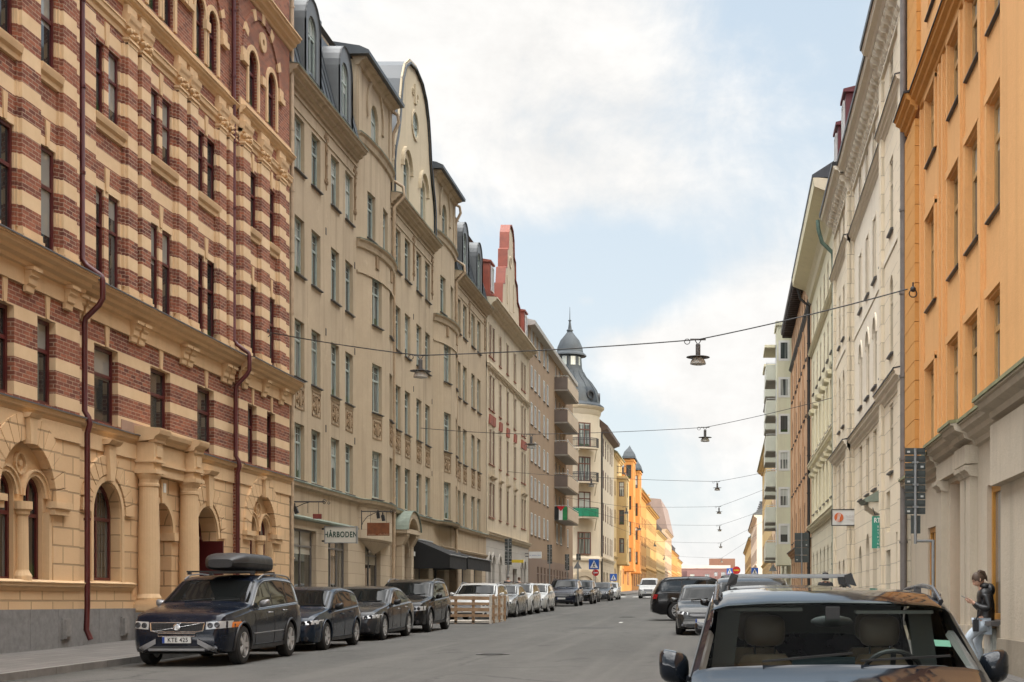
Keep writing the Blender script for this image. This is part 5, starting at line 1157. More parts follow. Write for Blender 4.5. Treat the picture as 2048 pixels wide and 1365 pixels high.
def R4():
    fa = Right(); root = bld('terracotta_house', 'terracotta brown house with a dark wide eave, before the house with stacked balconies', (4.6, 88, gz(88)))
    U0, U1 = 76.55, 100; wl = MB(); lm = MB(); cols = [78.2+2.5*i for i in range(9)]
    ops = [Op(c-.5, c+.5, z, z+1.8, .0, .10) for c in cols for z in (5.6, 8.9, 12.2, 15.4)]+[Op(c-.45, c+.45, 18.2, 19.5, .45, .2) for c in cols]; lo = [Op(c-.7, c+.7, 1.9, 4.2, 0, .25) for c in cols]
    wall(fa, wl, U0, U1, .6, 20.3, ops+lo); cornice(fa, wl, U0, U1, 5.0, .4, .3, 0, 2); cornice(fa, lm, U0, U1, 17.9, .2, .2, 0, 2)
    for u in cols[::2]: fa.box(wl, u+1.15, u+1.35, 5.2, 17.6, 0, .08)
    wl.build('brick_wall', TBR, root); fa.prof(lm, U0, U1, [(0, 5.06), (.33, 5.02), (.34, 4.94), (0, 4.98)]); lm.build('ledge_flashing', BLK, root)
    for o in ops+lo: window(fa, o, root, BLK, PANE2, 0, .07, 1, .66, sill=(BLK, .05, .10) if not o.rise else None)
    bd = MB(); bd.box(5.2, 16, U0+.02, U1-.02, .2, 20.2); bd.build('rear_wall', TBR, root)
    em = plain('dark_eave_boards', (.05, .035, .028), .6, .2, 3); rf = MB(); fa.prof(rf, U0-.0, U1, [(0, 20.15), (.72, 20.35), (.75, 20.6), (-2, 22.5), (-6, 34), (-7, 34), (-12, 20)]); u = U0+.2  # roof carried far too high behind the eave to throw shade across the street
    while u < U1: fa.box(rf, u, u+.14, 20.08, 20.3, 0, .66); u += .6
    rf.build('roof', em, root)
R4()
SAGE = stucco('sage_cream_render', (.62, .60, .45), .06, .3, .12); SAGP = plain('sage_panel', (.58, .58, .49), .6, .06, 1.5)
def R5():
    fa = Right(); root = bld('balcony_house', 'sage cream house with square window bays and stacked balconies on the right row', (4.6, 109, gz(109)))
    U0, U1 = 100.05, 120; wl = MB(); cols = (110, 118.6); zs = [5.7+2.6*k for k in range(6)]; ops = [Op(c-.6, c+.6, z, z+1.5, 0, .15) for c in cols for z in zs]
    dops = [Op(u-.5, u+.5, z-.6, z+1.5, 0, .15) for u in (105.3, 107.2, 113.5, 115.5) for z in zs]
    wall(fa, wl, U0, U1, 1.0, 21.5, ops+dops); wl.build('rendered_wall', SAGE, root)
    for o in ops: window(fa, o, root, WHT, PANE2, 0, .1, 1, 0)
    for o in dops: window(fa, o, root, WHT, PANE2, 0, .1, 0, 0, name='balcony_door')
    b0, b1, d = 100.9, 104.0, .98; bm_ = MB(); f = Fa(4.6-d, b0, 1, 0, 0, -1)
    fo = [Op(.10, .90, z, z+1.45, 0, .05) for z in zs]; wall(f, bm_, 0, d, 4.2, 21.2, fo); s = Right(4.6-d); s2 = [Op(b0+.5, b1-.4, z, z+1.45, 0, .06) for z in zs]; wall(s, bm_, b0, b1, 4.2, 21.2, s2)
    bm_.box(4.6-d, 4.6, b1-.05, b1, 4.2, 21.2); bm_.poly([(4.6-d, b0, 4.2), (4.6, b0, 4.2), (4.6, b1, 4.2), (4.6-d, b1, 4.2)]); bm_.box(4.6-d-.1, 4.6, b0-.1, b1+.1, 21.2, 21.5)
    bay = bm_.build('bay', SAGE, root)
    for o in fo: window(f, o, bay, WHT, PANE2, 0, .15, 0, 0)
    for o in s2: window(s, o, bay, WHT, PANE2, 0, .11, 1, 0)
    for u0, u1, d in ((104.1, 108.3, 1.62), (112.5, 116.6, 1.45)):
        for z in zs:
            z = z-.75; q = MB(); fa.box(q, u0, u1, z-.16, z, -.02, d); b_ = q.build('balcony', CONC, root)
            q = MB(); fa.box(q, u0-.03, u1+.03, z-.1, z+1.0, d, d+.05); fa.box(q, u0-.03, u0+.02, z-.1, z+1.0, .02, d)
            for i in range(7): fa.box(q, u0-.045, u0-.025, z-.08, z+.98, .1+i*.22, .13+i*.22)
            q.build('front_panel', SAGP, b_)
            q = MB(); q.tube([fa.P(u0, z+1.12, 0), fa.P(u0, z+1.12, d), fa.P(u1, z+1.12, d)], .025, 5); q.build('handrail', RAIL, b_)
        q = MB(); fa.box(q, u0-.1, u1+.1, 20.2, 20.4, 0, d+.15); q.build('top_canopy', PCR, root)
    bd = MB(); bd.box(5.1, 16, U0+.02, U1-.02, 1, 21.4); bd.build('rear_wall', SAGE, root)
    rf = MB(); fa.prof(rf, U0, U1, [(.15, 21.5), (.2, 21.7), (-3, 24), (-6, 34), (-7, 34), (-12, 21)]); rf.build('roof', SHEET, root)  # hidden ridge heightened so its shade covers the opposite houses
R5()
fr_ = Right(); PEACH = stucco('peach_render', (.68, .49, .32), .06, .3, .1); WHR = stucco('white_render', (.72, .66, .56), .05, .3, .08)
for nm, lb, a, b_, zt, wm, rm, rg, ev in (
    ('peach_house', 'peach house right behind the stacked balconies on the right row', 120.1, 142, 20.5, PEACH, TAU, 12, .8),  # ridge heightened out of view as a sun block
    ('apricot_house', 'apricot house beyond the peach one on the right row', 142.1, 180, 18.0, YEL2, OLV, 13, .6),  # unseen ridge and house length stretched to shade the turret house
    ('white_far_house', 'white house under a grey roof far down the right row', 212, 262, 14.6, WHR, SHEETL, 4.0, .5),
    ('last_right_house', 'low cream house at the far end of the right row', 262.1, 345, 13.4, YEL2, VERD, 3.0, .4)):
    n = int((b_-a)/4.2); cols = [a+(b_-a)*(i+.5)/n for i in range(n)]
    far_house(nm, lb, fr_, a, b_, zt, wm, rm, cols, z0=gz((a+b_)/2)+4.3, fl=3.3, ridge=rg, eave=ev, ww=1.0, wh=1.8)
for lab, x, y, pts, m in (
    ('grey brown drainpipe between the orange house and the cream house', 4.42, 35.42, None, plain('grey_pipe', (.17, .15, .14), .5, .2, 3)),
    ('verdigris drainpipe between the cream house and the pale cream house', 4.40, 58.0, 1, plain('copper_pipe', (.13, .20, .165), .6, .35, 4)),
    ('dark drainpipe between the pale cream house and the terracotta house', 4.45, 76.5, 2, BLK)):
    if pts is None: path = [(x, y, 17), (x, y, 13.8), (x, y, 13.4), (x, y, 1.0)]
    elif pts == 1: path = [(3.72, y-.4, 17.05), (3.74, y-.35, 16.7), (3.9, y-.2, 16.2), (x-.05, y-.05, 15.8), (x, y, 15.3), (x, y, 1.1)]
    else: path = [(3.9, y+.1, 18.4), (4.0, y+.05, 17.9), (x, y, 17.5), (x, y, 1.4)]
    pipe('drainpipe', lab, path, .085, m)
# ================================================================ cars
def paint(name, col, metal=.1, rough=.22):
    if name in MATS: return MATS[name]
    m = mat(name, col, rough, metal); t = NT(m.node_tree); b = t.n['Principled BSDF']; b.inputs['Coat Weight'].default_value = .35; b.inputs['Specular IOR Level'].default_value = .25; b.inputs['Coat Roughness'].default_value = .03; b.inputs['Coat IOR'].default_value = 1.4
    pos = t.new('ShaderNodeNewGeometry').outputs['Position']; n = t.noise(pos, 3.5, 5, .65)
    t.put(b, 'Base Color', t.mix(t.rng(n, .5, .85, 0, .10), col, (.12, .11, .10)))     # road dust
    t.put(b, 'Roughness', t.rng(n, .35, .75, rough-.08, rough+.10)); return m
CGL = mat('car_glass', (.010, .012, .012), .02, spec=.8)
WGL = mat('windscreen_glass', (.008, .009, .009), .03, spec=.10)
TYRE = plain('tyre_rubber', (.016, .016, .016), .8, .25, 9); BLKP = plain('black_trim', (.014, .014, .015), .42, .2, 8)
CHR = plain('chrome', (.62, .62, .63), .18, .06, 3, metal=1); ALU = plain('alloy', (.42, .42, .42), .32, .1, 5, metal=.25); SILV = plain('satin_silver', (.25, .25, .255), .38, .1, 4, metal=.6)
LENS = mat('headlight_lens', (.44, .45, .46), .06, .2, spec=.8); LENSD = mat('headlight_inner', (.08, .08, .085), .15, .6); AMB = mat('amber_lens', (.62, .16, .01), .12, spec=.7); REDL = mat('red_lens', (.32, .008, .012), .12, spec=.7)
PLT = mat('plate_white', (.62, .62, .60), .45); PLB = mat('plate_blue', (.01, .05, .28), .4); INK = mat('ink_black', (.01, .01, .01), .6)
STY = {
 'suv': ([(0, .36), (.010, .50), (.035, .572), (.12, .612), (.24, .648), (.295, .672), (.455, .945), (.52, .985), (.66, 1.0), (.84, .98), (.925, .945), (.968, .72), (.992, .58), (1, .42)], [(0, .5), (.27, .60), (.9, .655), (1, .6)], .135),
 'hatch': ([(0, .34), (.012, .44), (.04, .53), (.12, .60), (.23, .645), (.275, .665), (.455, .95), (.53, .99), (.66, 1.0), (.83, .96), (.895, .915), (.962, .68), (.988, .55), (1, .4)], [(0, .45), (.26, .60), (.88, .675), (1, .6)], .115),
 'sedan': ([(0, .34), (.010, .44), (.035, .53), (.13, .605), (.265, .655), (.315, .68), (.475, .955), (.54, .995), (.61, 1.0), (.70, .96), (.865, .735), (.90, .725), (.972, .70), (.99, .55), (1, .4)], [(0, .45), (.29, .615), (.84, .685), (1, .62)], .11),
 'wagon': ([(0, .34), (.010, .46), (.035, .55), (.13, .61), (.265, .655), (.315, .68), (.465, .95), (.53, .99), (.64, 1.0), (.84, .97), (.925, .925), (.97, .70), (.99, .56), (1, .4)], [(0, .46), (.29, .615), (.9, .68), (1, .62)], .12),
 'crossover': ([(0, .36), (.010, .50), (.035, .575), (.12, .62), (.24, .675), (.295, .715), (.455, .955), (.52, .99), (.66, 1.0), (.84, .98), (.925, .945), (.968, .74), (.992, .58), (1, .42)], [(0, .5), (.27, .63), (.9, .68), (1, .6)], .135),
 'van': ([(0, .28), (.010, .40), (.04, .50), (.12, .565), (.18, .60), (.215, .625), (.345, .93), (.41, .98), (.52, 1.0), (.95, .99), (.985, .96), (.995, .5), (1, .3)], [(0, .42), (.2, .57), (.95, .60), (1, .5)], .11)}
def interp(keys, t):
    if t <= keys[0][0]: return keys[0][1]
    for (a, za), (b, zb) in zip(keys[:-1], keys[1:]):
        if t <= b: return za+(zb-za)*(t-a)/(b-a)
    return keys[-1][1]
class Shape:
    def __init__(s, style, L, W, H, tum=.26, wr=.74):
        s.L, s.W, s.H = L, W, H; k, bl, cl = STY[style]; s.style = style
        # smooth the outline a little by resampling (keeps the creases at cowl and roof edge)
        s.top = [(a*L, b*H) for a, b in k]; s.belt = [(a*L, b*H) for a, b in bl]; s.cl = cl*H
        s.tc = k[5][0]*L; s.th = k[6][0]*L; s.wr = wr; s.tum = tum
        s.tr = next((a for a, b in k[8:] if b < .93), .93)*L
        s.plan = [(0, .72), (.015, .82), (.04, .90), (.09, .955), (.18, .985), (.3, 1), (.75, 1), (.88, .985), (.95, .955), (.985, .90), (1, .82)]
    def ztop(s, t):
        e = .05*s.L*.4; f = lambda q: interp(s.top, min(max(q, 0), s.L))
        if t < .02*s.L or t > .985*s.L: return f(t)
        return (f(t-e)+2*f(t)+f(t+e))/4
    def sec(s, t):
        w = s.W/2*interp(s.plan, t/s.L); zt = s.ztop(t); zs = min(interp(s.belt, t), zt-.05); r = t/s.L
        zb = s.cl+(.06*max(0, 1-r/.05) if r < .05 else 0)+(.10*max(0, (r-.93)/.07) if r > .93 else 0)
        zs = max(zs, zb+.15); h = max(zt-zs, .05)
        we = .945*w-s.tum*max(0, h-.06); we = max(we, .5*w)
        ed = .035+.03*min(1, h/.4)
        P = [(0, zb), (.78*w, zb), (.95*w, zb+.035), (.985*w, zb+(zs-zb)*.25), (1.0*w, zb+(zs-zb)*.52), (.995*w, zb+(zs-zb)*.78), (.975*w, zs-.025), (.945*w, zs+.005)]
        zt2 = zt-ed
        if zt2 < zs+.012: zt2 = zs+.012
        for k in (1/3, 2/3, 1): P.append((.945*w+(we-.945*w)*(k**1.15), zs+.005+(zt2-zs-.005)*k))
        P += [(we*.955, zt2+(zt-zt2)*.45), (we*.85, zt2+(zt-zt2)*.78), (we*.5, zt2+(zt-zt2)*.95+.004), (0, zt+.006)]
        return [(x, max(z, P[i-1][1]+.0005) if i > 1 else z) for i, (x, z) in enumerate(P)]
    def half(s, t, z):
        P = s.sec(t)[1:]
        if z < P[0][1] or z > P[-1][1]: return None
        for (xa, za), (xb, zb) in zip(P[:-1], P[1:]):
            if za <= z <= zb: return xa+(xb-xa)*((z-za)/(zb-za) if zb > za else 0)
        return None
    def zat(s, t, x):
        P = s.sec(t)[7:]
        for (xa, za), (xb, zb) in zip(P[:-1], P[1:]):
            if xb <= abs(x) <= xa: return za+(zb-za)*((xa-abs(x))/(xa-xb) if xa > xb else 0)
        return P[0][1]
    def front(s, x, z, back=False):
        n = 140
        for i in range(n):
            t = s.L*.16*(i/n)**1.6; tt = s.L-t if back else t; h = s.half(tt, z)
            if h is not None and h >= abs(x): return tt
        return s.L*.84 if back else s.L*.16
    def P(s, x, t, z): return Vector((x, t-s.L/2, z))
    def body(s, cut=False):
        ts = sorted({*[s.L*i/72 for i in range(73)], *[a for a, b in s.top], .004*s.L, .002*s.L, s.L*.998, .006*s.L, .02*s.L})
        if cut: ts = sorted({*ts, s.tc+.03, s.th-.03})
        mb = MB(); n = 15; vs = []
        for t in ts:
            p = s.sec(t); ring = [(x, z) for x, z in p]+[(-x, z) for x, z in p[-2:0:-1]]; vs += [s.P(x, t, z) for x, z in ring]
        m = 2*n-2; fs = []
        for i in range(len(ts)-1):
            tm = (ts[i]+ts[i+1])/2
            for k in range(m):
                k2 = (k+1) % m; kk = min(k, m-1-k)
                if cut and s.tc+.03 <= tm <= s.th-.03 and kk >= 11: continue
                if cut and kk in (7, 8, 9) and s.ztop(tm)-interp(s.belt, tm) > .30 and tm < s.tr-.1 and abs(tm-s.L*.55) > .07: continue
                if cut and kk in (7, 8, 9) and s.th*.72 < tm < s.tr-.1 and abs(tm-s.L*.55) > .07 and s.ztop(tm)-interp(s.belt, tm) > .22: continue
                fs.append((i*m+k, i*m+k2, (i+1)*m+k2, (i+1)*m+k))
        fs.append(tuple(range(m))[::-1]); fs.append(tuple(range((len(ts)-1)*m, len(ts)*m))); mb.mesh(vs, fs); return mb
def L_(mb, name, m, par, smooth=True, boolean=None):
    me = mb.me(name, m, (0, 0, 0), smooth); o = bpy.data.objects.new(name, me); COL.objects.link(o); o.parent = par; return o
def grid(mb, pts):
    n = len(pts[0]); vs = [p for r in pts for p in r]; mb.mesh(vs, [(i*n+k, i*n+k+1, (i+1)*n+k+1, (i+1)*n+k) for i in range(len(pts)-1) for k in range(n-1)])
def side_patch(s, mb, t0, t1, lo, hi, sx, off=.005, n=10, m=5):
    rows = []
    for i in range(n+1):
        t = t0+(t1-t0)*i/n; a, b = lo(t), hi(t); b = max(b, a+.004)
        rows.append([s.P(sx*((s.half(t, a+(b-a)*k/m) or .3)+off), t, a+(b-a)*k/m) for k in range(m+1)])
    grid(mb, rows)
def top_patch(s, mb, t0, t1, xw, off=.005, n=10, m=10, x0=None, x1=None):
    rows = []
    for i in range(n+1):
        t = t0+(t1-t0)*i/n; w0, w1 = (-xw(t), xw(t)) if x0 is None else (x0(t), x1(t))
        rows.append([s.P(w0+(w1-w0)*k/m, t, s.zat(t, w0+(w1-w0)*k/m)+off) for k in range(m+1)])
    grid(mb, rows)
def face_patch(s, mb, x0, x1, lo, hi, off=.006, n=10, m=4, back=False):
    rows = []
    for i in range(n+1):
        x = x0+(x1-x0)*i/n; a, b = lo(x), hi(x)
        rows.append([s.P(x, s.front(x, a+(b-a)*k/m, back)+(off if back else -off), a+(b-a)*k/m) for k in range(m+1)])
    grid(mb, rows)
def mirror_shell(q, c, a, h, sx):
    vs = []; n, m = 16, 9
    for i in range(m+1):
        t = math.pi*i/m
        for k in range(n):
            b = 2*math.pi*k/n; e = lambda v, p: (abs(v)**p)*(1 if v > 0 else -1); x = a*e(math.sin(t), .6)*e(math.cos(b), .55); z = h*e(math.sin(t), .6)*e(math.sin(b), .6); y = .075*e(math.cos(t), .8)
            if y < 0: x *= 1-.25*(-y/.075); z *= 1-.3*(-y/.075)
            vs.append((c[0]+x, c[1]+y, c[2]+z+.02*sx*x/a))
    q.mesh(vs, [(i*n+k, (i+1)*n+k, (i+1)*n+(k+1) % n, i*n+(k+1) % n) for i in range(m) for k in range(n)])
WH = {}
def wheel(par, x, y, r, side, style):
    key = (round(r, 3), style, side)
    if key not in WH:
        w2 = .11; ty = MB(); ty.lathe([(r*.66, -w2), (r*.86, -w2), (r*.95, -w2*.88), (r, -w2*.6), (r, w2*.6), (r*.95, w2*.88), (r*.86, w2), (r*.66, w2)], (0, 0, 0), 32, 'x', False)
        ri = MB(); ri.lathe([(r*.67, -w2*.9), (r*.67, w2*.98), (r*.635, w2*1.0), (r*.60, w2*.9), (r*.58, w2*.2), (r*.12, w2*.1), (.001, w2*.1)], (0, 0, 0), 32, 'x'); ri.mi = [1 if 4 <= (i//32) <= 5 else 0 for i in range(len(ri.mi))]
        ns, dbl = {'five': (5, 0), 'split': (5, 1), 'ten': (10, 0), 'multi': (7, 1)}[style]; ri.cur = 0
        for k in range(ns):
            for dv in ((-.16, .16) if dbl else (0,)):
                a = 2*math.pi*k/ns; b = a+dv; sw = r*(.24 if style == 'five' else .10 if style == 'ten' else .11)
                p0 = Vector((w2*.78, r*.1*math.cos(a), r*.1*math.sin(a))); p1 = Vector((w2*.86, r*.63*math.cos(b), r*.63*math.sin(b))); ri.bar(p0, p1, .03, sw, up=(1, 0, 0)) if False else ri.bar(p0, p1, sw, .035, up=(1, 0, 0))
        ri.lathe([(r*.15, w2*.5), (r*.15, w2*.88), (r*.11, w2*.95), (.001, w2*.95)], (0, 0, 0), 12, 'x')
        if side < 0:
            for q in (ty, ri): q.v = [(-p[0], p[1], p[2]) for p in q.v]
        WH[key] = (ty.me('tyre', TYRE, (0, 0, 0), 30), ri.me('rim', [ALU, BLKP], (0, 0, 0), 30))
    w_ = bpy.data.objects.new('wheel', None); COL.objects.link(w_); w_.parent = par; w_.location = (x, y, r); w_.empty_display_size = .2
    for nm, me in zip(('tyre', 'rim'), WH[key]): o = bpy.data.objects.new(nm, me); COL.objects.link(o); o.parent = w_
    return w_
def cut_wells(o, cyls):
    """wheel housings cut out of the body shell"""
    mb = MB()
    for x0, x1, y, z, r in cyls:
        vs = []; n = 28
        for x in (x0, x1): vs += [(x, y+r*math.cos(2*math.pi*k/n), z+r*math.sin(2*math.pi*k/n)) for k in range(n)]
        mb.mesh(vs, [(k, (k+1) % n, n+(k+1) % n, n+k) for k in range(n)]+[tuple(range(n))[::-1], tuple(range(n, 2*n))])
    c = mb.build('well_cutter', BLKP); c.matrix_world = Matrix(); m = o.modifiers.new('b', 'BOOLEAN'); m.object = c; m.operation = 'DIFFERENCE'; m.solver = 'EXACT'
    par, loc, rot = o.parent, o.location.copy(), o.rotation_euler.copy(); o.parent = None; o.location = (0, 0, 0); bpy.context.view_layer.update()
    me = bpy.data.meshes.new_from_object(o.evaluated_get(bpy.context.evaluated_depsgraph_get())); o.modifiers.clear(); old = o.data; o.data = me; o.parent = par; bpy.data.objects.remove(c)
    if len(me.polygons) < 100: o.data = old; return
    for p in me.polygons: p.use_smooth = True
    bm = bmesh.new(); bm.from_mesh(me)
    for e in bm.edges: e.smooth = not (len(e.link_faces) == 2 and e.calc_face_angle(0) > R(34))
    bm.to_mesh(me); bm.free()
def car(name, label, x, y, sp, pm, rz=0, group=None, rails=None, plate=True, grille='bars', wheels='five', mir=None, glass_=None, trim=CHR, roofm=None, cut=False, cat='car', trimwin=True, z=None, wb=None, r=.335, foh=None, amber=False, clad=None, lamp='slant', wsw=.93, mo=(.12, .105, .075)):
    s = Shape(*sp); L, W, H = s.L, s.W, s.H; gm = glass_ or CGL
    root = thing(name, label, cat, (x, y, gz(y) if z is None else z), R(rz), group); k = math.atan(SL); root.rotation_euler = (k*math.cos(R(rz)), -k*math.sin(R(rz)), R(rz))
    wb = wb or L*.595; f0 = foh or L*.185; ya = f0-L/2; yb = ya+wb
    body = L_(s.body(cut), 'body', pm, root, 40)
    if not cut: cut_wells(body, [(sx*(W/2-.34), sx*(W/2+.2), yy, r, r+.055) for sx in (-1, 1) for yy in (ya, yb)])
    for sx in (-1, 1):
        for yy in (ya, yb): wheel(root, sx*(W/2-.125), yy, r, sx, wheels)
    # arch lips
    for sx in (-1, 1):
        for yy in (ya, yb):
            q = MB(); rr = r+.055; pts = []
            for i in range(21):
                a = R(-12+204*i/20); z_ = r+rr*math.sin(a); t = yy+L/2+rr*math.cos(a); h = s.half(min(max(t, .05), L-.05), max(z_, s.cl+.04)) or W/2; pts.append((sx*(h+.004), t-L/2, z_))
            q.tube(pts, .022 if clad else .013, 6); L_(q, 'arch_lip', clad or pm, root)
    cw = lambda t: s.sec(t)[10][0]
    # windscreen, rear window
    q = MB(); top_patch(s, q, s.tc+.05, s.th-.02, lambda t: cw(t)*wsw); ws = L_(q, 'windscreen', glass_ or WGL, root)
    q = MB(); top_patch(s, q, s.tr+.02 if s.style != 'van' else L*.987, L*(.955 if s.style in ('suv', 'wagon', 'crossover') else .95 if s.style == 'hatch' else .855 if s.style == 'sedan' else .992), lambda t: cw(t)*.84); L_(q, 'rear_window', gm, root)
    if roofm: q = MB(); top_patch(s, q, s.th-.01, s.tr+.01, lambda t: cw(t)*1.0, .004); L_(q, 'roof', roofm, root)
    # side windows: front, rear and quarter, between dark pillars
    lo = lambda t: interp(s.belt, t)+.035; hi = lambda t: s.ztop(t)-.125
    tA = next(t for t in [s.tc+i*.02 for i in range(200)] if hi(t) > lo(t)+.02)
    ends = L*{'suv': .925, 'crossover': .925, 'hatch': .885, 'sedan': .80, 'wagon': .92, 'van': .47}[s.style]
    while hi(ends) < lo(ends)+.03: ends -= .02
    tB = L*.555 if s.style != 'van' else ends; tC = L*.755
    spans = [(tA, tB-.03)]+([(tB+.03, min(tC, ends))] if s.style != 'van' else [])+([(tC+.05, ends)] if s.style in ('suv', 'wagon', 'crossover') or ends > tC+.2 else [])
    for sx in (-1, 1):
        q = MB(); side_patch(s, q, tA-.03, ends+.03, lambda t: lo(t)-.03, lambda t: max(hi(t)+.025, lo(t)-.02), sx, .0035, 26); L_(q, 'window_surround', BLKP, root)
        for a, b in spans: q = MB(); side_patch(s, q, a, b, lo, hi, sx, .006, 12); L_(q, 'side_window', gm, root)
        if trimwin:
            q = MB(); q.tube([s.P(sx*(s.half(t, lo(t)-.03)+.006), t, lo(t)-.03) for t in [tA+(ends-tA)*i/14 for i in range(15)]], .009, 5); q.tube([s.P(sx*(s.half(t, max(hi(t)+.028, lo(t)))+.006), t, max(hi(t)+.028, lo(t))) for t in [tA-.03+(ends-tA+.06)*i/24 for i in range(25)]], .008, 5); L_(q, 'window_trim', trim, root)
        # door seams and handles
        q = MB(); zlo = s.cl+.12
        for tt in ([tA-.02 if tA-.02 > ya+L/2+r+.1 else ya+L/2+r+.12, L*.555] + ([yb+L/2-r*.55] if s.style != 'van' else [])):
            zz = [zlo+(lo(tt)-.03-zlo)*i/8 for i in range(9)]; q.tube([s.P(sx*((s.half(tt, z_) or W/2)+.001), tt, z_) for z_ in zz], .006, 4)
        q.tube([s.P(sx*((s.half(t, zlo) or W/2)+.001), t, zlo) for t in [ya+L/2+r+.12+(wb-2*r-.2)*i/8 for i in range(9)]], .006, 4); L_(q, 'door_seam', BLKP, root)
        for tt in (L*.50, L*.69)[:2 if s.style != 'van' else 1]:
            zh = interp(s.belt, tt)-.10; q = MB(); q.tube([s.P(sx*(s.half(tt+d, zh)+e), tt+d, zh) for d, e in ((-.1, .0), (-.085, .03), (.085, .03), (.1, .0))], .014, 6); L_(q, 'door_handle', trim if trim is CHR else pm, root)
        q = MB(); side_patch(s, q, ya+L/2+r+.07, yb+L/2-r-.07, lambda t: s.cl+.005, lambda t: s.cl+.11, sx, .012, 10, 3); L_(q, 'sill_trim', clad or BLKP, root)
        if trim is CHR and clad: q = MB(); q.tube([s.P(sx*((s.half(t, s.cl+.33) or W/2)+.008), t, s.cl+.33+.02*(t/L)) for t in [ya+L/2+r+.15+(wb-2*r-.3)*i/6 for i in range(7)]], .012, 6); L_(q, 'door_strip', SILV, root)
        # mirror
        tm = s.tc+.42; zm = interp(s.belt, tm)+.10; hx = s.half(tm, zm-.06) or W/2*.93; q = MB(); mirror_shell(q, (sx*(hx+mo[0]), tm-L/2, zm), mo[1], mo[2], sx); q.bar(s.P(sx*(hx-.01), tm+.0, zm-.065), s.P(sx*(hx+.10), tm, zm-.05), .06, .035)
        mo_ = L_(q, 'wing_mirror', mir or pm, root)
        q = MB(); q.ball((sx*(hx+mo[0]), tm-L/2+.06, zm), mo[1]*.85, .02, mo[2]*.8, 10); L_(q, 'mirror_glass', CGL, mo_)
    # front end: grille, lamps, lower intake, plate
    zf = H*.42; gw = W*.26 if lamp != 'wide' else W*.20
    if grille:
        g0, g1 = (H*.375, H*.475) if s.style in ('suv', 'crossover') else (H*.37, H*.445)
        q = MB(); face_patch(s, q, -gw, gw, lambda x: g0+.02*(abs(x)/gw), lambda x: g1, .010, 12, 3); g_ = L_(q, 'grille', BLKP, root)
        q = MB()
        for i in range(5):
            z_ = g0+.02+(g1-g0-.03)*i/4; q.tube([s.P(x, s.front(x, z_)-.014, z_) for x in [-gw*.95+gw*1.9*k/8 for k in range(9)]], .006 if grille == 'bars' else .004, 4)
        if grille == 'frame':
            for i in range(13): x = -gw*.9+gw*1.8*i/12; q.tube([s.P(x, s.front(x, z_)-.014, z_) for z_ in (g0+.02, (g0+g1)/2, g1-.01)], .005, 4)
        L_(q, 'grille_bars', BLKP if grille == 'frame' else SILV, g_)
        q = MB(); ring = [(-gw, g1), (gw, g1), (gw*.96, g0+.02), (gw*.7, g0), (-gw*.7, g0), (-gw*.96, g0+.02), (-gw, g1)]; pp = []
        for (xa, za), (xb, zb) in zip(ring[:-1], ring[1:]): pp += [(xa+(xb-xa)*i/6, za+(zb-za)*i/6) for i in range(6)]
        q.tube([s.P(x, s.front(x, z_)-.014, z_) for x, z_ in pp+pp[:1]], .013, 6); L_(q, 'grille_frame', trim if grille == 'frame' else (SILV if trim is CHR else BLKP), g_)
    for sx in (-1, 1):
        q = MB(); a, b = W*.275, W*.482; zl = H*(.40 if s.style != 'van' else .36)
        top_ = (lambda x: zl+.145+.02*(abs(x)-a)/(b-a)) if s.style in ('suv', 'van', 'crossover') else (lambda x: zl+.075+.055*(abs(x)-a)/(b-a)); bot = lambda x: zl+.005+.03*(abs(x)-a)/(b-a)
        face_patch(s, q, sx*a, sx*b, bot, top_, .010, 14, 4); hl = L_(q, 'headlight', LENS, root)
        q = MB()
        for xx in (a+.08, a+.20):
            z_ = (bot(xx)+top_(xx))/2; p = s.P(sx*xx, s.front(xx, z_)-.014, z_); q.lathe([(.052, .002), (.05, -.01), (.034, -.012), (.03, -.004), (.001, -.003)], p, 16, 'y')
        L_(q, 'lamp_bowl', LENSD, hl)
        if amber: q = MB(); face_patch(s, q, sx*(b-.03), sx*(b+.015), lambda x: bot(b), lambda x: top_(b)-.03, .014, 4, 3); L_(q, 'indicator', AMB, hl)
        q = MB(); xx = W*.36; z_ = H*.2; p = s.P(sx*xx, s.front(xx, z_)-.01, z_); q.lathe([(.055, .01), (.055, -.006), (.038, -.012), (.001, -.010)], p, 14, 'y'); L_(q, 'fog_light', LENSD, root)
    q = MB(); face_patch(s, q, -W*.30, W*.30, lambda x: H*.165, lambda x: H*.225, .010, 10, 3); L_(q, 'lower_intake', BLKP, root)
    q = MB(); face_patch(s, q, -W*.42, W*.42, lambda x: H*.125, lambda x: H*.155, .014, 12, 2); L_(q, 'bumper_lip', clad or BLKP, root)
    if plate:
        zp = H*.29; yp = s.front(.26, zp)-L/2-.02; yp = min(s.front(0, zp), s.front(.2, zp))-L/2-.028
        q = MB(); q.box(-.26, .26, yp, yp+.03, zp-.055, zp+.055); po = L_(q, 'number_plate', PLT, root, False)
        q = MB(); q.box(-.258, -.215, yp-.003, yp, zp-.053, zp+.053); L_(q, 'plate_band', PLB, po, False)
        if isinstance(plate, str):
            me = textmesh(plate, .112, .001, spacing=1.12, sx=.86, bold=.002); me.materials.append(INK); me.transform(Matrix.Rotation(R(90), 4, 'X')); o = bpy.data.objects.new('plate_lettering', me); COL.objects.link(o); o.parent = po; o.location = (.025, yp-.003, zp)
    # tail lamps
    for sx in (-1, 1):
        q = MB(); a, b = W*.30, W*.465; zz0, zz1 = H*.50, H*(.60 if s.style != 'van' else .66); face_patch(s, q, sx*a, sx*b, lambda x: zz0, lambda x: zz1, .008, 8, 4, True); L_(q, 'tail_light', REDL, root)
    # wiper arms and cowl
    q = MB()
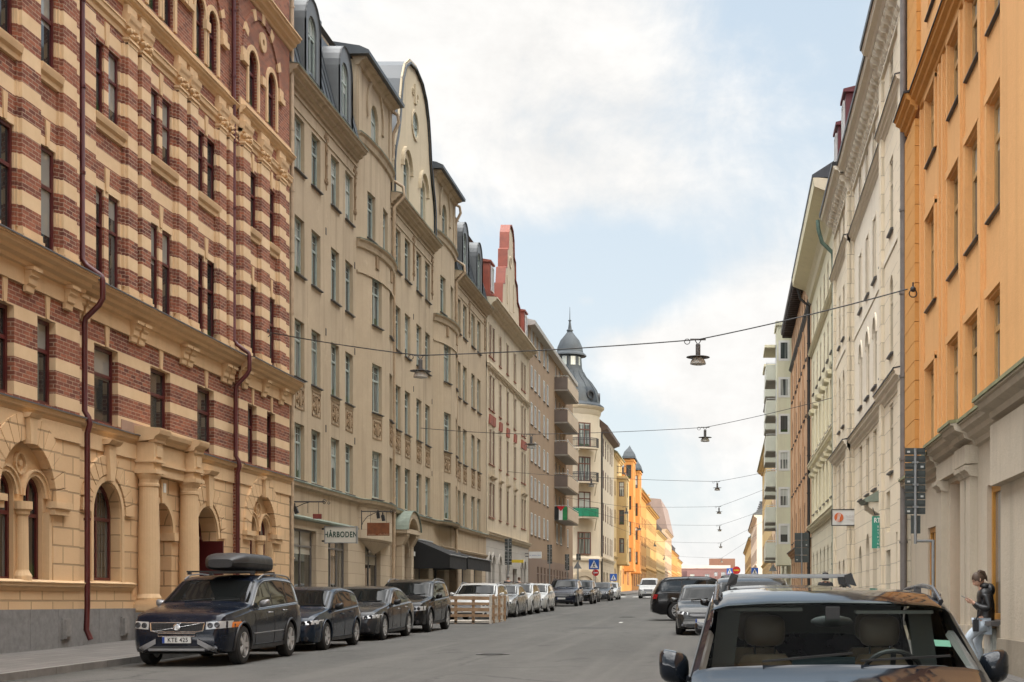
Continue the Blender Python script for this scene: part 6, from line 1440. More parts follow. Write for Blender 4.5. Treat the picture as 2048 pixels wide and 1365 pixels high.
    for x0 in (-.42, .12): q.bar(s.P(x0, s.tc+.05, s.zat(s.tc+.05, x0)+.012), s.P(x0+.5, s.tc+.12, s.zat(s.tc+.12, x0+.5)+.018), .018, .012)
    L_(q, 'wiper', BLKP, ws)
    if rails:
        for sx in (-1, 1):
            pts = []
            for i in range(15):
                t = s.th+.12+(s.tr-.18-s.th-.12)*i/14; xx = s.sec(t)[11][0]; lift = .048*min(1, math.sin(math.pi*i/14)*2.2); pts.append(s.P(sx*xx, t, s.zat(t, xx)+.005+lift))
            q = MB(); q.tube(pts, .0145, 8)
            for i in (1, 7, 13): q.bar(pts[i], pts[i]-Vector((0, 0, .05)), .02, .05)
            L_(q, 'roof_rail', rails, root)
    return root, s
NAVY = paint('navy_paint', (.006, .009, .018)); BLUEH = paint('blue_black_paint', (.010, .018, .032)); GRPH = paint('graphite_paint', (.028, .030, .034)); BLKC = paint('black_paint', (.007, .007, .008)); WHC = paint('white_paint', (.44, .44, .425), 0, .25); SLVC = paint('silver_paint', (.25, .25, .24), .5, .3); GRYC = paint('mid_grey_paint', (.06, .06, .058), .5); DNV = paint('deep_navy_paint', (.007, .010, .022))
XS = -9.09
GL = 'cars parked along the left kerb'
def cx(W): return XS-W/2
# near suv with roof box
suv, s = car('parked_suv', 'dark navy SUV carrying a long black roof box, plate KTE 425', cx(1.90), 26.9-.885+2.4, ('suv', 4.80, 1.90, 1.70), NAVY, 0, GL, rails=SILV, plate='KTE 425', grille='frame', wheels='five', mir=SILV, wb=2.857, foh=.885, r=.37, amber=True, clad=BLKP)
q = MB(); W = 1.9; H = 1.7
wing = lambda x: H*.305-(abs(x)-W*.2)/(W*.17)*H*.10; face_patch(s, q, -W*.37, -W*.2, lambda x: wing(x)-H*.055-.03*(abs(x)-W*.2), wing, .028, 6, 3); face_patch(s, q, W*.2, W*.37, lambda x: wing(x)-H*.055-.03*(abs(x)-W*.2), wing, .028, 6, 3); face_patch(s, q, -W*.27, W*.27, lambda x: H*.165, lambda x: H*.20, .03, 8, 3); L_(q, 'skid_guard', SILV, suv)
q = MB(); pp = [(-.34, .562), (.34, .562), (.34, .615), (-.34, .615), (-.34, .562)]; q.tube([s.P(x, s.front(x, z)-.012, z) for x, z in pp], .009, 6); L_(q, 'intake_frame', CHR, suv)
q = MB(); zc = H*.428; p = s.P(0, s.front(0, zc)-.03, zc); q.lathe([(.062, .0), (.066, -.012), (.05, -.016), (.046, -.004), (.001, -.004)], p, 20, 'y'); q.bar(s.P(-.40, s.front(.40, H*.385)-.022, H*.385), s.P(.40, s.front(.40, H*.468)-.022, H*.468), .006, .018, up=(0, 1, 0)); q.bar(p+Vector((.04, -.01, .04)), p+Vector((.075, -.01, .075)), .014, .01); L_(q, 'grille_badge', CHR, suv)
# roof bars and roof box lie on the car
q = MB(); zr = s.ztop(2.6)+.075
bars = thing('roof_bars', 'pair of black crossbars clamped on the navy SUV under its roof box', 'roof rack', tuple(suv.matrix_basis @ Vector((0, .35, zr))))
for yy in (-.45, .75):
    q = MB(); q.bar((-.68, yy, 0), (.68, yy, 0), .05, .03); q.box(-.66, -.60, yy-.04, yy+.04, -.06, 0); q.box(.60, .66, yy-.04, yy+.04, -.06, 0); L_(q, 'crossbar', BLKP, bars)
bx = thing('roof_box', 'long black plastic roof box on top of the navy SUV', 'roof box', tuple(suv.matrix_basis @ Vector((.12, .55, zr+.02))))
def roofbox(par, L=2.1, W=.86, H=.36, m=BLKP):
    q = MB(); n = 24; m_ = 20; vs = []; fs = []
    for i in range(n+1):
        t = i/n; k = min(1, .30+.70*math.sin(min(t/.30, 1)*math.pi/2)**.8)*(1 if t < .88 else max(.5, 1-((t-.88)/.12)**2*.35)); wv = min(1, .55+.45*math.sin(min(t/.22, 1)*math.pi/2))*(1 if t < .9 else 1-((t-.9)/.1)**2*.25)
        for j in range(m_):
            a = 2*math.pi*j/m_; c, sn = math.cos(a), math.sin(a); e = .45
            x = W/2*wv*(abs(c)**e)*(1 if c > 0 else -1); z = H/2+H/2*k*(abs(sn)**.62)*(1 if sn > 0 else -1) if sn > 0 else H*.42-H*.42*(abs(sn)**.5)*(.55+.45*k)
            z = (H*.42+(H*.58)*k*(abs(sn)**.62)) if sn > 0 else z
            vs.append((x, -L/2+L*t, z))
    for i in range(n):
        for j in range(m_): j2 = (j+1) % m_; fs.append((i*m_+j, i*m_+j2, (i+1)*m_+j2, (i+1)*m_+j))
    fs += [tuple(range(m_)), tuple(range(n*m_, (n+1)*m_))[::-1]]; q.mesh(vs, fs); L_(q, 'shell', m, par, 50)
    q = MB(); q.tube([(W/2*(.6+.4*math.sin(min(t/.22, 1)*math.pi/2))*sx*1.005, -L/2+L*t, H*.42) for sx in (1,) for t in [i/14 for i in range(15)]], .008, 5); L_(q, 'lid_seam', INK, par)
roofbox(bx, m=plain('matt_black_plastic', (.02, .02, .021), .5, .25, 5))
car('hatchback', 'dark blue hatchback parked just behind the SUV with the roof box', cx(1.78), 32.5-.88+2.1, ('hatch', 4.2, 1.78, 1.44), BLUEH, 0, GL, wheels='five', wb=2.575, foh=.88, r=.325, trim=BLKP, mir=BLKP)
car('saloon_car', 'graphite saloon car parked between the blue hatchback and the black compact SUV', cx(1.82), 38.0-.84+2.37, ('sedan', 4.75, 1.82, 1.43), GRPH, 0, GL, wheels='multi', wb=2.865, foh=.84, r=.345, grille='frame', mir=BLKP, lamp='wide')
car('compact_suv', 'black compact SUV with silver roof rails, parked beside the wooden fence', cx(1.86), 43.9-.86+2.2, ('suv', 4.42, 1.86, 1.63), BLKC, 0, GL, rails=SILV, wheels='five', wb=2.70, foh=.86, r=.37, clad=BLKP, trim=BLKP)
car('estate_car', 'white estate car with silver roof rails, parked right behind the wooden fence', cx(1.86), 56.2-.9+2.45, ('wagon', 4.9, 1.86, 1.50), WHC, 0, GL, rails=SILV, wheels='ten', wb=2.94, foh=.9, r=.35)
car('silver_car', 'pale silver saloon parked behind the white estate car', cx(1.82), 62-.87+2.37, ('sedan', 4.75, 1.82, 1.45), SLVC, 0, GL, wheels='ten', wb=2.87, foh=.87, r=.345)
car('white_car', 'white hatchback with a black roof, third of the pale cars', cx(1.82), 67-.85+2.15, ('hatch', 4.3, 1.82, 1.50), WHC, 0, GL, wheels='split', wb=2.6, foh=.85, r=.335, roofm=BLKC)
car('white_hatchback', 'white hatchback with a black lower grille, last of the pale cars', cx(1.80), 72.8-.85+2.1, ('hatch', 4.3, 1.80, 1.46), WHC, 0, GL, wheels='split', wb=2.65, foh=.85, r=.335, trim=BLKP)
car('blue_suv', 'deep navy SUV parked beyond the gap after the pale cars', cx(1.95)-.15, 89-.9+2.35, ('suv', 4.7, 1.95, 1.72), DNV, 0, GL, rails=BLKP, wheels='split', wb=2.87, foh=.9, r=.38, clad=BLKP)
car('dark_suv', 'black SUV parked close behind the deep navy SUV', cx(1.88), 97.3-.9+2.3, ('suv', 4.6, 1.88, 1.66), BLKC, 0, GL, wheels='split', wb=2.75, foh=.9, r=.37, clad=BLKP)
car('grey_car', 'slate grey car parked behind the scooter at the far end', cx(1.82), 113.5, ('hatch', 4.4, 1.82, 1.50), GRPH, 0, GL, wheels='ten', wb=2.65, foh=.86, r=.34)
car('far_white_car', 'small white car at the far end of the left parked row', cx(1.80), 121.5, ('hatch', 4.2, 1.80, 1.48), WHC, 0, GL, wheels='ten', wb=2.6, foh=.84, r=.33)
# traffic and right-hand side
car('white_van', 'white van with a dark bumper driving towards the viewer', -7.05, 131, ('van', 4.6, 1.86, 1.86), WHC, 0, None, wheels='ten', wb=2.75, foh=.9, r=.33, cat='van', clad=BLKP, trim=BLKP, lamp='wide')
bmw, s = car('nose_in_suv', 'black SUV standing crosswise with its tail towards the street', -.58, 57.6, ('suv', 4.9, 1.98, 1.74), BLKC, 96, None, wheels='multi', wb=2.97, foh=.9, r=.40, trim=BLKP, rails=BLKP)
car('small_grey_car', 'mid grey hatchback parked in front of the crosswise black SUV', -.62, 43.2, ('hatch', 4.2, 1.74, 1.47), GRYC, 0, None, wheels='ten', wb=2.55, foh=.82, r=.32, trim=BLKP)
rb, s = car('roof_bar_suv', 'black SUV with two aluminium roof bars behind the foreground car', .74, 16.6, ('suv', 4.7, 1.86, 1.52), BLKC, 0, None, wheels='split', wb=2.8, foh=.9, r=.36, rails=BLKP, trim=CHR)
car('tucked_in_suv', 'black SUV between the mid grey hatchback and the SUV with roof bars', .55, 31.0, ('suv', 4.6, 1.88, 1.66), BLKC, 0, None, wheels='split', trim=CHR)
zr = s.ztop(2.6)+.075
tb = thing('aluminium_roof_bars', 'two aluminium crossbars on the black SUV behind the foreground car', 'roof rack', tuple(rb.matrix_basis @ Vector((0, .1, zr+.03))))
for yy in (-.5, .45):
    q = MB(); q.bar((-.70, yy, .02), (.70, yy, .02), .085, .03); L_(q, 'crossbar', plain('raw_aluminium', (.30, .31, .32), .35, .06, 4, metal=.8), tb, False)
    for sx in (-1, 1): q = MB(); q.mesh([(sx*.60, yy-.06, .02), (sx*.60, yy+.06, .02), (sx*.74, yy-.07, -.10), (sx*.74, yy+.07, -.10), (sx*.68, yy-.06, .05), (sx*.68, yy+.06, .05), (sx*.62, yy-.06, -.07), (sx*.62, yy+.06, -.07)], [(0, 1, 5, 4), (4, 5, 3, 2), (2, 3, 7, 6), (6, 7, 1, 0), (0, 4, 2, 6), (1, 5, 3, 7)]); L_(q, 'bar_foot', BLKP, tb, False)
lf, s = car('box_carrier', 'dark estate car with a flat roof box, beyond the crosswise black SUV', .35, 70, ('wagon', 4.7, 1.84, 1.50), GRPH, 0, None, wheels='ten', rails=BLKP)
b2 = thing('flat_roof_box', 'flat black roof box beyond the crosswise black SUV', 'roof box', tuple(lf.matrix_basis @ Vector((-.1, .2, s.ztop(2.6)+.09)))); roofbox(b2, 2.0, 1.0, .30, MATS['matt_black_plastic'])
car('far_parked_car', 'grey car parked by the right kerb beneath the stacked balconies', .9, 92, ('hatch', 4.2, 1.80, 1.5), GRYC, 0, None, wheels='ten')
# ---------------------------------------------------------------- foreground car, seen into
def clear_glass(name, tint, refl=.10):
    m = bpy.data.materials.new(name); m.use_nodes = True; t = NT(m.node_tree); t.n.clear(); o = t.new('ShaderNodeOutputMaterial'); tr = t.new('ShaderNodeBsdfTransparent'); gl = t.new('ShaderNodeBsdfGlossy'); mx = t.new('ShaderNodeMixShader'); lw = t.new('ShaderNodeFresnel'); t.put(lw, 'IOR', 1.42)
    t.put(tr, 'Color', (*tint, 1)); t.put(gl, 'Roughness', .015); t.put(mx, 0, t.m('MULTIPLY', lw.outputs[0], refl*10)); t.l.new(tr.outputs[0], mx.inputs[1]); t.l.new(gl.outputs[0], mx.inputs[2]); t.l.new(mx.outputs[0], o.inputs[0]); MATS[name] = m; return m
SEE = clear_glass('clear_car_glass', (.74, .80, .77), .0045)
FORE = paint('blue_black_metallic', (.006, .009, .014), .1, .09)
fc, s = car('foreground_car', 'blue black SUV nearest the viewer, seen into through its windscreen, tan seats', .62, 8.72, ('crossover', 4.7, 1.75, 1.525), FORE, 0, None, rails=plain('dark_rail', (.10, .10, .105), .3, .1, 5, metal=.6), wheels='split', wb=2.8, foh=.92, r=.36, glass_=SEE, cut=True, mir=FORE, trim=BLKP, wsw=.90, trimwin=True, mo=(.10, .088, .098))
TAN = plain('tan_leather', (.36, .26, .165), .55, .2, 5, bmp=.3); CAB = mat('cabin_plastic', (.022, .022, .023), .6); HLN = plain('headliner', (.16, .155, .145), .9, .08, 4)
D = lambda x, t, z: s.P(x, t, z)
q = MB(); q.box(-.80, .80, D(0, 1.25, 0).y, D(0, 4.2, 0).y, .30, .36); q.box(-.76, .76, D(0, 4.05, 0).y, D(0, 4.12, 0).y, .36, 1.0); L_(q, 'cabin_floor', CAB, fc, False)
# dashboard rises to just under the screen
q = MB(); rows = []
for i, (t, z) in enumerate(((1.44, .99), (1.55, 1.045), (1.72, 1.075), (1.95, 1.055), (2.06, .98), (2.05, .80), (1.9, .6))):
    rows.append([D(x, t, z+(.018 if abs(x-.36) < .26 and i in (2, 3) else 0)) for x in [-.74+1.48*k/24 for k in range(25)]])
grid(q, rows); L_(q, 'dashboard', CAB, fc)
q = MB(); q.box(-.24, .12, D(0, 1.80, 0).y, D(0, 1.83, 0).y, 1.06, 1.135); L_(q, 'centre_screen', mat('screen_glass', (.02, .03, .035), .1), fc, False)
def seat(x, t, hw=.27, mt=TAN, z0=.55):
    q = MB(); rows = []
    for k in range(9):
        z = z0+(1.10-z0)*k/8; w_ = hw*(.82+.18*math.sin(math.pi*min(1, k/6.5)))*(1 if k < 6 else .92 if k < 7 else .80 if k < 8 else .60); tt = t+(z-z0)*.32
        rows.append([D(x+w_*c, tt+(.03*abs(c)**3*-1.6), z) for c in [-1+2*j/10 for j in range(11)]])
    back = [[p+Vector((0, .12, 0)) for p in r] for r in rows]; grid(q, rows); grid(q, back)
    for r1, r2 in zip(rows[:-1], rows[1:]):
        for k in (0, -1): q.poly([r1[k], r2[k], r2[k]+Vector((0, .12, 0)), r1[k]+Vector((0, .12, 0))])
    q.poly(rows[-1]+[p+Vector((0, .12, 0)) for p in rows[-1][::-1]]); q.box(x-hw, x+hw, D(0, t-.45, 0).y, D(0, t+.05, 0).y, z0-.12, z0+.02); so_ = L_(q, 'seat', mt, fc)
    q = MB(); tt = t+.19; mirror_shell(q, tuple(D(x, tt, 1.25)), .135, .105, 0); L_(q, 'headrest', plain('dark_leather', (.17, .125, .09), .5, .15, 6), so_)
    q = MB()
    for sx in (-.065, .065): q.tube([D(x+sx, tt-.005, 1.08), D(x+sx, tt-.01, 1.17)], .008, 6)
    L_(q, 'headrest_posts', CHR, so_)
seat(-.37, 2.62); seat(.37, 2.62); seat(-.42, 3.5, .3); seat(.42, 3.5, .3)
q = MB(); c = D(.37, 2.12, .985); ax_ = Vector((0, .93, .37)).normalized(); u = Vector((1, 0, 0)); v = ax_.cross(u).normalized()
q.tube([c+u*.185*math.cos(a)+v*.185*math.sin(a) for a in [2*math.pi*i/28 for i in range(29)]], .015, 8, False); q.ball(tuple(c), .07, .03, .06, 10); q.bar(c-u*.18, c+u*.18, .035, .02); q.bar(c, c-v*.17, .03, .02); L_(q, 'steering_wheel', BLKP, fc)
q = MB(); q.ball(tuple(D(0, 1.98, 1.335)), .125, .02, .035, 12); q.box(-.04, .04, D(0, 1.9, 0).y, D(0, 1.98, 0).y, 1.34, 1.42); L_(q, 'rear_view_mirror', BLKP, fc)
q = MB(); q.box(.16, .62, D(0, 2.16, 0).y, D(0, 2.34, 0).y, 1.375, 1.395); L_(q, 'sun_visor', HLN, fc, False); q = MB(); q.box(-.62, -.16, D(0, 2.20, 0).y, D(0, 2.40, 0).y, 1.39, 1.41); L_(q, 'sun_visor', HLN, fc, False)
q = MB(); top_patch(s, q, s.th+.02, s.tr-.05, lambda t: s.sec(t)[10][0]*.95, -.03); L_(q, 'headliner', HLN, fc)
for sx in (-1, 1):
    q = MB(); q.tube([D(sx*(s.sec(t)[9][0]-.035), t, s.sec(t)[9][1]-.01) for t in [s.tc+.08+(s.th-s.tc-.05)*i/6 for i in range(7)]], .032, 6); L_(q, 'pillar_lining', HLN, fc)
    q = MB(); q.bar(D(sx*.69, 2.60, .6), D(sx*.60, 2.66, 1.38), .06, .14); L_(q, 'pillar_lining', HLN, fc)
q = MB(); x0 = .56; rows = [[D(x0+.09*a, 1.66+.07*b_, s.zat(1.66+.07*b_, x0+.09*a)-.012) for a in (0, .5, 1)] for b_ in (0, .5, 1)]; grid(q, rows); L_(q, 'parking_permit', plain('mint_paper', (.15, .33, .25), .6, .06, 8), fc)
# ================================================================ street lamps on span wires
LMP = plain('lamp_grey', (.085, .080, .076), .5, .2, 5); WIRE = mat('wire_black', (.03, .03, .03), .6)
LG = plain('lamp_glass', (.50, .48, .43), .25, .12, 6)
def lamp(x, y, z, label):
    t = thing('street_lamp', label, 'street lamp', (x, y, z), 0, 'lamps hung over the street')
    key = 'lampmesh'
    if key not in WC:
        a = MB(); a.box(-.20, .20, -.03, .03, -.035, 0); a.tube([(-.08, 0, -.03), (-.02, 0, -.13)], .012, 6); a.tube([(.08, 0, -.03), (.02, 0, -.13)], .012, 6); a.lathe([(.03, -.12), (.062, -.15), (.062, -.42), (.04, -.44)], (0, 0, 0), 14)
        d = MB(); d.lathe([(.04, -.43), (.12, -.445), (.30, -.47), (.305, -.48), (.12, -.47), (.05, -.46)], (0, 0, 0), 28)
        g = MB(); g.lathe([(.10, -.47), (.135, -.50), (.185, -.57), (.205, -.645), (.20, -.655), (.14, -.67), (.001, -.675)], (0, 0, 0), 24)
        WC[key] = (a.me('stem', LMP, (0, 0, 0), True), d.me('shade', LMP, (0, 0, 0), True), g.me('bowl', LG, (0, 0, 0), True))
    for nm, me in zip(('stem', 'shade', 'bowl'), WC[key]): put(nm, me, (x, y, z), t)
def sag(a, b, drop, n=10): return [Vector(a).lerp(Vector(b), i/n)-Vector((0, 0, drop*4*(i/n)*(1-i/n))) for i in range(n+1)]
def span(i, yl, zl, yr, zr, pts, xl=-14.6, xr=4.45):
    """wire from the left wall through the lamp hangers to the right wall"""
    P = [Vector((xl, yl, zl))]+[Vector(p) for p in pts]+[Vector((xr, yr, zr))]; path = []
    for a, b in zip(P[:-1], P[1:]): path += sag(a, b, .05, 8)[:-1]
    path.append(P[-1]); q = MB(); q.tube(path, .016 if yl < 60 else .013, 5)
    for p in pts:
        p = Vector(p); k = Vector((-.28, 0, .0)); q.tube([p+k+Vector((.07*math.cos(a), .01, -.05+.07*math.sin(a))) for a in [2*math.pi*j/10 for j in range(11)]], .01, 4)
    o = q.build('span_wire', WIRE, loc=P[0]); tag(o, SPL[i], 'wire', 'wires spanning the street')
SPL = ['nearest span wire, from the striped brick house to the orange house', 'second span wire, from the beige house to the pale cream house', 'third span wire, from the gabled house to the balcony house', 'fourth span wire, starting on the brown house', 'fifth span wire, over the side road corner', 'sixth span wire, starting on the turret house', 'farthest span wire, starting at the orange far house']
sp = [(44.7, 10.1, 33.3, 8.9, (-8.85, 41.2, 8.72), (-.72, 36.6, 8.33)), (68, 9.9, 60, 10.2, (-8.9, 65, 9.25), (-.95, 64.5, 9.5)), (95, 10.3, 101, 11.2, (-8.9, 94, 9.85), (-.62, 101, 10.15)), (127, 11.0, 124, 11.9, (-8.9, 127, 10.1), (-.62, 126, 10.05)), (147, 11.2, 150, 11.5, (-8.9, 146, 9.6), (-.68, 151, 9.75)), (178, 11.3, 176, 11.5, (-8.9, 178, 9.2), (-.66, 178, 9.0)), (206, 11.2, 206, 11.4, (-8.9, 205, 8.3), (-.66, 210, 8.1))]
ORD = ['nearest', 'second', 'third', 'fourth', 'fifth', 'sixth', 'farthest']
for i, (yl, zl, yr, zr, a, b) in enumerate(sp):
    span(i, yl, zl, yr, zr, (a, b), xr=4.25 if i == 0 else 4.5)
    for p, sd_ in ((a, 'over the left parked cars'), (b, 'over the middle of the roadway')):
        lb = f'grey bell lamp {sd_} on the {ORD[i]} span wire'; lamp(p[0], p[1], p[2]+.02, lb)
# wall hooks
def hook(p, lab): q = MB(); p = Vector(p); q.ball(p, .07, n=8); q.tube([p, p+Vector((.0, 0, .16))], .02, 5); q.tube([p+Vector((.09*math.cos(a), 0, -.1+.09*math.sin(a))) for a in [2*math.pi*j/10 for j in range(11)]], .014, 4); o = q.build('wall_hook', IRON, loc=p); tag(o, lab, 'hook')
hook((-14.42, 44.7, 10.1), 'iron wire hook on the striped brick house'); hook((4.38, 33.3, 8.9), 'iron wire hook on the quoins of the orange house')
# ================================================================ signs
SIGB = plain('sign_back', (.055, .065, .062), .5, .18, 5); POLE = plain('galvanised_pole', (.26, .27, .275), .42, .15, 5, metal=.4)
STK = mat('pale_sticker', (.55, .56, .54), .5)
def panel_sign(name, label, x, y, z0, z1, w_, n, pole_x, group=None, arm=None, foot=None):
    t = thing(name, label, 'road sign', (pole_x, y, gz(y)+.12), 0, group); q = MB(); h = (z1-z0)/n
    for i in range(n): q.box(x-w_/2, x+w_/2, y-.012, y+.012, z0+h*i+.008, z0+h*(i+1)-.008); q.box(x-w_/2+.01, x+w_/2-.01, y-.03, y-.012, z0+h*(i+.5)-.02, z0+h*(i+.5)+.02)
    o = q.build('sign_panels', SIGB, t)
    for i in range(0, n, 2):
        q = MB(); sx = 1 if i % 4 else -1; q.box(x+sx*w_*.33-.03, x+sx*w_*.33+.03, y-.034, y-.0305, z0+h*(i+.3), z0+h*(i+.3)+.04); q.build('sticker', STK, o)
    q = MB()
    if arm:
        xa, za = arm; q.tube([(x, y-.05, z1-.02), (x, y-.05, za)], .033, 10); q.tube([(x, y-.05, za+.06), (xa, y-.05, za+.06)], .03, 8); q.tube([(xa, y-.05, za+.08), (xa, y-.05, gz(y)+.1)], .036, 10)
    else: q.tube([(pole_x, y-.05, z1), (pole_x, y-.05, gz(y)+.1)], .033, 10)
    for i in range(1, n, 3): q.box(x-.06, x+.06, y-.09, y-.01, z0+h*i-.02, z0+h*i+.02)
    q.build('pole', POLE, t); return t
t = panel_sign('parking_sign', 'tall stack of dark sign backs on an elbowed pole before the orange house', 3.99, 30, 3.42, 4.83, .43, 9, 4.36, None, (4.36, 2.80))
q = MB(); q.box(3.90, 4.10, 29.985, 30.005, 3.02, 3.40); q.build('lower_panel', SIGB, t)
panel_sign('parking_sign', 'dark stacked sign backs on a pole before the gabled house', -12.4, 81, 3.7, 5.2, .40, 8, -12.4, 'stacked sign backs on the left pavement')
panel_sign('parking_sign', 'dark stacked sign backs on a pole before the windows of the brown house', -12.4, 100, 4.28, 5.62, .34, 8, -12.4, 'stacked sign backs on the left pavement')
panel_sign('parking_sign', 'dark stacked sign backs on a pole at the far end of the brown house', -12.4, 111, 4.07, 5.32, .34, 8, -12.4, 'stacked sign backs on the left pavement')
panel_sign('parking_sign', 'grey sign back on a pole before the terracotta house', 3.3, 62, 3.3, 4.6, .62, 4, 3.3)
# pedestrian crossing signs
BLU = mat('sign_blue', (.015, .10, .42), .4); WHI = mat('sign_white', (.72, .72, .70), .45); REDS = mat('sign_red', (.55, .02, .02), .4); YELS = mat('sign_yellow', (.65, .48, .03), .4)
def crossing(label, x, y, z, w_=.75, dz0=None):
    t = thing('crossing_sign', label, 'road sign', (x, y, gz(y)+.12), 0, 'pedestrian crossing signs'); a = w_/2
    q = MB(); q.box(x-a, x+a, y-.012, y+.012, z-a, z+a); b = q.build('sign_plate', BLU, t)
    q = MB(); q.poly([(x-a*.78, y-.016, z-a*.72), (x+a*.78, y-.016, z-a*.72), (x, y-.016, z+a*.78)]); q.build('white_triangle', WHI, b)
    q = MB(); q.ball((x+.02, y-.022, z+a*.28), a*.10, .004, a*.10, 8)
    for p0, p1 in (((.0, .18), (-.04, -.22)), ((-.04, -.22), (-.25, -.62)), ((-.04, -.22), (.2, -.62)), ((.0, .12), (-.2, -.12)), ((.0, .12), (.2, -.06))): q.bar((x+p0[0]*a, y-.022, z+p0[1]*a), (x+p1[0]*a, y-.022, z+p1[1]*a), a*.13, .004, up=(0, 1, 0))
    q.build('walker_symbol', INK, b)
    q = MB(); q.tube([(x, y+.03, z+a*.9), (x, y+.03, gz(y)+.1)], .035, 8); q.build('pole', POLE, t); return t
def at(px, py, y): return (px-VX)*y/FPX, EYE+(VY-py)*y/FPX
for px, py, y, sz, lb in ((1188, 1129, 133, .95, 'larger blue crossing sign before the turret house'), (1227, 1155, 150, .72, 'small blue crossing sign at the kerb of the turret house'), (1459.5, 1143, 190, .82, 'blue crossing sign beside the round red sign'), (1509.5, 1143, 152, .75, 'blue crossing sign on the right pavement below the balconies')):
    x, z = at(px, py, y); crossing(lb, x, y, z, sz)
def no_entry(label, px, py, y, r=.32, sub=True):
    x, z = at(px, py, y); t = thing('no_entry_sign', label, 'road sign', (x, y, gz(y)+.12)); q = MB(); q.lathe([(.001, -.012), (r, -.012), (r, .012), (.001, .012)], (x, y, z), 24, 'y'); b = q.build('sign_plate', REDS, t)
    q = MB(); q.box(x-r*.68, x+r*.68, y-.018, y-.013, z-r*.17, z+r*.17); q.build('white_bar', YELS if sub else WHI, b)
    if sub: q = MB(); q.box(x-r*.95, x+r*.95, y-.012, y+.012, z-r*1.9, z-r*1.12); q.build('yellow_plate', YELS, t)
    q = MB(); q.tube([(x, y+.03, z), (x, y+.03, gz(y)+.1)], .035, 8); q.build('pole', POLE, t)
no_entry('round red no entry sign over a small yellow plate, near the pink block', 1473, 1141, 186, .52); no_entry('round red no entry sign low beside the turret house corner', 1191, 1146, 134.5, .32, False)
def tri_back(label, px, py, y, a):
    x, z = at(px, py, y); t = thing('triangle_sign', label, 'road sign', (x, y, gz(y)+.12)); q = MB(); q.mesh([(x-a, y-.01, z-a*.8), (x+a, y-.01, z-a*.8), (x, y-.01, z+a*.9), (x-a, y+.01, z-a*.8), (x+a, y+.01, z-a*.8), (x, y+.01, z+a*.9)], [(0, 1, 2), (3, 5, 4), (0, 3, 4, 1), (1, 4, 5, 2), (2, 5, 3, 0)]); q.build('sign_plate', POLE, t)
    q = MB(); q.tube([(x, y-.04, z+a*.6), (x, y-.04, gz(y)+.1)], .035, 8); q.build('pole', POLE, t)
tri_back('grey back of a triangular sign on the right pavement below the balconies', 1546, 1136, 120, .36); tri_back('grey back of a triangular sign before the turret house entrance', 1155, 1131, 128, .38)
panel_sign('parking_sign', 'small pair of dark sign backs over the triangle before the turret house', at(1157, 1114, 129)[0], 129, at(0, 1121, 129)[1], at(0, 1108, 129)[1], .42, 2, at(1157, 0, 129)[0])
# ================================================================ shop signs on the beige house
fa = Left()
def bracket(name, label, y, z, L=1.25, d=-14.66):
    t = thing(name, label, 'sign bracket', (d, y, z)); q = MB(); q.tube([(d, y, z), (d+L, y, z)], .022, 8); q.tube([(d, y, z-.62), (d+.08, y, z-.42), (d+.25, y, z-.2), (d+.55, y, z-.06), (d+.75, y, z-.01)], .014, 6); q.tube([(d+.02, y, z+.05), (d+.02, y, z-.72)], .02, 6)
    q.tube([(d+L-.02+.07*math.cos(a)*(1-.04*i), y, z+.0+.07*math.sin(a)) for i, a in enumerate([2*math.pi*i/12 for i in range(13)])], .012, 5); q.tube([(d+L+.13+.04*math.cos(a), y, z-.04+.04*math.sin(a)) for a in [2*math.pi*i/9 for i in range(10)]], .01, 5)
    q.build('scroll_arm', IRON, t); return t
b1 = bracket('sign_bracket', 'scrolled black iron bracket left of the white lettered shop sign', 47.55, 4.93)
def spot(par, x, y, z, rx): q = MB(); q.bar((x, y, z), (x, y, z-.16), .04); q.bar((x, y, z-.14), (x+rx*.14, y, z-.34), .13, .12); q.box(x-.05, x+.05, y-.05, y+.05, z-.22, z-.10); q.build('spotlight', BLKP, par)
spot(b1, -14.42, 47.55, 4.88, .6)
q = MB()
for xx in (-13.98, -13.62): q.tube([(xx, 47.55, 4.93), (xx, 47.55, 4.55 if xx < -13.8 else 4.5)], .008, 5)
q.build('hanger_wire', IRON, b1); q = MB(); q.box(-13.80, -13.52, 47.50, 47.60, 4.36, 4.52); tag(q.build('hanging_sign', plain('dark_red_sign', (.16, .03, .025), .5, .15, 8), loc=(-13.66, 47.55, 4.44)), 'little dark red box sign hanging from the iron bracket', 'shop sign')
sg = thing('shop_sign', 'white box sign with dark green capitals beside the shop windows', 'shop sign', (-14.65, 51.6, 4.0)); q = MB(); q.box(-14.52, -13.40, 51.52, 51.68, 3.73, 4.30); q.build('sign_box', plain('sign_cream', (.60, .575, .50), .5, .05, 3), sg)
q = MB(); 
for a in ((-14.53, -13.39, 3.715, 3.735), (-14.53, -13.39, 4.295, 4.315)): q.box(a[0], a[1], 51.50, 51.70, a[2], a[3])
q.box(-14.545, -14.515, 51.5, 51.7, 3.70, 4.33); q.box(-13.405, -13.375, 51.5, 51.7, 3.70, 4.33); q.build('sign_frame', POLE, sg); q = MB(); q.box(-14.66, -14.53, 51.57, 51.63, 4.2, 4.26); q.box(-14.66, -14.53, 51.57, 51.63, 3.76, 3.82); q.build('sign_mount', IRON, sg)
text('HÅRBODEN', .285, (-13.955, 51.515, 4.015), plain('dark_green_letters', (.02, .06, .04), .6, .05, 3), sg, spacing=1.16, sx=.70, bold=.008)
b2_ = bracket('sign_bracket', 'scrolled iron bracket holding the rust red board', 56.2, 5.16, 1.22, -14.42); spot(b2_, -13.75, 56.2, 5.22, .2); spot(b2_, -13.55, 56.15, 5.12, .3)
q = MB(); 
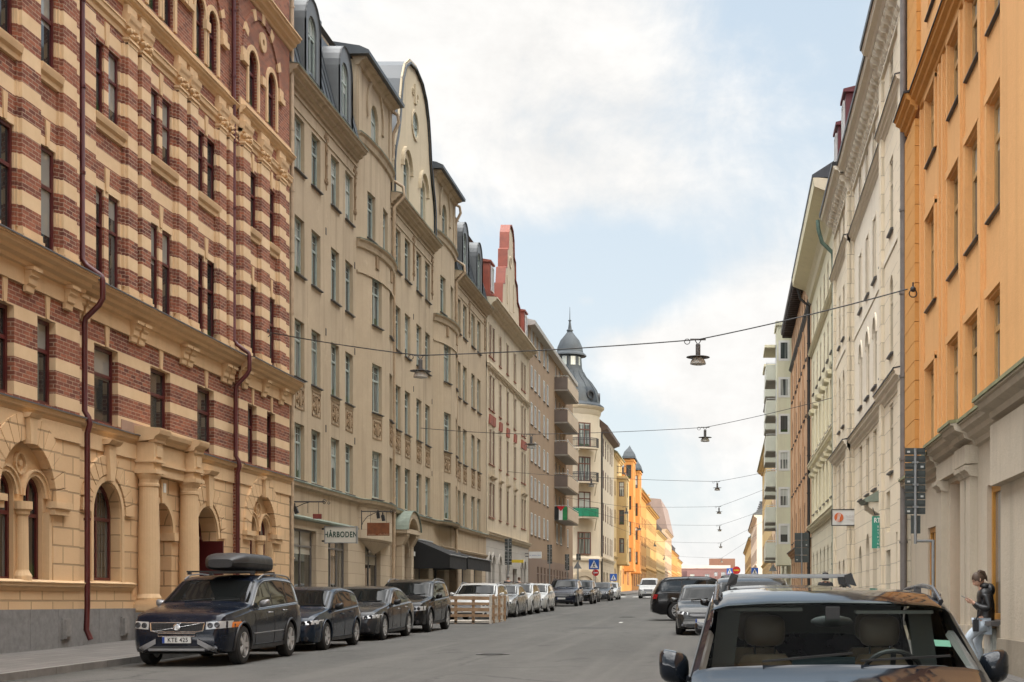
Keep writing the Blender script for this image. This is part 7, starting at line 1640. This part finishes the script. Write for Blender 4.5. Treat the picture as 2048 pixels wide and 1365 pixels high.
for xx in (-14.05, -13.42): q.tube([(xx, 56.2, 5.16), (xx, 56.2, 4.7)], .007, 5)
q.build('hanger_wire', IRON, b2_); RU_ = plain('rusted_steel', (.19, .065, .025), .8, .3, 6, bmp=.3); rs = thing('rust_board', 'rust red hanging board with a worn lower edge', 'shop sign', (-13.75, 56.2, 4.7)); q = MB(); q.box(-14.18, -13.30, 56.18, 56.22, 4.20, 4.71); q.build('board', RU_, rs)
q = MB(); rnd = random.Random(3)
for i in range(16):
    if i in (6, 7): continue
    q.box(-14.14+i*.052, -14.14+i*.052+.03, 56.172, 56.178, 4.225, 4.225+rnd.uniform(.035, .06))
q.build('worn_lettering', plain('faded_letters', (.36, .22, .13), .7, .2, 9), rs)
# awnings
AWN = plain('black_canvas', (.012, .012, .012), .85, .3, 4, bmp=.2)
def awning(label, u0, u1, d, zt, zf, drop, side=True, far=False):
    f = Left(); t = thing('awning', label, 'awning', tuple(f.P((u0+u1)/2, zt, 0))); q = MB(); n = 14
    q.poly([f.P(u0, zt, 0), f.P(u1, zt, 0), f.P(u1, zf, d), f.P(u0, zf, d)]); q.poly([f.P(u0, zt-.03, 0), f.P(u1, zt-.03, 0), f.P(u1, zf-.03, d), f.P(u0, zf-.03, d)])
    if side: q.poly([f.P(u0, zt, 0), f.P(u0, zf, d), f.P(u0, zf-drop, d), f.P(u0, zf-drop-.05, .02)])
    q.build('canopy', AWN, t); q = MB(); f.box(q, u0, u1, zf-drop, zf-.02, d-.012, d+.012); q.build('valance', AWN, t)
    q = MB(); q.tube([f.P(u0, zf, d+.02), f.P(u1, zf, d+.02)], .035, 8); q.tube([f.P(u0, zt, .05), f.P(u1, zt, .05)], .06, 8); q.build('front_rail', POLE, t)
awning('black shop awning with a closed side, right of the beige portal', 66.6, 70.9, 1.75, 4.55, 3.80, .62); awning('second black awning, continuing right of the first one', 71.3, 78.2, 1.75, 4.30, 3.85, .62)
# white box sign on the gabled house and yellow strip sign
ws_ = thing('box_sign', 'white box sign with small blue handwriting at the corner of the brown house', 'shop sign', (-14.6, 105.5, 5.0)); x0, z0 = at(1058, 1117, 104); x1, z1 = at(1083, 1104, 104); q = MB(); q.box(x0, x1, 103.9, 104.1, z0, z1); q.build('sign_box', WHI, ws_); q = MB(); q.box(-14.68, x0, 103.96, 104.04, z0+.1, z0+.16); q.box(-14.68, x0, 103.96, 104.04, z1-.16, z1-.1); q.build('sign_mount', IRON, ws_)
text('Svart Kaffe', .2, ((x0+x1)/2, 103.89, (z0+z1)/2), BLU, ws_, sx=.75) if False else text('~ ~~~ ~~', .26, ((x0+x1)/2, 103.89, (z0+z1)/2-.02), plain('faded_blue', (.10, .16, .38), .6, .1), ws_, sx=.8)
x0, z0 = at(1022, 1126, 97.5); x1, z1 = at(1047, 1120, 97.5); q = MB(); q.box(-14.68, x1, 97.4, 97.6, z0, z1); tag(q.build('yellow_sign', YELS, loc=(-14.5, 97.5, z0)), 'narrow yellow sign standing out from the gabled house', 'shop sign')
# right-hand shop signs
x0, z0 = at(1664, 1051, 51); x1, z1 = at(1722, 1020, 51); ns = thing('white_shop_sign', 'white framed sign with a round orange emblem, on the cream house', 'shop sign', (x1, 51, (z0+z1)/2)); q = MB(); q.box(x0, x1, 50.96, 51.04, z0, z1); q.build('sign_board', plain('sign_white_board', (.68, .68, .66), .5, .04, 2), ns)
q = MB()
for a in ((x0-.02, x1+.02, z0-.02, z0+.01), (x0-.02, x1+.02, z1-.01, z1+.02), (x0-.02, x0+.01, z0, z1), (x1-.01, x1+.02, z0, z1)): q.box(a[0], a[1], 50.94, 51.06, a[2], a[3])
q.box(x1, 4.6, 50.98, 51.02, z0+.06, z0+.10); q.box(x1, 4.6, 50.98, 51.02, z1-.10, z1-.06); q.build('sign_frame', IRON, ns)
ex, ez, er = x0+.24, (z0+z1)/2, .165; em = plain('orange_emblem', (.62, .13, .03), .5, .06, 4); q = MB(); q.lathe([(.001, -.006), (er, -.006), (er, .004), (.001, .004)], (ex, 50.94, ez), 24, 'y'); eo = q.build('emblem', em, ns)
q = MB()
for dx in (-.05, .0, .05): q.tube([(ex+dx-.05, 50.93, ez-er*.95), (ex+dx*.6-.01, 50.93, ez-.02), (ex+dx+.03, 50.93, ez+er*.9)], .010, 4)
q.build('emblem_stripes', WHI, eo); text('NORDIC', .13, (ex+.53, 50.95, ez+.035), plain('faint_letters', (.58, .55, .53), .6, .04), ns, spacing=1.35, sx=.9); q = MB(); q.box(ex+.24, ex+.80, 50.945, 50.955, ez-.09, ez-.07); q.build('text_line', MATS['faint_letters'], ns)
x0, z0 = at(1744, 1097, 40.2); x1, z1 = at(1764, 1033, 40.2); gs = thing('green_banner_sign', 'narrow green vertical sign with white letters, right of the white framed sign', 'shop sign', (x1, 40.2, z1)); GRS = plain('sign_green', (.035, .27, .19), .45, .05, 3); q = MB(); q.box(x0, x1, 40.17, 40.23, z0, z1); q.build('sign_board', GRS, gs); q = MB(); q.bar((x0+.06, 40.2, z1+.06), (4.6, 40.2, z1+.06), .03); q.tube([(x0+.08, 40.2, z1+.06), (x0+.02, 40.2, z1+.24)], .014, 5); q.tube([(x1-.06, 40.2, z1+.06), (x1-.0, 40.2, z1+.24)], .014, 5); q.box(x1-.05, x1+.05, 40.15, 40.25, z1+.2, z1+.3); q.build('sign_arm', IRON, gs)
xm = (x0+x1)/2; text('RT', .18, (xm, 40.16, z1-.12), WHI, gs, sx=.85, bold=.006)
for i, ch in enumerate('RETHINK'): text(ch, .085, (xm+.03, 40.16, z1-.30-i*.097), WHI, gs)
# flag hung on the lowest side panel of the brown house's balconies
bz = 8.75; fy = 121.86; fl = thing('flag', 'black white green striped flag with a red triangle, hung on a balcony end', 'flag', (-14.1, fy, bz+1))
for k, (xa, xb, mm) in enumerate(((-14.66, -14.32, INK), (-14.32, -14.0, WHI), (-14.0, -13.62, mat('flag_green', (.02, .22, .07), .7)))):
    q = MB(); rows = [[(xa+(xb-xa)*a/3, fy-.02-.015*math.sin(5*(xa+(xb-xa)*a/3)+z*2), bz+1.02-1.15*z/5) for a in range(4)] for z in range(6)]; grid(q, rows); q.build('stripe', mm, fl)
q = MB(); q.mesh([(-14.50, fy-.05, bz+1.04), (-13.80, fy-.05, bz+1.04), (-14.15, fy-.05, bz+.62), (-14.50, fy-.04, bz+1.04), (-13.80, fy-.04, bz+1.04), (-14.15, fy-.04, bz+.62)], [(0, 1, 2), (3, 5, 4), (0, 3, 4, 1), (1, 4, 5, 2), (2, 5, 3, 0)]); q.build('red_triangle', mat('flag_red', (.5, .02, .03), .7), fl)
# ================================================================ wooden enclosure at the kerb
WOOD = plain('raw_pallet_wood', (.33, .215, .125), .75, .28, 3, bmp=.4); WOODL = plain('worn_white_wood', (.50, .46, .40), .75, .25, 4)
fy0, fy1, fx0, fx1 = 52.6, 56.0, -10.65, -8.72; pf = thing('wooden_fence', 'raw wooden slat enclosure built on the roadway beside the white estate car', 'fence', ((fx0+fx1)/2, fy0, gz(fy0))); g0 = gz(fy0); q = MB()
q.box(fx0, fx1, fy0, fy1, g0+.03, g0+.11); q.build('deck', WOODL, pf); rnd = random.Random(5)
q = MB()
for k, z in enumerate((.30, .52, .74, .95)):
    dz = rnd.uniform(-.015, .015); q.bar((fx0, fy0-.02, g0+z+dz), (fx1, fy0-.02, g0+z-dz), .025, .13 if k % 2 else .10)
q.build('front_rails', WOOD, pf); q = MB()
for z in (.30, .62, .95): q.bar((fx1+.02, fy0, g0+z), (fx1+.02, fy1, g0+z+.05), .025, .10)
q.build('side_rails', WOOD, pf)
for i in range(6): q = MB(); x = fx1-.02-.0*i; yy = fy0+(fy1-fy0)*i/5; q.box(fx1-.03, fx1+.05, yy-.05, yy+.05, g0, g0+1.05+rnd.uniform(-.02, .03)); q.build('post', WOOD if i % 2 else WOODL, pf)
for x in (fx0, -10.0, -9.35): q = MB(); q.box(x-.05, x+.05, fy0, fy0+.08, g0, g0+1.02); q.build('post', WOOD, pf)
# scooter
sc = thing('scooter', 'pale motor scooter parked in front of the slate grey car', 'scooter', (-9.55, 106.5, gz(106.5))); q = MB(); yy, g0, x = 106.5, gz(106.5), -9.55
for dy in (-.62, .62):
    w2 = MB(); w2.lathe([(.12, -.05), (.23, -.055), (.25, 0), (.23, .055), (.12, .05)], (x, yy+dy, g0+.25), 20, 'x'); w2.build('wheel', TYRE, sc)
q.tube([(x, yy-.62, g0+.3), (x, yy-.45, g0+.75), (x, yy-.38, g0+1.02)], [.05, .09, .05], 8); q.ball((x, yy-.42, g0+.7), .17, .07, .32, 10); q.box(x-.16, x+.16, yy-.35, yy+.15, g0+.28, g0+.38); q.ball((x, yy+.45, g0+.55), .19, .45, .25, 12); q.build('bodywork', SLVC, sc, smooth=True)
q = MB(); q.ball((x, yy+.32, g0+.80), .15, .38, .07, 10); q.build('seat', BLKP, sc, smooth=True); q = MB(); q.tube([(x-.33, yy-.33, g0+1.05), (x, yy-.40, g0+1.02), (x+.33, yy-.33, g0+1.05)], .018, 6); q.build('handlebar', BLKP, sc)
# ================================================================ people
SKIN = plain('skin', (.50, .29, .20), .55, .08, 12); HAIRB = plain('brown_hair', (.075, .045, .028), .55, .25, 30); HAIRG = plain('grey_hair', (.20, .18, .16), .6, .2, 30)
JKT = plain('black_puffer', (.014, .014, .015), .32, .3, 7, bmp=.5); JNS = plain('pale_denim', (.50, .56, .62), .8, .15, 9, bmp=.4); SHO = plain('white_shoe', (.50, .48, .45), .6, .1, 8); CLO = plain('dark_cloth', (.025, .025, .028), .8, .2, 8); BLUT = plain('blue_trousers', (.03, .04, .06), .8, .2, 8)
def skinned(name, nodes_, edges, m, par, off=(0, 0, 0), lev=2, root=0):
    me = bpy.data.meshes.new(name); me.from_pydata([Vector(n[:3])+Vector(off) for n in nodes_], edges, []); o = bpy.data.objects.new(name, me); COL.objects.link(o)
    sk = o.modifiers.new('s', 'SKIN'); sk.use_smooth_shade = True
    if not me.skin_vertices: return None
    for i, n in enumerate(nodes_):
        v = me.skin_vertices[0].data[i]; r = n[3]; v.radius = (r if not hasattr(r, '__len__') else r[0], r if not hasattr(r, '__len__') else r[1]); v.use_root = (i == root)
    ss = o.modifiers.new('u', 'SUBSURF'); ss.levels = lev; ss.render_levels = lev; bpy.context.view_layer.update()
    m2 = bpy.data.meshes.new_from_object(o.evaluated_get(bpy.context.evaluated_depsgraph_get())); bpy.data.objects.remove(o); m2.materials.clear(); m2.materials.append(m)
    for p in m2.polygons: p.use_smooth = True; p.material_index = 0
    o = bpy.data.objects.new(name, m2); COL.objects.link(o); o.parent = par; return o
def chain(*idx): return [(a, b) for a, b in zip(idx[:-1], idx[1:])]
def head(par, c, fwd, tilt=0, hair=HAIRB, style='pony', k=1.0):
    """face towards fwd (unit vector on the ground), tilted down by tilt degrees; c is the head's centre"""
    c = Vector(c); f = Vector(fwd).normalized(); up = Vector((0, 0, 1)); r = f.cross(up); a = R(tilt); f2 = f*math.cos(a)-up*math.sin(a); u2 = up*math.cos(a)+f*math.sin(a)
    Pt = lambda x, y, z: c+(r*x+f2*y+u2*z)*k
    q = MB(); n, m_ = 20, 14; vs = []; fs = []
    for i in range(m_+1):
        t = math.pi*i/m_
        for j in range(n):
            b = 2*math.pi*j/n; x = .074*math.sin(t)*math.cos(b); y = .098*math.sin(t)*math.sin(b); z = .118*math.cos(t)
            if z < 0: x *= 1-.30*(-z/.118)**1.4; y = y*(1-.22*(-z/.118)) + (.012 if y > 0 else 0)
            if y > .05 and abs(x) < .016: y += .022*max(0, 1-abs(z+.018)/.035)          # nose
            if y > .04 and abs(abs(x)-.032) < .016 and abs(z-.014) < .016: y -= .010     # eye hollows
            if y > .04 and abs(z+.058) < .01 and abs(x) < .028: y += .004              # lips
            vs.append(Pt(x, y, z))
    for i in range(m_):
        for j in range(n): j2 = (j+1) % n; fs.append((i*n+j, (i+1)*n+j, (i+1)*n+j2, i*n+j2))
    q.mesh(vs, fs)
    for s_ in (-1, 1): q.ball(tuple(Pt(s_*.074, -.005, -.008)), .012*k, .02*k, .03*k, 8)
    o = q.build('head', SKIN, par, smooth=True)
    q = MB()
    for s_ in (-1, 1): q.ball(tuple(Pt(s_*.032, .088, .012)), .009*k, .009*k, .007*k, 8); q.bar(Pt(s_*.02, .092, .03), Pt(s_*.047, .084, .03), .006, .004)
    q.bar(Pt(-.02, .094, -.058), Pt(.02, .094, -.058), .005, .003); q.build('face_marks', mat('dark_brow', (.06, .03, .025), .6), o)
    h = MB(); vs = []; fs = []
    for i in range(9):
        t = math.pi*.62*i/8
        for j in range(24):
            b = 2*math.pi*j/24; tt = t*(1 if math.sin(b) < .3 else .62 if math.sin(b) > .75 else .8); wob = 1+.02*math.sin(7*b+3*t)
            vs.append(Pt(.081*math.sin(tt)*math.cos(b)*wob, .104*math.sin(tt)*math.sin(b)*wob-.006, .122*math.cos(tt)+.006))
    for i in range(8):
        for j in range(24): j2 = (j+1) % 24; fs.append((i*24+j, (i+1)*24+j, (i+1)*24+j2, i*24+j2))
    h.mesh(vs, fs)
    if style == 'pony': h.ball(tuple(Pt(0, -.085, .095)), .042*k, .042*k, .04*k, 10); h.tube([Pt(0, -.09, .1), Pt(0, -.13, .06), Pt(0, -.125, -.03), Pt(0, -.115, -.09)], [.03, .036, .028, .008], 8)
    if style == 'hood': h.lathe([(.02, .14), (.09, .11), (.115, .03), (.12, -.05), (.11, -.13)], tuple(Pt(0, -.035, 0)), 18)
    h.build('hair' if style != 'hood' else 'hood', hair, par, smooth=True)
def hand(par, w_, d, nrm, k=1.0, curl=.5):
    """palm, four unequal bent fingers and a thumb from the side of the palm; d = pointing way, nrm = palm normal"""
    w_ = Vector(w_); d = Vector(d).normalized(); n = Vector(nrm).normalized(); s_ = d.cross(n).normalized(); q = MB()
    q.tube([w_, w_+d*.03*k, w_+d*.085*k], [.026*k, .036*k, .034*k], 8)
    for i, ln in enumerate((.072, .080, .075, .058)):
        b = w_+d*.08*k+s_*(-.027+.018*i)*k; p1 = b+d*ln*.45*k+n*.012*curl*k; p2 = p1+(d*(1-curl*.5)+n*curl).normalized()*ln*.35*k; p3 = p2+(d*(1-curl)+n*curl*1.2).normalized()*ln*.28*k; q.tube([b, p1, p2, p3], [.010*k, .0095*k, .0085*k, .006*k], 6)
    b = w_+d*.03*k-s_*.03*k; q.tube([b, b+(d*.6-s_*.6+n*.3)*.04*k, b+(d*.95-s_*.45+n*.5)*.07*k], [.013*k, .011*k, .008*k], 6); q.build('hand', SKIN, par, smooth=True)
# ---- woman leaning on the window ledge with her phone
wx, wy = 4.33, 24.15; g0 = gz(wy)+.12
wo = thing('person', 'woman in black padded jacket and pale jeans on the window ledge, holding a phone', 'person', (wx, wy, g0))
def body(par, N, E, name, m, lev=2, root=0): return skinned(name, N, E, m, par, (0, 0, 0), lev, root)
# local frame: x right in the picture, she looks towards -x; near side is -y
N = [(.05, 0, .80, .12), (.06, 0, .95, .115), (.07, 0, 1.10, .12), (.05, 0, 1.24, .10), (.01, 0, 1.33, .05), (-.02, 0, 1.40, .048),
     (.06, -.15, 1.23, .055), (.10, -.20, 1.0, .045), (-.06, -.16, 1.02, .038), (-.16, -.08, 1.10, .028),
     (.06, .15, 1.23, .055), (.08, .19, 1.0, .045), (-.06, .12, 1.03, .038), (-.15, .05, 1.11, .028),
     (.02, -.10, .72, .085), (-.24, -.10, .50, .062), (-.10, -.06, .12, .045), (.02, .10, .72, .085), (-.06, .10, .40, .06), (-.02, .08, .10, .045)]
E = chain(0, 1, 2, 3, 4, 5)+chain(3, 6, 7, 8, 9)+chain(3, 10, 11, 12, 13)+chain(0, 14, 15, 16)+chain(0, 17, 18, 19)
body(wo, N, E, 'body', SKIN)
NJ = [(.075, 0, .66, (.19, .17)), (.08, 0, .86, (.18, .165)), (.09, 0, 1.08, (.175, .16)), (.06, 0, 1.24, (.15, .13)), (.02, 0, 1.36, (.085, .085)), (.06, -.17, 1.22, .085), (.11, -.22, .99, .072), (-.03, -.17, 1.00, .062), (-.13, -.095, 1.08, .046), (.06, .17, 1.22, .085), (.09, .21, .99, .072), (-.03, .14, 1.01, .062), (-.12, .065, 1.09, .046)]
body(wo, NJ, chain(0, 1, 2, 3, 4)+chain(3, 5, 6, 7, 8)+chain(3, 9, 10, 11, 12), 'jacket', JKT)
q = MB(); q.ball((wx+.15, wy, g0+1.30), .09, .15, .12, 12); q.ball((wx+.06, wy, g0+1.37), .10, .12, .06, 12); q.build('jacket_hood', JKT, wo, smooth=True)
NT_ = [(.06, 0, .74, (.145, .15)), (.02, -.10, .70, .105), (-.12, -.105, .60, .096), (-.25, -.10, .49, .082), (-.19, -.085, .30, .080), (-.11, -.07, .12, .088), (-.10, -.065, .07, .09), (.02, .10, .70, .105), (-.02, .10, .55, .092), (-.05, .10, .40, .082), (-.03, .09, .22, .088), (-.01, .08, .06, .096)]
body(wo, NT_, chain(0, 1, 2, 3, 4, 5, 6)+chain(0, 7, 8, 9, 10, 11), 'jeans', JNS)
for p, fdir in (((-.12, -.065, .05), (-.9, -.15)), ((-.03, .08, .045), (-.95, .1))):
    q = MB(); a = Vector((wx+p[0], wy+p[1], g0+p[2])); f = Vector((fdir[0], fdir[1], 0)).normalized(); q.tube([a-f*.07, a-f*.02, a+f*.08, a+f*.15, a+f*.18], [.035, .046, .043, .038, .018], 10); q.build('shoe', SHO, wo, smooth=True)
head(wo, (wx-.045, wy, g0+1.475), (-1, -.12, 0), 30, HAIRB, 'pony', 1.06)
hand(wo, (wx-.15, wy-.08, g0+1.10), (-.9, .35, .15), (.2, .3, .9), 1.0, .7); hand(wo, (wx-.145, wy+.055, g0+1.11), (-.9, -.45, .15), (.2, -.3, .9), 1.0, .7)
q = MB(); q.bar((wx-.21, wy-.02, g0+1.135), (wx-.335, wy-.02, g0+1.20), .075, .009); ph = q.build('phone', plain('phone_shell', (.25, .25, .26), .25, .1), loc=(wx-.27, wy, g0+1.16)); tag(ph, 'slim phone held up in the hands of the woman on the ledge', 'phone')
q = MB(); q.box(wx-.17, wx-.08, wy-.24, wy-.14, g0+.60, g0+.80); q.tube([(wx-.12, wy-.19, g0+.80), (wx-.02, wy-.20, g0+1.0), (wx+.04, wy-.17, g0+1.28)], .012, 6); bg_ = q.build('handbag', CLO, loc=(wx-.12, wy-.19, g0+.7)); tag(bg_, 'small black shoulder bag at the hip of the woman on the ledge', 'bag')
def walker(label, x, y, ang, jm, tm, hm, style='short', h=1.0):
    g = gz(y)+.12; t = thing('person', label, 'person', (x, y, g)); f = Vector((math.sin(R(ang)), -math.cos(R(ang)), 0)); r = f.cross(Vector((0, 0, 1)))
    Q = lambda a, b_, z, rad: (*(f*a+r*b_+Vector((0, 0, z*h))), rad)
    N = [Q(0, 0, .98, .12), Q(0, 0, 1.2, .125), Q(.0, 0, 1.42, .10), Q(.02, 0, 1.52, .05), Q(0, -.19, 1.42, .05), Q(-.08, -.24, 1.15, .042), Q(.04, -.24, .90, .032), Q(0, .19, 1.42, .05), Q(.08, .24, 1.15, .042), Q(.22, .22, .93, .032), Q(0, -.10, .92, .085), Q(.12, -.10, .50, .06), Q(.16, -.10, .07, .04), Q(0, .10, .92, .085), Q(-.06, .10, .50, .06), Q(-.24, .10, .10, .04)]
    body(t, N, chain(0, 1, 2, 3)+chain(2, 4, 5, 6)+chain(2, 7, 8, 9)+chain(0, 10, 11, 12)+chain(0, 13, 14, 15), 'body', SKIN)
    J = [Q(0, 0, .90, (.17, .14)), Q(0, 0, 1.2, (.17, .14)), Q(0, 0, 1.42, (.14, .11)), Q(.01, 0, 1.50, .07), Q(0, -.19, 1.41, .07), Q(-.08, -.24, 1.15, .062), Q(.03, -.24, .93, .048), Q(0, .19, 1.41, .07), Q(.08, .24, 1.15, .062), Q(.20, .22, .96, .048)]
    body(t, J, chain(0, 1, 2, 3)+chain(2, 4, 5, 6)+chain(2, 7, 8, 9), 'jacket', jm)
    T_ = [Q(0, 0, .92, (.14, .12)), Q(.01, -.10, .86, .10), Q(.12, -.10, .5, .075), Q(.16, -.10, .1, .062), Q(.01, .10, .86, .10), Q(-.06, .10, .5, .075), Q(-.23, .10, .13, .062)]
    body(t, T_, chain(0, 1, 2, 3)+chain(0, 4, 5, 6), 'trousers', tm)
    o = Vector((x, y, g))
    for a, b_, z in ((.18, -.10, .04), (-.22, .10, .07)): q = MB(); p = o+f*a+r*b_+Vector((0, 0, z)); q.tube([p-f*.08, p, p+f*.12, p+f*.17], [.035, .045, .04, .02], 8); q.build('shoe', CLO, t, smooth=True)
    head(t, o+f*.04+Vector((0, 0, 1.66*h)), f, 4, hm, style)
    for a, b_, z in ((.04, -.24, .90), (.22, .22, .93)): hand(t, o+f*a+r*b_+Vector((0, 0, z*h)), (f.x*.3, f.y*.3, -1), (-r.x*(1 if b_ > 0 else -1), -r.y*(1 if b_ > 0 else -1), 0), 1, .4)
walker('grey haired man in a dark jacket on the left pavement, seen over the pale cars', -12.25, 80, 200, CLO, BLUT, HAIRG)
walker('dark haired passer-by further along the left pavement, head above the white cars', -12.3, 84.5, 180, BLUT, CLO, HAIRB, 'short', .95)
walker('passer-by in a dark hood on the right pavement, behind the foreground car', 3.25, 46.5, 0, CLO, CLO, CLO, 'hood', .97)
